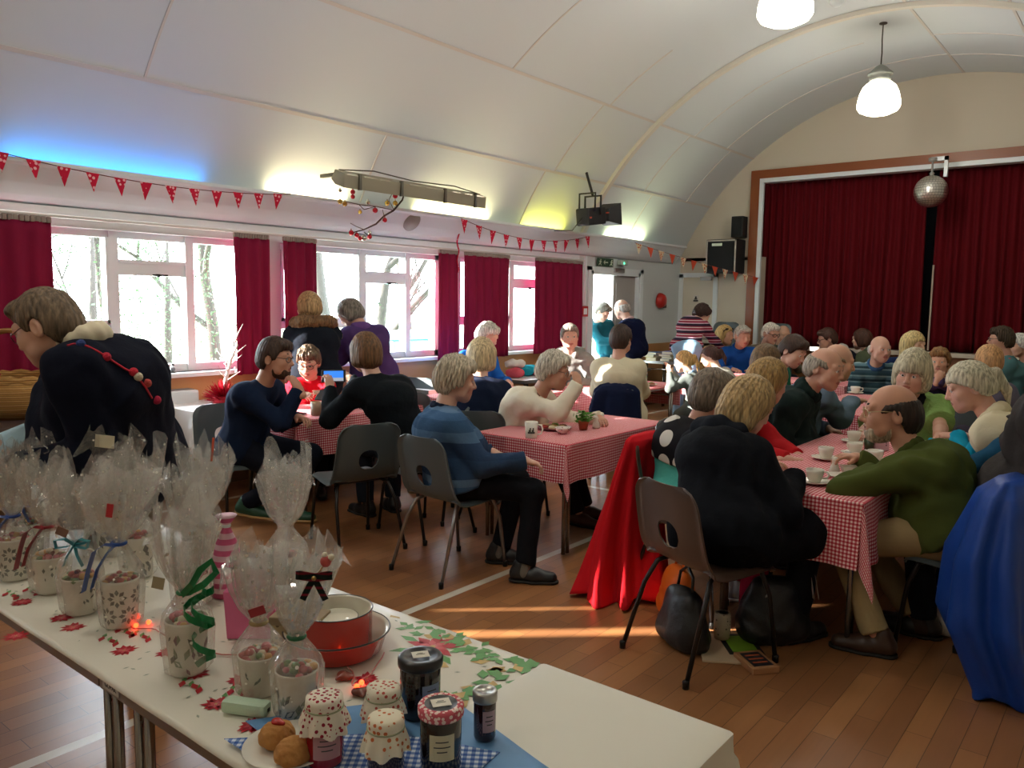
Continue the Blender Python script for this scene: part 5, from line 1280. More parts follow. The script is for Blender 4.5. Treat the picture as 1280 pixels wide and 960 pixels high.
t = thing('gift_box', 'brown patterned gift box behind the plain wrapped mug', 'gift box', (-1.56, 1.14, Z), .5); MB().box(-.06, .06, -.035, .035, 0, .085, bev=.003).build('box', dots_mat('box_pattern', 'b09a78', '6d5a42', 60, .35), t); MB().box(-.063, .063, -.038, .038, .07, .09, bev=.003).build('lid', mat('box_lid', '8f7a5c', .6), t)
t = thing('gift_bag', 'pink zigzag wrapped bag behind the blue ribboned mug', 'gift bag', (-2.02, 1.23, Z), .6); mb = MB(); mb.lathe([(.045, 0), (.05, .06), (.03, .15), (.008, .2), (.03, .23)], 24); mb.build('bag', stripe_mat('zigzag_pink', [(0, 'd2648a'), (.5, 'e9c3cf')], .03), t); MB().lathe([(.011, .195), (.013, .2), (.011, .206)], 14).build('tie', gloss_white, t)
# tartan bow and paper rose pinned to the bag of the winter tree mug
t = wm7; B0 = at(393, 722, 1.52)-np.array([*t.location]); F_ = Vector((.62, -.78, 0)); Rr = Vector((.78, .63, 0)); P = lambda u, d, z: Vector(B0)+Rr*u+F_*d+Vector((0, 0, z)); mb = MB()
for q in (-1, 1): ribbon(mb, [P(0, 0, 0), P(q*.012, .005, .003), P(q*.028, .007, .006), P(q*.034, .003, .005), P(q*.028, -.001, .005), P(0, -.001, 0)], .016, (0, 0, 1)); ribbon(mb, [P(0, .002, 0), P(q*.010, .005, -.018), P(q*.022, .004, -.042)], .012, Rr)
tart = stripe_mat('tartan', [(0, '16201a'), (.34, '6e1824'), (.66, '16201a')], .014, axis=2); mb.build('bow', tart, t); MB().ball(P(0, .004, 0), .005, 8).build('bow_knot', mat('knot_gold', 'a98a4c', .3, .5), t)
MB().ball(P(.022, .0, .032), .011, 12).ball(P(.032, .0, .040), .007, 8, 1).ball(P(.020, .0, .044), .006, 8, 1).build('paper_rose', [mat('deco_red', 'b0443c', .5), mat('deco_cream', 'd8cfb4', .6)], t)
MB().tube([P(.0, -.002, 0), P(.012, -.002, .015), P(.022, 0, .032)], .002, 6).build('rose_stalk', mat('stick', 'b09a78', .6), t)
# red enamel pan on its dish
en = mat('enamel_red', 'b32416', .12, spec=.6, coat=.3); enw = mat('enamel_cream', 'd9d2bf', .15, spec=.6); rimd = mat('enamel_rim', '2a2320', .3)
px_, py_ = -1.50, 1.20
t = thing('enamel_dish', 'red enamel dish with cream inside, under the red pan', 'dish', (px_+.01, py_-.005, Z)); n_in = 6
mb = MB(); mb.lathe([(.0001, .0), (.098, .0), (.108, .008), (.120, .046), (.127, .054), (.124, .056), (.115, .048), (.102, .012), (.0001, .008)], 48, mfun=lambda i, j: 0 if i < 4 else 1); mb.build('dish', [en, enw], t); MB().tube([(.126*math.cos(a), .126*math.sin(a), .0550) for a in np.linspace(0, 2*PI, 49)[:-1]], .0022, 6, closed=True).build('rim', rimd, t)
MB().tube([(-.11, -.06, .044), (-.14, -.085, .052), (-.165, -.10, .056)], [.014, .010, .008], 10).build('handle', en, t)
t = thing('enamel_pan', 'red enamel pan with cream inside standing in the red dish', 'pan', (px_, py_, Z+.0085))
mb = MB(); mb.lathe([(.0001, 0), (.080, 0), (.086, .006), (.087, .088), (.089, .092), (.085, .093), (.083, .088), (.082, .012), (.055, .010), (.050, .011), (.0001, .011)], 48, mfun=lambda i, j: 0 if i < 4 else 1); mb.build('pan', [en, enw], t); MB().tube([(.0875*math.cos(a), .0875*math.sin(a), .0925) for a in np.linspace(0, 2*PI, 49)[:-1]], .0018, 6, closed=True).build('rim', rimd, t)
t = thing('enamel_cup', 'cream lidded pot nested inside the red enamel pan', 'pot', (px_+.004, py_, Z+.0205)); MB().lathe([(.0001, 0), (.050, 0), (.051, .058), (.049, .062), (.0001, .064)], 40).build('pot', enw, t); MB().tube([(.0505*math.cos(a), .0505*math.sin(a), .060) for a in np.linspace(0, 2*PI, 41)[:-1]], .0014, 6, closed=True).build('rim', rimd, t)
# jars
gl_m, nt, b = new_mat('jar_glass'); L = nt.links
b.inputs['Base Color'].default_value = (1, 1, 1, 1); b.inputs['Roughness'].default_value = .03; b.inputs['Transmission Weight'].default_value = 1; b.inputs['IOR'].default_value = 1.3
redjam = mat('jam_red', '9a1220', .08, spec=.6, coat=.5); darkjam = mat('jam_dark', '2a0d10', .08, spec=.6, coat=.5); blackjam = mat('jam_black', '17100f', .1, spec=.6, coat=.5)
paperlab = mat('label_paper', 'd8d0bd', .6); frilly = dots_mat('frill_dots', 'e2d9c4', 'b8574a', 95, .32); frilly2 = dots_mat('frill_leaf', 'e0d6bf', '6b3a44', 120, .28)
def jar(x, y, label, jam, r_=.034, h=.095, lid='frill', lidm=None, lab=None, rot=0.):
    t = thing('jam_jar', label, 'jar', (x, y, Z+.0075), rot, 'home made jam jars on the stall'); rot_ = face_yaw(.62, -.78)
    MB().lathe([(.0001, 0), (r_*.92, 0), (r_, .006), (r_, h*.84), (r_*.86, h*.93), (r_*.86, h), (.0001, h)], 36).build('jar', jam, t)
    if lid == 'frill':
        mb = MB(); n = 64; V = []; F = []; rings = [(.0001, h+.012), (.75, h+.012), (.97, h+.008), (1.0, h-.002), (.98, h-.010), (1.10, h-.018), (1.24, h-.032), (1.30, h-.044)]
        for k, (q, z) in enumerate(rings):
            for j in range(n):
                a = 2*PI*j/n; w_ = max(0, k-4)/3; rr_ = r_*q*(1+.10*w_*math.sin(a*9+x*40)); V.append((rr_*math.cos(a), rr_*math.sin(a), z-.010*w_*abs(math.sin(a*2.2+y*30))))
        for k in range(len(rings)-1):
            for j in range(n): F.append((k*n+j, k*n+(j+1) % n, (k+1)*n+(j+1) % n, (k+1)*n+j))
        me = mesh_from('fabric_cover', V, np.array(F), lidm or frilly, True); obj('fabric_cover', me, t); MB().tube([(r_*1.0*math.cos(a), r_*1.0*math.sin(a), h-.010) for a in np.linspace(0, 2*PI, 33)[:-1]], .0016, 6, closed=True).build('band', mat('band_green', '9aa07c', .6), t)
    else:
        mb = MB(); mb.lathe([(r_*.95, h-.012), (r_*1.10, h-.012), (r_*1.12, h-.008), (r_*1.12, h+.004), (r_*1.04, h+.008), (r_*.80, h+.008), (r_*.76, h+.006), (.0001, h+.006)], 40, mfun=(lambda i, j: 1 if i >= 5 else 0)); o = mb.build('lid', lidm, t)
        if lid == 'sticker':
            mb = MB(); mb.box(-.017, .017, -.014, .014, h+.0085, h+.0092); mb.xform(Matrix.Rotation(rot_+.3, 4, 'Z')); mb.build('lid_sticker', paperlab, t); mb = MB(); mb.box(-.009, .009, .0, .0015, h+.0092, h+.0096).box(-.006, .006, -.005, -.0035, h+.0092, h+.0096); mb.xform(Matrix.Rotation(rot_+.3, 4, 'Z')); mb.build('handwriting', ink, o)
    if lab:
        z0, z1, da, a0_, m_ = lab; V = []; n = 10
        for z in (z0, z1):
            for i in range(n+1): a = a0_-da+2*da*i/n-PI/2+.68; V.append(((r_+.0006)*math.cos(a), (r_+.0006)*math.sin(a), z))
        me = mesh_from('label', V, [(i, i+1, n+2+i, n+1+i) for i in range(n)], m_, True); o = obj('label', me, t)
        mb = MB(); q = .0009
        for zf, w_ in ((.72, .5), (.52, .65), (.34, .4)):
            V = []
            for z in (z0+(z1-z0)*zf, z0+(z1-z0)*zf+.0022):
                for i in range(7): a = a0_-da*w_+2*da*w_*i/6-PI/2+.68; V.append(((r_+q)*math.cos(a), (r_+q)*math.sin(a), z))
            mb.add(V, [(i, i+1, 8+i, 7+i) for i in range(6)])
        mb.build('handwriting', ink, o)
    return t
jar(-1.125, .872, 'red jam jar with cherry print cloth cover, leftmost of the jars', redjam, .034, .115, 'frill', dots_mat('frill_cherry', 'e0d6c4', '9a2a38', 105, .34), (.02, .068, .75, .35, mat('label_cherry', 'b98a8c', .6)))
jar(-1.115, 1.005, 'jam jar with strawberry spotted cloth cover behind the two front jars', darkjam, .033, .085, 'frill', frilly, (.02, .05, .5, -.6, paperlab))
jar(-1.02, .925, 'jam jar with cream and orange spotted cloth cover at the bottom edge', darkjam, .033, .09, 'frill', dots_mat('frill_orange', 'e2d8bf', 'c06a3e', 85, .30))
jar(-1.115, 1.105, 'tall black lidded jar of dark jam at the back', blackjam, .041, .115, 'sticker', [mat('lid_black', '1c1b1a', .3)]*2, (.03, .075, .5, .7, mat('label_blue', '7b86a0', .6)))
jar(-.952, .995, 'dark jam jar with red gingham screw lid', blackjam, .037, .112, 'sticker', [dots_mat('lid_gingham', 'c25a62', 'e6cfc4', 110, .42), mat('lid_grey', '4a4a48', .4)], (.03, .078, .62, .15, mat('label_cream', 'cbbf9a', .6)))
jar(-.955, 1.12, 'small slim chutney jar with silver lid, rightmost of the jars', darkjam, .0215, .088, 'screw', [mat('lid_silver', 'a5a29b', .3, .8), mat('lid_silver', 'a5a29b', .3, .8)], (.02, .062, .6, .45, mat('label_pink', 'a98f96', .6)))
# scones on paper
scone = mat('scone', 'b07a3e', .85, bump=.7, bscale=45, var=.25, vscale=25)
for i, (x, y, lb) in enumerate(((-1.225, .84, 'golden scone with a glace cherry on top, left one'), (-1.155, .825, 'golden plain scone right of the cherry one'))):
    t = thing('scone', lb, 'scone', (x, y, .7185), 0, 'scones at the bottom edge'); pr = [Ell((0, 0, .016), (.034, .034, .018), k=.01), Ell((0, 0, .028), (.028, .029, .017), k=.01)]
    V, F = grow(pr, .0022, lambda P: .0012*np.sin(P[..., 0]*260+2*np.sin(P[..., 1]*190))*np.sin(P[..., 1]*240+P[..., 2]*200)); obj('crumb', mesh_from('crumb', V, F, scone, True), t)
    if i == 0:
        V, F = grow([Ell((0, 0, .046), (.011, .010, .006), k=.004), Ell((.010, .004, .044), (.007, .006, .004), k=.004)], .0018); obj('cherry', mesh_from('cherry', V, F, mat('cherry', 'a5241c', .2), True), t)
# pale green box
t = thing('mint_box', 'pale mint green power pack lying on the oilcloth', 'box', (-1.395, .885, Z), .45); MB().box(-.05, .05, -.017, .017, 0, .027, bev=.009).build('case', mat('mint', 'b9d0b4', .4), t); MB().box(.048, .0512, -.004, .004, .009, .017).build('socket', dkm, t)
# red fairy lights
t = thing('fairy_lights', 'red fairy light string winding between the mugs and the pan', 'fairy lights', (0, 0, 0)); ledm = mat('led_red', 'ff3a18', .3, emit=6.); lead = mat('lead_pink', 'c9756c', .4); mb = MB(); pts = []
P = [gp(150, 770), gp(170, 786), gp(200, 790), gp(255, 815), (-1.62, 1.03), gp(400, 812), gp(420, 832), gp(432, 822), gp(440, 850), gp(447, 862), gp(455, 850), gp(470, 838), gp(480, 812)]
for i in range(len(P)-1):
    for k in range(4): u = k/4; pts.append((P[i][0]*(1-u)+P[i+1][0]*u, P[i][1]*(1-u)+P[i+1][1]*u+.008*math.sin((i+u)*5), Z+.003))
mb.tube(pts, .0016, 6).build('cable', lead, t)
for px, py in ((170, 785), (427, 832), (446, 862), (186, 781), (452, 857)):
    q = gp(px, py); MB().ball((q[0], q[1], Z+.007), .0062, 10).build('bulb', ledm, t)
for i, (px, py, lb) in enumerate(((430, 848, 'brown chocolate heart beside the fairy lights, nearer the pan'), (452, 868, 'brown chocolate heart beside the fairy lights, nearer the black lidded jar'))):
    q = gp(px, py); t = thing('chocolate_heart', lb, 'sweet', (q[0], q[1], Z), i, 'chocolate hearts'); V, F = grow([Ell((-.009, .004, .006), (.013, .013, .007), k=.006), Ell((.009, .004, .006), (.013, .013, .007), k=.006), RCone((0, -.004, .006), (0, -.02, .006), .009, .004, .008)], .0022); obj('sweet', mesh_from('sweet', V, F, mat('choc', '7a3a26', .3), True), t); MB().tube([(-.02, .002, .008), (0, .003, .0145), (.02, .002, .008)], .0012, 6).build('string', mat('deco_cream', 'd8cfb4'), t)
# ------------------------------------------------------------------ bunting
def bunting(label, p0, p1, sag, n, size, mats_, first=.06):
    t = thing('bunting', label, 'bunting', (0, 0, 0), 0, 'christmas bunting strings'); p0, p1 = Vector(p0), Vector(p1); f = lambda u: p0.lerp(p1, u)-Vector((0, 0, sag*4*u*(1-u)))
    MB().tube([f(i/30) for i in range(31)], .0035, 6).build('tape', mat('bunting_tape', '5a2a30', .7), t); d = (p1-p0).normalized(); out = Vector((d.y, -d.x, 0))
    for i in range(n):
        u = first+(1-2*first)*i/(n-1); c = f(u)+out*.004; w_ = d*size*.5; z = Vector((0, 0, -1)); k = random.Random(i*7+n).uniform(-.15, .15); th = out*.0015
        tip = c+z*size*1.42+out*(.02*math.sin(i*2.1))+d*size*k; V = [c-w_-th, c+w_-th, tip-th, c-w_+th, c+w_+th, tip+th]; V = [v+Vector((0, 0, .002)) for v in V]
        V2 = MB().add(V, [(0, 1, 2), (5, 4, 3), (0, 3, 4, 1), (1, 4, 5, 2), (2, 5, 3, 0)]); V2.build('flag', mats_[i % len(mats_)], t)
redflag = dots_mat('bunting_red', 'c21f3e', 'e8b9bd', 30, .30); paleflag = dots_mat('bunting_pale', 'd8c6a4', 'b8563a', 38, .42); orflag = mat('bunting_orange', 'c2492a', .8)
bunting('red spotted bunting along the ledge over the left window', (XW+.30, 1.86, 2.44), (XW+.30, 4.13, 2.40), .075, 12, .088, [redflag], .055)
bunting('red spotted bunting along the ledge beyond the baubled branch', (XW+.30, 6.22, 2.385), (XW+.30, 8.62, 2.37), .13, 11, .10, [redflag], .02)
bunting('orange and pale bunting reaching across the corner to the stage', (XW+.30, 9.75, 2.36), (-4.66, 11.58, 1.93), .02, 12, .10, [paleflag, orflag], .03)
t = thing('paper_chain', 'thin red twisted streamer hanging on the thin curtain', 'streamer', (XW+.13, 6.36, 2.0)); MB().tube([(.01*math.sin(i*1.3), .01*math.cos(i*1.3), .28-.04*i) for i in range(12)], .008, 6).build('streamer', redflag, t)
# hanging branch with baubles
bx = -5.55
t = thing('hanging_branch', 'bare branch hung with red and gold baubles below the heater', 'branch decoration', (0, 0, 0)); wire = mat('twig_dark', '4a3a30', .8)
def onx(px, py, x): r = RC@np.array([px-640., py-480., FOC]); k = x/r[0]; return Vector((x, r[1]*k, H+r[2]*k))
B = lambda px, py: onx(px, py, bx)
mb = MB(); mb.tube([B(506, 238), B(503, 250), B(492, 263), B(480, 270), B(470, 280), B(455, 287), B(440, 291)], [.008, .008, .009, .008, .008, .006, .004], 7)
for pl in (((492, 263), (470, 258), (450, 256), (432, 252)), ((480, 270), (478, 262)), ((455, 287), (445, 283), (438, 279)), ((455, 290), (462, 296)), ((492, 262), (486, 250), (490, 242)), ((470, 258), (455, 262), (449, 256))): mb.tube([B(*q) for q in pl], .0035, 5)
mb.tube([B(506, 238), Vector((bx+.2, B(506, 238).y, 2.50))], .003, 5)
mb.build('branch', wire, t)
bred = mat('bauble_red', 'b81c2e', .15, .4); bgold = mat('bauble_gold', 'c9a24c', .2, .7); bsil = mat('bauble_silver', 'c6c2b4', .15, .8)
for px, py, m_, r_ in ((441, 240, bred, .022), (441, 246, bred, .02), (425, 238, bsil, .016), (425, 252, bgold, .022), (431, 255, bgold, .022), (460, 253, bsil, .02), (469, 263, bred, .024), (494, 245, bred, .024), (484, 254, bgold, .024), (494, 254, bgold, .024), (481, 275, bred, .022), (450, 265, bgold, .018), (439, 291, bred, .024), (446, 294, bred, .022), (450, 298, bred, .02), (455, 298, bsil, .026), (462, 296, bred, .022), (462, 291, bsil, .018), (498, 240, bsil, .02)):
    c = B(px, py); mb = MB(); mb.ball(c, r_, 12).tube([c+Vector((0, 0, r_*.9)), c+Vector((0, 0, r_*1.5))], .004, 6); mb.build('bauble', m_, t)
# ------------------------------------------------------------------ tea things
TZ = .7045
cup_m = china; tea = mat('tea', '6a3d1e', .1)
def teacup(x, y, label, rot=0., z=TZ, saucer=True, spoon=True, s=1.):
    t = thing('teacup', label, 'cup', (x, y, z), rot, 'white teacups on saucers')
    b0 = .006 if saucer else 0
    MB().lathe([(.0001, b0), (.024*s, b0), (.026*s, b0+.004), (.034*s, b0+.02), (.040*s, b0+.045), (.042*s, b0+.062), (.039*s, b0+.062), (.036*s, b0+.045), (.028*s, b0+.012), (.0001, b0+.008)], 28).build('cup', cup_m, t)
    MB().tube([(.038*s, 0, b0+.052), (.058*s, 0, b0+.054), (.064*s, 0, b0+.04), (.055*s, 0, b0+.024), (.035*s, 0, b0+.022)], .0045, 8).build('handle', cup_m, t)
    MB().lathe([(.0001, b0+.045), (.0355*s, b0+.045)], 24).build('tea', tea, t)
    if saucer: MB().lathe([(.0001, 0), (.04, 0), (.05, .003), (.074, .012), (.076, .014), (.072, .014), (.048, .006), (.0001, .0055)], 36).build('saucer', cup_m, t)
    if spoon and saucer: MB().tube([(-.045, -.05, .013), (-.03, -.02, .010), (.02, .055, .016)], [.006, .002, .0025], 6).build('teaspoon', steel, t)
    return t
def gz(px, py, z=TZ): g = G(px, py, z); return g[0], g[1]
for px, py, lb, ro, sp_ in ((1018, 604, 'white teacup and saucer nearest the black coat', .2, False), (1032, 574, 'white teacup on a green edged saucer behind the milk jug', 2.5, False), (1067, 553, 'white teacup with a spoon across it near the flower vase', 1.9, True), (1094, 578, 'white teacup half hidden by the olive sleeve', 3., False)): teacup(*gz(px, py), lb, ro, spoon=sp_)
teacup(-1.30, 4.75, 'white teacup with looped handle beside the bearded face', 2.6); teacup(*gz(1069, 492), 'white teacup in front of the old man in stripes', 0, s=1.1)
teacup(*gz(1200, 566), 'white cup at the right of the table beyond the olive back', .4)
def plate(x, y, label, r_=.085, z=TZ, food=0, seed=0, m_=None, group='plates of food'):
    t = thing('plate', label, 'plate', (x, y, z), 0, group); MB().lathe([(.0001, 0), (r_*.6, 0), (r_*.7, .004), (r_, .014), (r_, .016), (r_*.68, .007), (.0001, .006)], 36).build('plate', m_ or china, t); r = random.Random(seed)
    return t
fc = [mat('food_'+c, c, .7, bump=.3, bscale=60) for c in ('c9a35c', '8a4a2c', '7f9a4a', 'd8c59a', 'a83c30', 'e0d2a8')]
def food(x, y, z, label, name, cat, i, w_, seed, group):
    r = random.Random(seed); pr = [Ell((r.uniform(-.3, .3)*w_, r.uniform(-.3, .3)*w_, w_*.28), (w_*r.uniform(.5, .7), w_*r.uniform(.4, .6), w_*r.uniform(.25, .4)), k=.01) for _ in range(3)]+[Fn(lambda P: -P[..., 2], .003)]
    V, F = grow(pr, .004); o = obj(name, mesh_from(name, V, F, fc[i % 6], True)); o.location = (x, y, z); o.rotation_euler = (0, 0, r.uniform(0, 6)); tag(o, label, cat, group)
plate(-1.20, .85, 'white plate under the two scones at the bottom edge', .085, z=.7105)
# centre table
def mug(x, y, label, z=TZ, hh=.10, r_=.040, m_=None, dec=True):
    t = thing('mug', label, 'mug', (x, y, z), face_yaw(.62, -.78)); MB().lathe([(.0001, 0), (r_*.86, 0), (r_*.9, .004), (r_, hh), (r_*.93, hh), (r_*.86, .01), (.0001, .008)], 28).build('mug', m_ or china, t); MB().tube([(-r_*.95, 0, hh*.8), (-r_*1.6, 0, hh*.78), (-r_*1.75, 0, hh*.5), (-r_*1.5, 0, hh*.25), (-r_*.9, 0, hh*.2)], .0055, 8).build('handle', m_ or china, t)
    if dec:
        mb = MB()
        for i in range(7): a = PI/2-.5+i*.16; mb.box(-.004, .004, -.0004, .0004, hh*.3, hh*(.42+.12*(i % 3))); n_ = len(mb.V)-8; mb.xform(Matrix.Translation((r_*.965*math.cos(a), r_*.965*math.sin(a), 0))@Matrix.Rotation(a-PI/2, 4, 'Z'), n_)
        mb.build('printed_motif', dark_print, t)
    return t
mug(*gz(664, 547), 'white mug with dark printed motif on the corner of the centre table'); x, y = gz(692, 536); plate(x, y, 'plate of sandwiches on the centre table before the cream cardigan', .12, seed=3, m_=mat('plate_pink', 'b3727a', .3))
for i in range(7): food(x+.065*math.cos(i*1.05)*(0 if i == 6 else 1), y+.065*math.sin(i*1.05)*(0 if i == 6 else 1), TZ+.008, 'small savoury bite on the pink plate of the centre table', 'savoury_bite', 'food', i, .034, i, 'bites on the pink plate')
t = thing('sugar_bowl', 'small white bowl with red dots on the centre table', 'bowl', (*gz(703, 542), TZ)); MB().lathe([(.0001, 0), (.024, 0), (.045, .03), (.05, .042), (.046, .042), (.04, .028), (.0001, .012)], 28).build('bowl', dots_mat('bowl_dots', 'ded6cc', '8a3a50', 70, .3), t); o = MB().ball((0, 0, .022), .034, 14, sc=(1, 1, .45)).build('contents', mat('sugar', 'c7a49a', .8, bump=.4), t); o['kind'] = 'stuff'
t = thing('pot_plant', 'small green plant in a terracotta pot on the centre table', 'plant', (*gz(729, 537), TZ)); terr = mat('terracotta', '9a4e2c', .8)
MB().lathe([(.0001, 0), (.026, 0), (.034, .045), (.038, .045), (.038, .06), (.034, .06), (.03, .05), (.0001, .05)], 24).build('pot', terr, t); r = random.Random(4); mb = MB()
for i in range(90):
    a = r.uniform(0, 2*PI); rr_ = r.uniform(.0, .07); z = .06+r.uniform(0, .07)*(1-rr_*5); c = Vector((rr_*math.cos(a), rr_*math.sin(a), z)); d1 = Vector((math.cos(a+r.uniform(-1, 1)), math.sin(a+r.uniform(-1, 1)), r.uniform(-.3, .6))).normalized()*.02; d2 = d1.orthogonal().normalized()*.009; mb.add([c-d1, c+d2, c+d1, c-d2], [(0, 1, 2, 3)])
mb.build('leaves', mat('plant_green', '4f8a2c', .6, var=.3, vscale=30), t); mb = MB()
for i in range(8): a = i*.8; mb.tube([(0, 0, .045), (.03*math.cos(a), .03*math.sin(a), .09)], .0015, 5)
mb.build('stem', mat('plant_stem', '6a7a3c'), t)
def shaker(x, y, label, z=TZ):
    t = thing('condiment_pot', label, 'condiment pot', (x, y, z), 0, 'white condiment pots'); MB().lathe([(.0001, 0), (.024, 0), (.027, .012), (.020, .035), (.013, .055), (.016, .066), (.013, .078), (.0001, .084)], 24).build('body', china, t); MB().lathe([(.0145, .064), (.017, .067), (.0145, .070)], 20).build('collar', china, t)
shaker(*gz(745, 535), 'white pepper pot beside the green plant'); shaker(*gz(1043, 591), 'white figure shaped milk jug beside the rectangular dish'); x, y = gz(752, 530); shaker(x, y, 'white salt pot behind the pepper pot on the centre table')
# right table
t = thing('sugar_dish', 'white rectangular sugar dish on the right table', 'dish', (*gz(1064, 593), TZ), .55); mb = MB(); V = []
for z, a, b_ in ((0, .036, .026), (.042, .05, .038), (.042, .046, .034), (.006, .033, .023)): V += [(-a, -b_, z), (a, -b_, z), (a, b_, z), (-a, b_, z)]
mb.add(V, [(3, 2, 1, 0), (12, 13, 14, 15)]+[(k*4+i, k*4+(i+1) % 4, k*4+4+(i+1) % 4, k*4+4+i) for k in range(3) for i in range(4)]); mb.build('dish', china, t); o = MB().box(-.034, .034, -.023, .023, .006, .03, bev=.004).build('sachets', mat('sachet', 'd9cfc0', .8, bump=.6, bscale=90), t)
plate(*gz(1058, 608), 'small white plate at the elbow of the olive shirt', .065, seed=8); plate(*gz(1052, 597), 'white side plate with a knife behind the nearest cup', .07)
t = thing('flower_vase', 'dark green glass with white flowers on the right table', 'vase', (*gz(1086, 563), TZ)); MB().lathe([(.0001, 0), (.026, 0), (.029, .07), (.027, .07), (.024, .008), (.0001, .006)], 24).build('vase', mat('vase_green', '2f4426', .2, spec=.6), t); r = random.Random(9); mb = MB()
for i in range(16):
    a = r.uniform(0, 6.28); q = r.uniform(0, .04); c = Vector((q*math.cos(a)-.012, q*math.sin(a), .085+r.uniform(0, .045)))
    for k in range(6): b_ = k*PI/3; d1 = Vector((math.cos(b_), math.sin(b_), .35))*.014; d2 = Vector((-math.sin(b_), math.cos(b_), 0))*.006; mb.add([c, c+d1*.6+d2, c+d1, c+d1*.6-d2], [(0, 1, 2, 3)])
    mb.ball(c, .004, 6, 1)
mb.build('flowers', [mat('petal_white', 'd9d4bd', .7), mat('petal_eye', 'b9a050')], t); mb = MB()
for i in range(6): mb.tube([(0, 0, .01), (.02*math.cos(i), .02*math.sin(i), .1)], .0015, 5)
mb.build('stem', MATS['plant_stem'], t)
t = thing('napkin_box', 'pink patterned tissue box behind the flower vase', 'tissue box', (*gz(1100, 562), TZ), .6); MB().box(-.04, .04, -.03, .03, 0, .055, bev=.003).build('box', dots_mat('tissue_box', 'c9a7ac', '6a5560', 45, .3), t); V, F = grow([Ell((0, 0, .06), (.025, .018, .02), k=.01), Ell((.008, .005, .075), (.012, .01, .018), k=.01)], .004); obj('tissue', mesh_from('tissue', V, F, china, True), t)
plate(-1.07, 5.22, 'plate with a yellow cake slice under the hand of the ponytailed woman', .08, seed=12); x, y = -1.07, 5.22; food(x, y, TZ+.008, 'yellow cake slice on the plate near the ponytailed woman', 'cake_slice', 'cake', 0, .05, 5, None)
# table with the phones
mug(*gz(395, 519), 'brown glazed mug on the table with the phone users', m_=mat('mug_brown', '8a7258', .4), dec=False); plate(-4.78, 3.85, 'plate on the table with the phone users', .09)
t = thing('phone_case', 'dark phone lying on the table in front of the bearded man', 'phone', (-4.82, 3.52, TZ), .3); MB().box(-.035, .035, -.07, .07, 0, .009, bev=.003).build('case', MATS['spot_black'], t); MB().box(-.031, .031, -.064, .064, .0088, .0094).build('screen', mat('screen_off', '0c0f14', .08), t)
t = thing('tumbler', 'clear water glass on the table with the phone users', 'glass', (-4.72, 4.05, TZ)); MB().lathe([(.0001, 0), (.026, 0), (.032, .10), (.030, .10), (.024, .006), (.0001, .006)], 24).build('glass', gl_m, t)
# far tables
for i, (px, py, lb) in enumerate(((800, 487, 'plate of tea cakes on the bare table edge by the cream jumper'), (815, 482, 'plate of biscuits near the fair haired girl'), (806, 473, 'wide white cake plate at the far side of that table'))):
    x, y = gz(px, py); x, y = (-4.35, 7.45) if i == 2 else (x-.06, y); plate(x, y, lb, .11, seed=i)
    for k in range(5): food(x+.06*math.cos(k*1.25), y+.06*math.sin(k*1.25), TZ+.008, 'tea cake on the '+('nearest' if i == 0 else 'middle' if i == 1 else 'furthest')+' plate beside the fair haired girl', 'tea_cake', 'cake', k+i, .035, k*5+i, 'tea cakes on the '+('nearest', 'middle', 'furthest')[i]+' plate')
t = thing('salad_bowl', 'small bowl of green leaves beside the cream jumper', 'bowl', (-4.25, 7.45, TZ)); MB().lathe([(.0001, 0), (.04, 0), (.075, .05), (.07, .05), (.035, .01), (.0001, .01)], 24).build('bowl', china, t); mb = MB(); r = random.Random(3)
for i in range(40): c = Vector((r.uniform(-.05, .05), r.uniform(-.05, .05), .05+r.uniform(0, .03))); d1 = Vector((r.uniform(-1, 1), r.uniform(-1, 1), r.uniform(-.4, .6))).normalized()*.025; d2 = d1.orthogonal().normalized()*.015; mb.add([c-d1, c+d2, c+d1, c-d2], [(0, 1, 2, 3)])
o = mb.build('leaves', MATS['plant_green'], t); o['kind'] = 'stuff'
for i, (px, py, lb) in enumerate(((1008, 467, 'white crockery plate at the table near the stage, right end'), (996, 466, 'white crockery plate in front of the dark haired man in green'))): plate(-2.75-.25*i, 9.0, lb, .10)
# books and bundles on side tables
bcol = ['6a2440', 'c9b53c', '4c3f86', 'd5d2cc', '8a9ab0', '3a5a8a', 'b8b2a2', '7a7a78']
def book(x, y, z, w_, d_, h, c, rot, label, group):
    t = thing('book', label, 'book', (x, y, z), rot, group); MB().box(-w_/2, w_/2, -d_/2, d_/2, 0, .003).box(-w_/2, w_/2, -d_/2, d_/2, h-.003, h).box(-w_/2, -w_/2+.003, -d_/2, d_/2, 0, h).build('cover', mat('book_'+c, c, .5), t); MB().box(-w_/2+.003, w_/2-.004, -d_/2+.004, d_/2-.004, .003, h-.003).build('pages', mat('pages', 'cfc4a8', .8), t)
k = 0; r = random.Random(2); cn = ['maroon', 'yellow', 'violet', 'white', 'pale blue', 'blue', 'beige', 'grey']
for row, (x0_, y0_) in enumerate(((-5.6, 10.2), (-5.35, 10.22), (-5.1, 10.2), (-5.55, 10.45), (-5.25, 10.5))):
    z = .734
    for lv in range(3+row % 3):
        ci = (row*3+lv*2+1) % 8; h = r.uniform(.022, .045); book(x0_+r.uniform(-.02, .02), y0_+r.uniform(-.02, .02), z, r.uniform(.15, .2), r.uniform(.2, .26), h, bcol[ci], r.uniform(-.2, .2), '%s book in the heap on the table by the fire bell' % cn[ci], 'books heaped on the table by the fire bell'); z += h+.0005
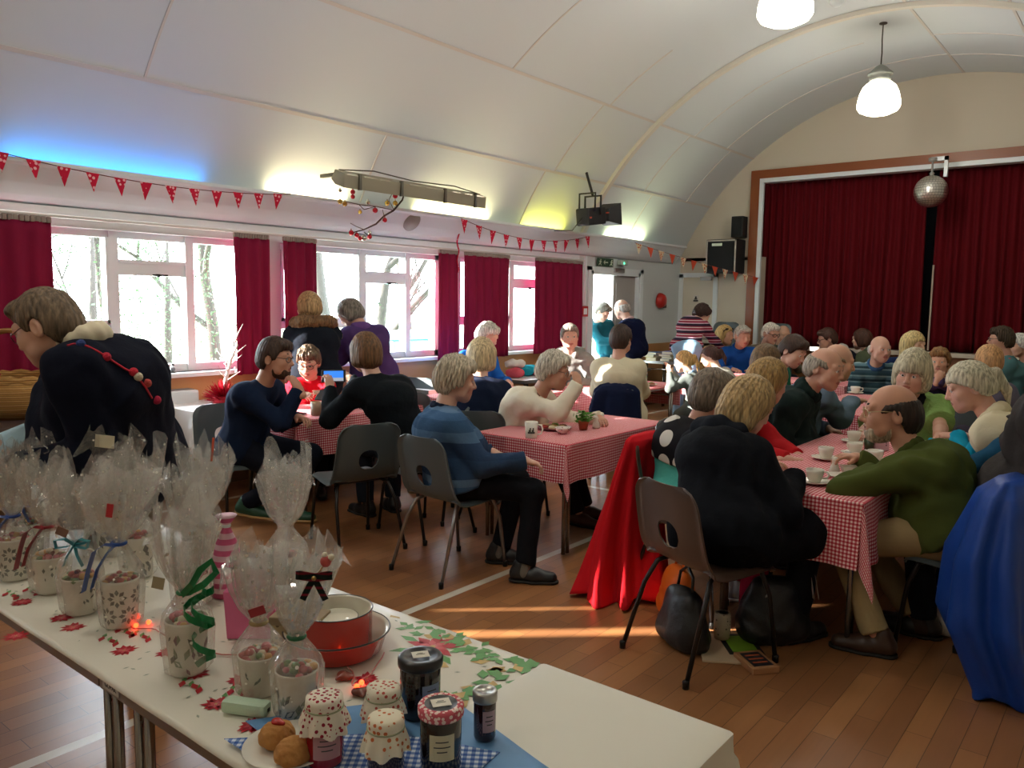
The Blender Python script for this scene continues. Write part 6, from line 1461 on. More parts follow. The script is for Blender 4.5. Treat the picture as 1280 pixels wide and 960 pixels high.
for i, (x, y, c) in enumerate(((-5.4, 8.45, 0), (-5.55, 8.6, 3), (-5.35, 8.75, 4), (-5.5, 8.95, 0), (-5.4, 9.15, 6))): book(x, y, .704, .17, .23, .03, bcol[c], .2*i, '%s book lying %s on the table beside the open exit' % (cn[c], ('first', 'second', 'third', 'fourth', 'last')[i]), 'books on the table beside the open exit')
def bundle(x, y, z, c, w_, label, seed, name='cloth_bundle'):
    r = np.random.default_rng(seed); pr = [Ell((r.uniform(-.5, .5)*w_, r.uniform(-.6, .6)*w_, w_*.35), (w_*.5, w_*.6, w_*.38), k=.03) for _ in range(4)]+[Fn(lambda P: -P[..., 2], .004)]
    V, F = grow(pr, .010, wrinkle(.006, seed, 1.5)); o = obj(name, mesh_from(name, V, F, cloth_mat('bundle_'+c, c), True)); o.location = (x, y, z); tag(o, label, 'cloth bundle', 'bundles on the side table under the wide curtain')
bundle(-5.55, 6.95, .704, 'd25a68', .13, 'coral pink cloth bundle on the white side table', 1); bundle(-5.62, 7.3, .704, '1f9ab0', .15, 'turquoise cloth bundle on the white side table', 2); bundle(-5.5, 7.35, .704, 'b02a56', .09, 'crimson cloth bundle in front of the turquoise one', 3); bundle(-5.65, 7.75, .704, 'e6e2da', .20, 'white pillow like bundle at the far end of the side table', 4); bundle(-5.62, 7.05, .80, 'e0dcd4', .12, 'white bundle lying behind the coral pink one', 5)
t = thing('small_basket', 'pinkish patterned basket on the small table below the thin curtain', 'basket', (-5.5, 5.85, .704)); MB().lathe([(.10, 0), (.13, .10), (.12, .10), (.09, .01)], 24).build('basket', dots_mat('basket_pattern', 'b98a7c', '7a4a44', 40, .35), t); o = MB().ball((0, 0, .09), .11, 14, sc=(1, 1, .5)).build('contents', dots_mat('basket_fill', 'd8b8a8', '8a3a3a', 30, .4), t); o['kind'] = 'stuff'
# twig tree in red tinsel
t = thing('twig_decoration', 'white twig tree standing in red tinsel on the white table', 'table decoration', (-5.62, 3.42, .722)); t.scale = (1.2,)*3; mb = MB(); r = random.Random(8)
mb.tube([(0, 0, 0), (.0, .02, .15), (.02, .05, .28), (.02, .10, .38)], [.014, .012, .010, .006], 7)
for i in range(11):
    z = .14+.025*i; q = Vector((0, .02+.015*i*.5, z)); d_ = Vector((r.uniform(-.4, .4), r.uniform(-.7, .9), r.uniform(.3, 1))).normalized(); mb.tube([q, q+d_*.06, q+d_*.12+Vector((0, .02, .01))], [.006, .004, .002], 5)
mb.build('twigs', mat('twig_white', 'dcd6d2', .6), t); mb = MB()
for i in range(420):
    a, b_ = r.uniform(0, 2*PI), r.uniform(0, 1); d_ = Vector((math.cos(a)*math.sqrt(1-b_*b_), math.sin(a)*math.sqrt(1-b_*b_), b_*1.05)); s_ = Vector((r.uniform(-1, 1), r.uniform(-1, 1), r.uniform(-1, 1))).normalized()*.006; p = d_*.03+Vector((0, 0, .02)); e = d_*r.uniform(.10, .14)+Vector((0, 0, .02)); mb.add([p-s_, p+s_, e+s_*.3, e-s_*.3], [(0, 1, 2, 3)])
o = mb.build('tinsel', mat('tinsel_red', 'b5122c', .25, .3), t); o['kind'] = 'stuff'; MB().lathe([(.0001, 0), (.07, 0), (.075, .05), (.0001, .05)], 20).build('pot', bred, t)
for i in range(5): a = i*1.3; MB().ball((.05*math.sin(a), .05+.05*math.cos(a), .20+.03*i), .009, 8).build('bead', gloss_white, t)
# sill ornaments
for i, (y, c, lb) in enumerate(((3.10, '8a93a0', 'small grey bird ornament on the left window sill'), (3.22, '4a4e52', 'small dark bird ornament right of the grey one on the sill'))):
    t = thing('bird_ornament', lb, 'ornament', (XW-.0, y, ZS), i, 'bird ornaments on the sill'); V, F = grow([Ell((0, 0, .03), (.022, .035, .022), k=.01), Ell((0, .03, .06), (.014, .014, .014), k=.012), RCone((0, .04, .06), (0, .058, .058), .005, .001, .004), RCone((0, -.03, .03), (0, -.06, .045), .010, .004, .008)], .004); obj('body', mesh_from('body', V, F, mat('bird_'+c, c, .4), True), t); MB().lathe([(.02, 0), (.022, .006), (.0001, .012)], 12).build('base', mat('bird_base', '5a5a58'), t)
# wicker basket at far left
wk = stripe_mat('wicker', [(0, 'b98d54'), (.35, '8a6336'), (.5, 'c9a068'), (.85, '94703f')], .022); t = thing('wicker_basket', 'tall handled wicker basket at the left edge behind the stall', 'basket', (-5.58, 1.95, .78), .4)
mb = MB(); mb.lathe([(.15, 0), (.20, .06), (.22, .14), (.225, .20), (.21, .20), (.19, .06), (.0001, .02)], 36, sx=1.25); mb.build('basket', wk, t)
mb = MB()
for q in (0, 1): mb.tube([(.27*math.cos(a), .215*math.sin(a), .20+.012*q+.006*math.sin(a*14+q*3)) for a in np.linspace(0, 2*PI, 60)[:-1]], .014, 8, closed=True)
mb.build('rim', wk, t); mb = MB(); 
for q in (-1, 1): mb.tube([(-.26*math.cos(a), q*.012+.006*math.sin(a*16), .18+.27*math.sin(a)**.6) for a in np.linspace(.02, PI-.02, 36)], .013, 8)
mb.build('handle', wk, t); t.scale = (1.15, 1.15, 1.2)
t = thing('side_table', 'dark side table carrying the wicker basket at the left edge', 'table', (-5.55, 1.88, 0)); MB().box(-.42, .42, -.4, .4, .75, .78, bev=.004).build('tabletop', mat('dark_top', '4a3a34', .5), t)
for sx in (-.38, .38):
    for sy in (-.26, .26): MB().tube([(sx, sy, .75), (sx, sy, 0.003)], .014, 8).build('leg', leg_steel, t)
# ------------------------------------------------------------------ on the floor and over the chairs
def drape(name, label, cat, rings, m, loc, seed=0, folds=7, part='cloth', n=64, extra=None):
    """a garment hanging in folds: rings = (z, cx, cy, rx, ry, fold)"""
    t = thing(name, label, cat, loc); r = np.random.default_rng(seed); ph = r.uniform(0, 6, 4); V = []; F = []
    Rg = np.array(rings, float); zs = np.linspace(0, 1, 26); src = np.linspace(0, 1, len(Rg)); R2 = np.stack([np.interp(zs, src, Rg[:, i]) for i in range(6)], 1)
    for k, (z, cx_, cy_, rx, ry, fo) in enumerate(R2):
        for j in range(n):
            a = 2*PI*j/n; w_ = 1+fo*(math.sin(folds*a+ph[0]+.05*k)+.6*math.sin((folds+4)*a+ph[1]-.08*k)+.5*math.sin(3*a+ph[2]+.12*k)); V.append((cx_+rx*w_*math.cos(a), cy_+ry*w_*math.sin(a), max(.004, z+.01*fo*10*math.sin(4*a+ph[3]))))
    for k in range(len(R2)-1):
        for j in range(n): F.append((k*n+j, k*n+(j+1) % n, (k+1)*n+(j+1) % n, (k+1)*n+j))
    F2 = [tuple(f) for f in F]+[tuple(range(n))[::-1], tuple((len(R2)-1)*n+j for j in range(n))]
    obj(part, mesh_from(part, V, F2, m, True), t); return t
redc = cloth_mat('coat_red', 'c01822', bump=.25, bscale=20); bluec = mat('coat_blue', '0f3f96', .5, spec=.4, bump=.35, bscale=14)
# ------------------------------------------------------------------ people
def seat_for(info, label, kind='grey', off=.05, face=None):
    p = info['base']; f = np.array([*face, 0.]) if face is not None else info['fwd']; f = nz(f)
    return chair(p[0]+f[0]*off, p[1]+f[1]*off, (f[0], f[1]), label, kind)
SK1, SK2, SK3, SK4 = 'c8967c', 'd0a088', 'b87f64', 'be8a70'
grey_h, white_h, brown_h, blond_h = '8f877a', 'd0c8ba', '55402f', 'c2a270'
def poms(i):
    from mathutils.bvhtree import BVHTree
    g = [o for o in i['T'].children if o.name.startswith('cardigan')][0]; me = g.data; bpy.context.view_layer.update(); MW = g.matrix_world if False else (Matrix.Translation(i['T'].location)@Matrix.Rotation(i['T'].rotation_euler.z, 4, 'Z'))
    bv = BVHTree.FromPolygons([MW@v.co for v in me.vertices], [tuple(p.vertices) for p in me.polygons])
    def hit(px, py):
        r = RC@np.array([px-640., py-480., FOC]); r = Vector(r/np.linalg.norm(r)); h_ = bv.ray_cast(Vector((0, 0, H)), r); return (h_[0]-r*.004) if h_[0] is not None else None
    inv = MW.inverted(); pts = [hit(*p) for p in ((84, 432), (92, 430), (100, 430), (110, 433), (122, 439), (133, 446), (145, 454), (156, 461), (167, 466), (174, 474), (182, 484), (190, 498))]; pts = [inv@p for p in pts if p is not None]
    if len(pts) > 3:
        MB().tube(pts, .0035, 6).build('pompom_string', mat('pom_red', 'b81c34', .8), i['T'])
        for (px, py), c in (((101, 430), '27386e'), ((133, 446), 'b81c34'), ((167, 465), 'c01c30'), ((173, 471), 'c9b9a0'), ((184, 479), 'a83a34'), ((196, 500), 'b81c44')):
            q = hit(px, py)
            if q is not None: MB().ball(inv@q, .015, 12).build('pompom', mat('pom_'+c, c, .9, bump=.6, bscale=200), i['T'])
P = {}
P[1] = person('woman bending over the stall in navy pompom cardigan with cream collar', at(60, 409, 2.62), (-.66, -.75), sit=False, look=(-.82, -.55), pitch=-25, pelvis=at(150, 580, 2.96), nbase=at(104, 432, 2.68), fat=1.5, bust=1.0, skin=SK1, depth=2.75, hs=.97,
    arms=(dict(to=at(10, 592, 2.48), fd=(-.5, -.5, -.5), n=(-.4, 0, -.6), pole=(.1, .2, -1)), dict(to=at(-22, 566, 2.68), fd=(-.5, -.5, -.5), pole=(-.2, .2, -.6))), top=dict(c='0f1220', n='cardigan', sl=('long', 'none'), arm='a9c6d2', t=.026, hem=.05, wr=.006), collar=dict(c='d9cdb2', th=.026, r=.072, up=.02, tall=1.5, n='fleece_collar'),
    trousers='8f8b82', shoes='8a2766', soles='c9c4c0', legs=((-3.06, 1.50, .085, (-.85, -.4)), (-3.14, 1.66, .085, (-.85, -.4))), hair=dict(st='short', c='6a5844', t=.012, nape=-.085, fringe=.05, vol=1.1), glasses='5a1f28', extra=poms)
P[2] = person('woman in dark coat with brown fur hood standing at the window', at(386, 384, 6.8), (-.85, .45), sit=False, s=.95, look=(-.95, .1), pitch=-10, skin=SK2, depth=6.8, arms=('front', dict(to=at(372, 436, 6.7))), top=dict(c='151a24', n='coat', t=.034, hem=.2), coat=.8, hood=dict(c='15181f', fur='7a5c3c'), trousers='1a1d24', hair=dict(st='bob', c='b59468', len=-.03, t=.016))
P[3] = person('grey haired woman in purple coat stooping at the middle window', at(437, 391, 7.1), (-.9, .25), sit=False, s=.95, look=(-.9, -.3), pitch=-40, pelvis=at(468, 466, 7.25), skin=SK2, depth=7.1, arms=('front', 'front'), top=dict(c='4a3566', n='coat', t=.032, hem=.2), coat=.7, collar=dict(c='6e4f8e', th=.028), trousers='20222b', hair=dict(st='bob', c='7b766c', len=-.06))
P[4] = person('bearded man in navy jumper resting his chin on his hand', at(344, 448, 5.3), (.92, .40), look=(.84, .54), pitch=-6, pelvis=(-4.80, 3.06, .545), skin=SK3, depth=5.2, sex='m', arms=('table', dict(to=at(373, 486, 5.25), fd=(-.45, -.25, .85), n=(-.6, -.2, 0), pole=(.5, .5, -.9), curl=1.)), top=dict(c='16233c', n='jumper', t=.018, wr=.005), barearm=(0, .12), trousers='161a26', shoes='1d4a36', soles='a88658', socks='22242a', legs=((-4.62, 3.30, .09), (-4.80, 3.08, .14, (.8, .6))), hair=dict(st='short', c='46342a', t=.017, vol=1.2), beard='4a3529', glasses='1c1a1a')
P[5] = person('boy in red jumper and glasses looking down at the table', at(386, 453, 6.35), (.75, -.65), look=(.62, -.75), pitch=-22, s=.82, hs=1.2, skin=SK2, depth=5.6, arms=(dict(to=at(402, 492, 6.1)), dict(to=at(384, 496, 6.0))), top=dict(c='c0182a', n='jumper', t=.018), trousers='20242f', hair=dict(st='short', c='6e5a48', t=.018, vol=1.25, rough=.004), glasses='23201e')
P[6] = person('brown haired seated person in black jumper photographing with a phone', at(457, 441, 5.45), (-.93, .2), look=(-.9, .3), pitch=-8, skin=SK2, depth=5.4, fat=1.05, pelvis=(-3.93, 3.78, .545), arms=(dict(to=at(412, 486, 5.5), fd=(-.2, .1, 1), n=(-1, 0, 0), curl=.8, pole=(.2, -.5, -.9)), dict(to=at(438, 474, 5.75), fd=(-.7, -.3, .6), n=(-.6, 0, -.5), curl=.8)), top=dict(c='12171c', n='jumper', t=.022), trousers='1c2029', shoes='1a1918', hair=dict(st='bob', c='6b4c30', len=-.055, t=.018, fringe=.045), glasses='2a2624')
P[7] = person('white haired old man in blue striped fleece, back to the stall', at(570, 475, 4.65), (.5, .87), look=(.62, .78), pitch=-10, s=.97, pelvis=(-3.10, 3.34, .54), skin=SK2, depth=4.3, sex='m', fat=1.1, arms=('lap', dict(to=(-2.72, 3.50, .66), fd=(.5, .6, -.2), n=(0, 0, -1))), top=dict(c=stripe_mat('fleece_stripes', [(0, '293c58'), (.22, '4a6481'), (.36, '34506e'), (.52, '3d5c7e'), (.62, '56708c'), (.72, '2d4462')], .40, off=.30), n='fleece', t=.026, wr=.006, hem=.08), collar=dict(c='1b2438', th=.018, r=.066), trousers='121318', shoes='16181a', socks='6a665e', legs=((-2.95, 3.58, .085, (.8, .6)), (-2.64, 3.42, .085, (.85, .5))), hair=dict(st='curly', c='bdb09a', t=.026, nape=-.10, side=-.03))
P[8] = person('blond haired woman in navy top seen from behind, beside the white haired man', at(602, 446, 6.0), (-.6, .8), look=(-.5, .87), skin=SK2, depth=6., top=dict(c='111a30', n='top', t=.02), trousers='1a1d28', hair=dict(st='bob', c='c6b088', len=-.06, t=.022))
P[9] = person('old woman in cream cardigan holding her hand to her mouth', at(692, 464, 5.5), (.98, .2), look=(.85, .45), pitch=-12, s=.95, skin=SK3, depth=5.2, bust=1., fat=1.08, arms=(dict(to=(-2.98, 4.68, .745), fd=(.7, -.5, 0), n=(0, 0, -1)), dict(to=at(722, 480, 5.35), fd=(-.3, .1, .9), n=(-.9, .2, 0), pole=(.5, -.5, -.8), curl=1.1)), top=dict(c='d8cfba', n='cardigan', t=.022, wr=.006), vest=dict(c='6d4a3e', n='blouse', t=.008, hem=-.1), trousers='24222a', shoes='4a2d22', legs=((-3.12, 4.75, .085), (-3.05, 4.55, .085)), hair=dict(st='curly', c='c4bbaa', t=.022, vol=1.2), glasses='6a5a50')
P[10] = person('white haired person in bright blue bending by the wide curtain', at(609, 420, 8.1), (.8, -.1), look=(.9, .1), pitch=-25, skin=SK2, depth=8.1, arms=('table', 'table'), top=dict(c='1f63b8', n='fleece', t=.025), hair=dict(st='curly', c='d2ccc2', t=.02))
P[11] = person('smiling grey haired man in grey hooded top', at(712, 421, 8.3), (.45, -.9), look=(.62, -.65), pitch=-4, skin='d09a84', depth=7.6, sex='m', smile=True, arms=('table', 'table'), top=dict(c='8d8a86', n='hooded_top', t=.026), hood=dict(c='8d8a86'), vest=dict(c='d8d4cc', n='undershirt', t=.03, hem=-.28) if False else None, hair=dict(st='short', c='8b8378', t=.015))
P[12] = person('person in cream jumper with short dark hair, back turned', at(776, 425, 7.2), (-.45, .9), look=(-.2, .98), skin=SK4, depth=7.2, fat=1.15, arms=('table', 'table'), top=dict(c='ccc3a6', n='jumper', t=.024, wr=.006, hem=.1), trousers='121217', hair=dict(st='short', c='3c2c24', t=.018, nape=-.10))
P[13] = person('person in teal stooping in the open exit doorway', at(753, 390, 11.15), (.85, -.45), sit=False, s=.95, look=(.9, .1), pitch=-35, pelvis=(-6.12, 9.86, .90), skin=SK2, depth=11.6, arms=(dict(to=(-5.82, 9.72, .95)), dict(to=(-5.84, 9.6, 1.0))), top=dict(c='1c5660', n='jumper', t=.02), trousers='1a4a58', hair=dict(st='short', c='6a6256', t=.02))
P[14] = person('bald man in navy jumper standing by the exit door', at(777, 386, 11.), (-.9, -.1), sit=False, s=1., look=(-.95, .1), pitch=-22, pelvis=(-5.58, 9.62, .93), skin='d0a590', depth=11., sex='m', fat=1.05, arms=(dict(to=(-5.85, 9.5, 1.08)), dict(to=(-5.85, 9.7, 1.0))), top=dict(c='121a38', n='jumper', t=.024, hem=.14), collar=dict(c='c9a8ac', th=.014), trousers='1a1c24', hair=dict(st='bald', c='b8b2a8', top=.03))
P[15] = person('person in striped jumper and pale jeans bending over the book table', at(877, 393, 10.4), (.05, 1), sit=False, s=1., look=(.3, .95), pitch=-35, pelvis=at(858, 434, 9.9), skin=SK2, depth=10., fat=.92, arms=(dict(to=(-4.85, 10.15, .80)), dict(to=(-4.4, 10.1, .82))), top=dict(c=stripe_mat('jumper_stripes', [(0, '2a2030'), (.22, 'b89aa8'), (.38, '8a2038'), (.62, 'c4b0b4'), (.75, '8a2038'), (.88, '2a2030')], .085), n='jumper', t=.02, hem=.02), trousers='8fb0cc', hair=dict(st='curly', c='3a241c', t=.02))
P[16] = person('fair haired girl with ponytail in grey pinafore lifting food to her mouth', at(855, 452, 8.0), (-.95, .05), look=(-.95, -.1), pitch=-12, s=.70, hs=1.22, seat=.46, skin='d2a488', depth=7.8, arms=(dict(to=at(838, 466, 7.9), fd=(-.4, 0, .9)), dict(to=at(836, 462, 8.1), fd=(-.4, 0, .9))), top=dict(c='5a605c', n='cardigan', t=.018, hem=.12), collar=dict(c='7896b4', th=.016, r=.075), coat=.6, trousers='94776a', hair=dict(st='pony', c='bf965c', tie='c6b08a'))
P[17] = person('brown haired girl in pale grey top beside the fair haired one', at(888, 446, 8.4), (-.95, .1), look=(-.9, -.2), pitch=-18, s=.74, hs=1.2, seat=.46, skin='d4a890', depth=7.9, top=dict(c='a9a69c', n='top', t=.016), trousers='38383f', hair=dict(st='pony', c='4a2c24', tie='d8cabb'))
P[18] = person('blond woman in tan with sunglasses pushed up on her hair', at(906, 419, 10.9), (.9, -.4), look=(.95, -.1), pitch=-3, skin='c98d6c', depth=9., top=dict(c='a5804e', n='top', t=.02), hair=dict(st='bob', c='bd9a60', len=-.10, t=.018), extra=lambda i: i['put']('sunglasses', *grow([RCone(i['hp'](-.075, .06, .085), i['hp'](.075, .06, .085), .014, .014, .01), RCone(i['hp'](.08, .06, .085), i['hp'](.095, -.02, .02), .007, .006, .01)], .007), mat('sunglass', '2a1c16', .2)))
P[19] = person('grey haired man in bright blue jumper near the stage', at(928, 420, 10.0), (.55, -.8), look=(.7, -.55), pitch=-16, skin='b98a70', depth=9., sex='m', arms=('table', 'table'), top=dict(c='1a4f9c', n='jumper', t=.026), collar=dict(c='1a4f9c', th=.022), hair=dict(st='short', c='b2ab9e', t=.014))
P[20] = person('white haired man in green with brown waistcoat and glasses', at(963, 417, 10.2), (.75, -.6), look=(.85, -.35), pitch=-15, skin='c09078', depth=9., sex='m', top=dict(c='24463a', n='jumper', t=.018), vest=dict(c='5f564a', n='waistcoat', t=.030), hair=dict(st='short', c='d6d0c2', t=.015), glasses='2a2420')
P[21] = person('balding man half hidden behind the white haired man in waistcoat', at(979, 418, 11.2), (.6, -.75), look=(.6, -.6), pitch=-14, skin='bc8c72', depth=9.5, sex='m', top=dict(c='6a6e5c', n='jumper', t=.02), hair=dict(st='bald', c='9a9286'))
P[22] = person('dark haired woman in green and teal bending over her plate', at(991, 439, 6.9), (.95, .0), look=(.9, -.15), pitch=-28, skin='c48f74', depth=6.9, top=dict(c='1e7a5a', n='top', t=.02), vest=dict(c='1c3f58', n='gilet', t=.028), hair=dict(st='short', c='3f2b20', t=.02, nape=-.09))
P[23] = person('brown haired person seen from behind in dark top, before the table end', at(957, 455, 6.0), (.25, .97), look=(.1, 1), skin=SK4, depth=6., top=dict(c='2a2228', n='top', t=.02), trousers='22232a', hair=dict(st='short', c='6a5238', t=.024, nape=-.10, side=-.03))
P[24] = person('brown haired person with glasses in dark coat with pale hood, below the stage', at(1034, 424, 10.2), (-.75, -.55), look=(-.85, -.45), pitch=-15, skin='c08c74', depth=9.6, top=dict(c='171a26', n='coat', t=.03), hood=dict(c='b9b4ac'), hair=dict(st='short', c='4a2f24', t=.02), glasses='2a2420')
P[25] = person('brown haired person in olive green coat turned left below the stage', at(1077, 424, 10.2), (-.85, .3), look=(-.95, .2), skin='b98a72', depth=9.6, top=dict(c='4c5642', n='coat', t=.03), hood=dict(c='4c5642'), hair=dict(st='bob', c='4c2f22', len=-.06))
P[26] = person('bald old man in grey blue striped jumper with folded arms', at(1100, 436, 7.9), (.4, -.92), look=(.72, -.65), pitch=-8, skin='c8967e', depth=7.4, sex='m', arms=('cross', 'cross'), top=dict(c=stripe_mat('jumper_bluegrey', [(0, '3c5866'), (.2, '6f8a90'), (.32, '2b4048'), (.5, '54727c'), (.68, '7d979a'), (.8, '35505a')], .13, off=.2), n='jumper', t=.02), collar=dict(c='36577c', th=.016), hair=dict(st='bald', c='c4beb2', top=.02))
P[27] = person('long haired blond woman in navy jacket with pale piping', at(1142, 431, 8.3), (.7, -.7), look=(.85, -.35), pitch=-6, skin='c39878', depth=8., top=dict(c='14244a', n='jacket', t=.03), hair=dict(st='long', c='cdb47a', len=-.20, t=.018, fringe=.05))
P[28] = person('auburn haired child holding both hands to the mouth', at(1174, 452, 7.4), (-.1, -1), look=(.1, -1), pitch=-5, s=.86, hs=1.1, skin='c48c6c', depth=7.4, arms=(dict(to=at(1168, 474, 7.05), fd=(.3, 0, .9), n=(0, 1, 0), curl=.9), dict(to=at(1182, 476, 7.05), fd=(-.5, 0, .8), n=(0, 1, 0), curl=.9)), top=dict(c='4c3f66', n='jumper', t=.018), vest=dict(c='231e30', n='gilet', t=.028), hair=dict(st='curly', c='8a6238', t=.022))
P[29] = person('strawberry blond person seen from behind near the stage lip', at(1236, 453, 6.6), (.1, 1), look=(-.4, .9), skin='c8957c', depth=6.6, top=dict(c='5f5a6c', n='top', t=.02), hair=dict(st='short', c='b98a5c', t=.022))
P[30] = person('tousled dark haired youth with glasses in teal tee shirt', at(1251, 425, 8.6), (-.8, -.1), look=(-.95, -.2), pitch=0, skin='c08a70', depth=7.8, sex='m', top=dict(c=dots_mat('tee_teal', '456d72', '9a4a50', 9, .12), n='tee_shirt', t=.018, sl='short'), barearm=(.2, .2), hair=dict(st='curly', c='443626', t=.022, rough=.005), glasses='2a2624')
P[31] = person('white curly haired person at the right edge under the stage curtain', at(1274, 433, 9.2), (-.8, -.5), skin='c8987e', depth=9., top=dict(c='6a4a52', n='top', t=.02), hair=dict(st='curly', c='dcd8d0', t=.024))
P[32] = person('woman with pale bobbed hair in light green short sleeved jumper', at(1140, 469, 5.2), (.15, -1), look=(-.02, -1), pitch=-6, roll=6, skin='c68f78', depth=4.8, bust=1.1, fat=1.2, arms=(dict(to=(-.98, 5.30, .74), fd=(.2, -.9, 0), n=(0, 0, -1)), dict(to=(-1.38, 5.32, .74), fd=(-.3, -.9, 0), n=(0, 0, -1))), top=dict(c=cloth_mat('knit_green', '84a45c', bump=.8, bscale=70), n='jumper', t=.024, sl='short', hem=.08), barearm=(.22, .22), collar=dict(c='15131a', th=.024, r=.064, up=.02, tall=1.6, n='scarf'), trousers='2a2a33', hair=dict(st='bob', c='b9ad90', len=-.055, t=.030, fringe=.030, vol=1.5))
P[33] = person('silver haired woman with ponytail in cream gilet and turquoise sleeves', at(1212, 484, 4.35), (-.97, .1), look=(-.9, -.3), pitch=-20, skin='cc937c', depth=4.3, bust=.9, pelvis=(-.40, 4.86, .545), arms=(dict(to=at(1196, 545, 4.55), fd=(-.8, -.2, 0), n=(0, .2, -1), curl=.8), dict(to=(-1.0, 5.12, .745), fd=(-.9, -.1, 0), n=(0, 0, -1))), top=dict(c='1593b4', n='top', t=.018), vest=dict(c='d4c8a8', n='gilet', t=.034, sl=('cap', 'cap')), collar=dict(c='cbbd9c', th=.030, r=.078, up=.0, tall=1.3, n='fleece_collar'), trousers='2c2f38', hair=dict(st='pony', c='c2b89e', tie='2a1a16', t=.018, fringe=.05))
P[34] = person('bald bearded man in olive shirt leaning on the tea table', at(1114, 516, 3.75), (-.97, .12), look=(-.92, -.35), pitch=-4, pelvis=(-.66, 4.03, .545), skin='b5795a', depth=3.6, sex='m', hs=1.12, fat=1.08, arms=(dict(to=(-1.0, 3.98, .77), fd=(-.3, .9, 0), n=(0, 0, -1), pole=(-.55, -1, -.35)), dict(to=(-1.15, 4.25, .775), fd=(-.4, -.4, .1), n=(0, 0, -1))), top=dict(c=cloth_mat('shirt_olive', '4a5326', bump=.3, bscale=16), n='shirt', t=.022, wr=.008, wf=1.2, hem=.02), collar=dict(c='464e24', th=.014, r=.066, up=.014), trousers='9c8760', shoes='3c2619', legs=((-.88, 3.72, .085, (-.95, -.2)), (-.80, 4.08, .085)), hair=dict(st='bald', c='33271f', top=.060, t=.012, nape=-.095, rough=.0007), beard='b8a68c', glasses='b09a6c')
P[35] = person('person at the right edge in dark grey jacket with teal sleeves', at(1352, 440, 3.5), (-.95, .1), look=(-.9, .2), skin='b98268', depth=3.8, sex='m', fat=1.3, pelvis=at(1292, 690, 3.55), nbase=at(1325, 492, 3.5), arms=(dict(to=at(1236, 612, 3.75), fd=(-.8, -.2, -.3), n=(0, 0, -1)), 'table'), top=dict(c='1d4a66', n='jumper', t=.026), vest=dict(c='3e3a3a', n='jacket', t=.05, sl=('short', 'short'), wr=.007), hood=dict(c='3e3a3a'), hair=dict(st='short', c='55493c'))
P[36] = person('balding old man in dark green fleece at the far side of the tea table', at(1031, 460, 5.1), (.95, .1), look=(.9, -.1), pitch=-14, s=1.03, skin='bb8468', depth=4.9, sex='m', fat=1.12, arms=('lap', 'lap'), top=dict(c='1c2a28', n='fleece', t=.030, wr=.007), collar=dict(c='1c2a28', th=.024, r=.07, up=.02, tall=1.6), trousers='1a1a20', hair=dict(st='bald', c='9a8f7e', top=.065, t=.014))
P[37] = person('person in pale blue grey jacket behind the balding man in fleece', at(1047, 452, 5.75), (.85, .5), look=(.8, .4), pitch=-15, skin='b98468', depth=5.7, sex='m', arms=('lap', dict(to=at(1066, 500, 5.9), fd=(.8, .4, 0), n=(0, 0, -1))), top=dict(c='66788a', n='jacket', t=.03, wr=.007), hair=dict(st='bald', c='a88a70'))
P[38] = person('woman with light brown bob in red jumper at the tea table', at(960, 477, 4.85), (.97, .05), look=(.6, .8), pitch=-18, skin='c4917a', depth=4.8, bust=.9, arms=(dict(to=at(996, 570, 4.62), fd=(.6, -.7, 0), n=(0, 0, -1)), dict(to=at(984, 575, 4.42), fd=(.6, .6, 0), n=(0, 0, -1))), top=dict(c='b01d22', n='jumper', t=.02), vest=dict(c='b7a8a0', n='blouse', t=.006, hem=-.2), trousers='1a1a22', hair=dict(st='bob', c='977848', len=-.09, t=.020, fringe=.04))
P[39] = person('fair haired woman in long black coat, back turned, on the brown chair', at(936, 507, 3.85), (.30, .95), look=(.55, .8), pitch=-30, pelvis=(-1.44, 3.28, .55), skin='c9967e', depth=3.6, fat=1.12, arms=(dict(to=(-1.46, 3.80, .76), fd=(.3, .9, 0), n=(0, 0, -1)), dict(to=(-1.26, 3.64, .76), fd=(-.5, .8, 0), n=(0, 0, -1), pole=(.6, -.3, -.8))), top=dict(c='0d0f15', n='coat', t=.032, hem=.14, wr=.006), coat=.9, hood=dict(c='12151d'), trousers='121319', shoes='16161a', hair=dict(st='bob', c='ae9164', len=-.085, t=.022, fringe=.045))
P[40] = person('grey haired woman in aqua top with polka dot shawl', at(890, 495, 4.3), (.85, .45), look=(.45, .9), pitch=-12, skin='c48a70', depth=4.2, fat=1.15, pelvis=(-1.93, 3.90, .55), arms=('table', dict(to=(-1.52, 3.95, .748), fd=(.8, .3, 0), n=(0, 0, -1))), top=dict(c='5cc4ba', n='top', t=.02), shawl=dict(c=dots_mat('polka', '15141a', 'ccc8c0', 8.5, .40), n='shawl', drop=.06), trousers='b02446', shoes='c4ccd8', soles='e0e0e0', legs=((-1.62, 3.95, .085), (-1.42, 3.62, .085, (.6, -.6))), hair=dict(st='short', c='75685a', t=.024, nape=-.10, side=-.035, fringe=.05))
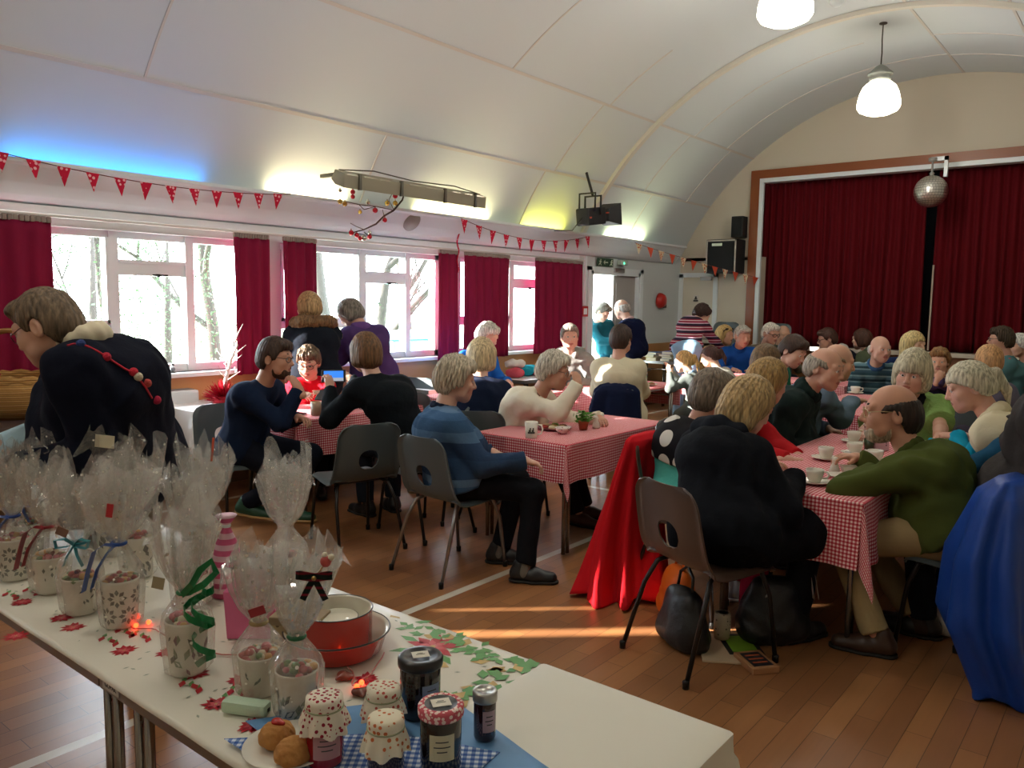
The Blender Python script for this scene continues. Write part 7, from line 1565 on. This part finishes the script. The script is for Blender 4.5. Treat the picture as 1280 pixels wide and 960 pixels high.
CH = {4: ('grey plastic chair under the bearded man in navy', 'grey', (.97, -.1)), 6: ('grey plastic chair of the person holding up a phone', 'grey', (-1, .1)), 7: ('grey steel legged chair of the old man in blue stripes', 'steel', (.08, 1)), 5: ('grey plastic chair of the boy in red', 'grey', None), 8: ('grey plastic chair of the blond woman in navy', 'grey', None), 9: ('grey plastic chair of the woman in the cream cardigan', 'grey', None), 12: ('grey plastic chair hung with a navy jacket', 'grey', None), 34: ('grey green plastic chair under the man in olive', 'grey', (-1, .1)), 39: ('brown plastic chair with round hole under the black coat', 'brown', (.39, .92)), 40: ('plastic chair hidden under the red coat', 'brown', None),
      11: ('plastic chair of the smiling man in grey', 'grey', None), 16: ('plastic chair of the fair haired girl', 'grey', None), 17: ('plastic chair of the brown haired girl', 'grey', None), 32: ('plastic chair behind the woman in light green', 'grey', None), 33: ('plastic chair of the woman in the cream gilet', 'grey', None), 35: ('plastic chair at the right edge below the grey jacket', 'grey', None), 36: ('plastic chair of the old man in dark green fleece', 'grey', None), 38: ('plastic chair of the woman in the red jumper', 'grey', None)}
for k, i in P.items():
    if k in (1, 2, 3, 13, 14, 15): continue
    if k in CH: seat_for(i, CH[k][0], CH[k][1], face=CH[k][2], off={39: -.07, 34: -.07, 6: -.15, 4: -.06}.get(k, 0))
    else: seat_for(i, 'plastic chair under the '+i['T']['label'][:58].rsplit(' ', 1)[0] if False else 'plastic chair hidden under a seated guest in the crowd')
chair(-3.90, 3.27, (-.96, .28), 'empty grey plastic chair with oval hole before the phone user', 'grey')
chair(-5.45, 5.18, (.3, -1), 'empty grey chair beneath the middle window sill', 'grey'); chair(-4.75, 4.78, (-.2, 1), 'empty grey chair between the phone user and the striped fleece', 'grey')
chair(-5.05, 8.0, (.8, -.5), 'empty grey chair behind the cream jumper', 'grey')
# chairs stacked by the stage
for k, (x, y, lb) in enumerate(((-5.05, 11.25, 'behind the blond woman in tan'), (-4.3, 11.3, 'beside the proscenium post'))):
    for j in range(6):
        c = chair(x, y-.02*j, (0, -1), 'grey chair in the stack %s, %s' % (lb, ('lowest', 'second from the floor', 'third from the floor', 'third from the top', 'second from the top', 'topmost')[j]), 'grey', 'stacked chairs by the stage'); c.location.z = .095*j
# phone in the hand
q = at(417, 470, 5.55); t = thing('phone', 'phone with bright blue screen held up over the gingham table', 'phone', tuple(q))
n_ = Vector((.78, -.55, .12)).normalized(); w_ = Vector((0, 0, 1)).cross(n_).normalized(); u_ = n_.cross(w_); M_ = Matrix((w_, u_, n_)).transposed().to_4x4()
mb = MB(); mb.box(-.082, .082, -.043, .043, -.005, .005, bev=.004); mb.xform(M_); mb.build('case', MATS['spot_black'], t); mb = MB(); mb.box(-.066, .066, -.035, .035, .0052, .0056); mb.xform(M_); mb.build('screen', mat('screen_blue', '2f6fd0', .2, emit=1.0), t)
mb = MB(); mb.box(-.066, .066, -.035, -.012, .0056, .0059); mb.xform(M_); mb.build('picture', mat('screen_land', 'a9b4c0', .3, emit=.5), t)
q = at(402, 494, 6.0); t = thing('phone', 'dark phone in the hands of the boy in red', 'phone', tuple(q), .5); mb = MB(); mb.box(-.035, .035, -.065, .065, -.004, .004, bev=.003); mb.xform(Matrix.Rotation(.5, 4, 'X')); mb.build('case', MATS['spot_black'], t)
# coats over chairs, bags, papers
b40 = P[40]['base']; 
drape('red_coat', 'bright red coat hung over a chair and trailing on the floor', 'coat', [(.845, -.02, 0, .03, .14, .02), (.82, -.02, 0, .06, .18, .04), (.62, -.04, -.04, .09, .20, .12), (.36, -.05, -.10, .13, .22, .17), (.12, -.04, -.16, .17, .24, .20), (.012, -.02, -.19, .19, .26, .21)], redc, (-2.11, 3.82, 0), 3, 8, 'coat')
drape('blue_coat', 'large royal blue coat hung over the chair at the right edge', 'coat', [(.86, .02, .02, .05, .14, .03), (.80, 0, 0, .09, .19, .07), (.55, -.03, -.04, .14, .24, .12), (.30, -.02, -.06, .16, .25, .15), (.05, .06, -.06, .13, .19, .16), (.012, .06, -.06, .12, .18, .16)], bluec, (-.44, 3.76, 0), 5, 5, 'coat')
p12 = P[12]; b_ = p12['base']-p12['fwd']*.22
drape('navy_jacket', 'dark navy jacket hung over the chair of the cream jumper', 'jacket', [(.845, 0, 0, .08, .015, .05), (.825, 0, 0, .15, .04, .06), (.78, 0, 0, .20, .07, .08), (.60, -.02, 0, .22, .09, .12), (.40, .02, 0, .20, .11, .14)], cloth_mat('jacket_navy', '141c36', bump=.5), (b_[0], b_[1], 0), 6, 6, 'jacket').rotation_euler = (0, 0, face_yaw(*p12['fwd'][:2]))
drape('pink_lined_jacket', 'navy jacket with pink lining lying on a chair behind the centre table', 'jacket', [(.74, 0, 0, .05, .07, .06), (.70, 0, 0, .10, .12, .10), (.60, 0, .0, .13, .15, .12), (.452, .0, 0, .15, .17, .10)], cloth_mat('jacket_navy', '141c36'), (-3.66, 4.22, 0), 7, 5, 'jacket')
bl = cloth_mat('bag_black', '0e0e10', rough=.45, spec=.5)
def bag(name, label, x, y, m, sc, rz=0, handle=True, seed=1):
    t = thing(name, label, 'bag', (x, y, 0), rz); s_ = sc; pr = [Ell((0, 0, .11*s_), (.145*s_, .085*s_, .125*s_), k=.05), RCone((-.09*s_, 0, .05*s_), (.09*s_, 0, .05*s_), .05*s_, .05*s_, .06, (0, 1, 0), 1.5), RCone((-.06*s_, 0, .23*s_), (.06*s_, 0, .23*s_), .026*s_, .026*s_, .09), Fn(lambda P: -P[..., 2]+.003, .004)]
    V, F = grow(pr, .007, wrinkle(.004, seed, 1.6)); obj('body', mesh_from('body', V, F, m, True), t)
    if handle: MB().tube([(-.06*s_, 0, .24*s_), (-.05*s_, .01, .33*s_), (0, .015, .37*s_), (.05*s_, .01, .33*s_), (.06*s_, 0, .24*s_)], .007, 8).build('handle', m, t); MB().lathe([(.012, -.003), (.014, 0), (.012, .003)], 12).xform(Matrix.Translation((-.05*s_, -.05*s_, .2*s_))@Matrix.Rotation(PI/2, 4, 'X')).build('buckle', steel, t)
    return t
bag('handbag', 'black leather handbag on the floor behind the brown chair', *G(853, 806, 0)[:2], bl, 1.0, face_yaw(.5, .85), seed=2)
bag('carrier_bag', 'orange carrier bag on the floor beside the red coat', *G(846, 772, 0)[:2], mat('bag_orange', 'd4641c', .4), .95, face_yaw(.7, .7), seed=4)
bag('plastic_bag', 'crumpled white plastic bag behind the olive shirted man', *G(1172, 790, 0)[:2], mat('bag_white', 'c9c6c0', .3, bump=.8, bscale=40), .8, .3, False, 5)
bag('rucksack', 'black bag lying in the dark under the woman in the black coat', *G(965, 800, 0)[:2], bl, 1.15, .8, True, 7)
def slab(name, label, cat, px, py, w_, d_, h, rz, m, top=None):
    g = G(px, py, 0); t = thing(name, label, cat, (g[0], g[1], .001), rz); MB().box(-w_/2, w_/2, -d_/2, d_/2, 0, h, bev=min(.004, h*.3)).build('pages', m, t)
    if top:
        mb = MB(); mb.box(-w_*.36, w_*.36, -d_*.38, d_*.38, h, h+.0012); mb.build('cover_panel', top[0], t); mb = MB()
        if len(top) > 1:
            for q in (-.2, .0, .2): mb.box(-w_*.27, w_*.27, d_*q-.004, d_*q+.008, h+.0012, h+.0018)
            mb.build('cover_print', top[1], t)
    return t
slab('paperback', 'small thick book with dark cover panel lying on the floor', 'book', 945, 832, .125, .17, .028, .9, mat('book_tan', 'a5764e', .7), (mat('cover_dark', '2a2a2e', .4), mat('cover_orange', 'b0522c', .5)))
slab('magazine', 'dark magazine with green picture on the floor by the chair leg', 'magazine', 925, 808, .16, .22, .012, .7, MATS['spot_black'], (mat('cover_green', '76a02c', .4),))
slab('folder', 'flat cream card folder under the magazine on the floor', 'folder', 905, 812, .22, .30, .01, .55, mat('card_cream', 'b9a284', .7))
t = thing('newspaper', 'rolled newspaper standing by the rear leg of the brown chair', 'newspaper', (*G(902, 800, 0)[:2], .012), .4); mb = MB(); mb.lathe([(.035+.004*k, z) for k, z in ((0, 0), (1, .06), (0, .12))], 20); mb.lathe([(.025, 0.002), (.026, .12)], 16); mb.build('paper', dots_mat('newsprint', 'b8ab92', '6f685c', 60, .28), t)
o = MB(); pts = [at(999, 655, 3.72), at(1004, 670, 3.70), at(1009, 700, 3.68), at(1014, 735, 3.66), at(1016, 748, 3.66)]; ribbon(o, pts, .05, (.62, -.78, 0)); ribbon(o, [p+np.array([.02, .02, 0]) for p in pts], .05, (.3, -.9, 0)); tag(o.build('scarf', mat('scarf_grey', 'a5a4a2', .9, bump=.5, bscale=80)), 'pale grey fringed scarf hanging beside the black coat', 'scarf')
# ------------------------------------------------------------------ light
w = bpy.data.worlds.new('sky'); bpy.context.scene.world = w; w.use_nodes = True; bg = w.node_tree.nodes['Background']
bg.inputs[0].default_value = (.80, .91, 1, 1); bg.inputs[1].default_value = 18.0
sl = bpy.data.lights.new('sun', 'SUN'); sl.energy = 34; sl.angle = math.radians(.6); sl.color = (1, .95, .87)
so = bpy.data.objects.new('sun', sl); C.objects.link(so); so.rotation_euler = Vector((.73, .68, -math.tan(math.radians(16.5)))).to_track_quat('-Z', 'Y').to_euler()
for i, (a, b_) in enumerate(WIN+[(DY0+.05, DY0+.6)]):        # portals in the openings for the sky light
    l = bpy.data.lights.new('portal', 'AREA'); l.shape = 'RECTANGLE'; l.size = b_-a; l.size_y = (ZH-ZS) if i < len(WIN) else 1.9
    l.cycles.is_portal = True; o = bpy.data.objects.new('window_portal', l); C.objects.link(o)
    o.location = (XW-.06, (a+b_)/2, (ZS+ZH)/2 if i < len(WIN) else 1.0); o.rotation_euler = (0, -PI/2, 0); o.rotation_euler = Matrix([[0, 0, -1], [1, 0, 0], [0, -1, 0]]).to_euler() if False else Vector((1, 0, 0)).to_track_quat('-Z', 'Y').to_euler()
def uplight(y0, y1, colr, watts, label, emit):
    t = thing('tube_light', label, 'tube light', (XW+.115, (y0+y1)/2, 2.325), 0, 'tube lights behind the ledge'); h = (y1-y0)/2
    MB().tube([(0, -h, .0), (0, h, .0)], .013, 10).build('tube', mat('tube_'+colr, colr, .3, emit=emit), t); MB().box(-.02, .02, -h-.02, h+.02, -.055, -.02).build('batten', gloss_white, t)
    l = bpy.data.lights.new('tube', 'AREA'); l.shape = 'RECTANGLE'; l.size = .03; l.size_y = y1-y0; l.energy = watts; l.color = col(colr)[:3]; l.spread = math.radians(110)
    o = bpy.data.objects.new('tube_glow', l); C.objects.link(o); o.location = (XW+.115, (y0+y1)/2, 2.375); o.rotation_euler = (PI, .25, 0)
uplight(2.05, 3.45, '0a98ff', 1.7, 'blue tube hidden behind the ledge over the left window', 2.)
uplight(4.05, 4.85, 'ffe9b8', 3.4, 'warm tube behind the ledge left of the heater', 5.)
uplight(5.75, 6.85, 'ffeeb0', 4.2, 'warm tube behind the ledge under the right end of the heater', 5.)
uplight(7.5, 8.3, 'e8e05a', 2.4, 'yellow tube behind the ledge below the spotlight', 4.)
uplight(9.3, 10.3, 'eef5c0', 3.6, 'pale tube behind the ledge nearest the stage', 5.)
for o in list(bpy.data.objects):
    if o.name.startswith('pendant_lamp'):
        l = bpy.data.lights.new('lamp', 'POINT'); l.energy = 17; l.color = (1, .96, .90); l.shadow_soft_size = .16; p = bpy.data.objects.new('lamp_glow', l); C.objects.link(p); p.location = (o.location.x, o.location.y, o.location.z-.22)
sc = bpy.context.scene
sc.view_settings.view_transform = 'Standard'; sc.view_settings.look = 'None'; sc.view_settings.gamma = 1; sc.view_settings.exposure = .58; sc.view_settings.use_curve_mapping = False
sc.cycles.use_denoising = True; sc.cycles.transparent_max_bounces = 32; sc.cycles.max_bounces = 8; sc.cycles.diffuse_bounces = 5; sc.cycles.sample_clamp_indirect = 6; sc.cycles.caustics_reflective = False; sc.cycles.caustics_refractive = False
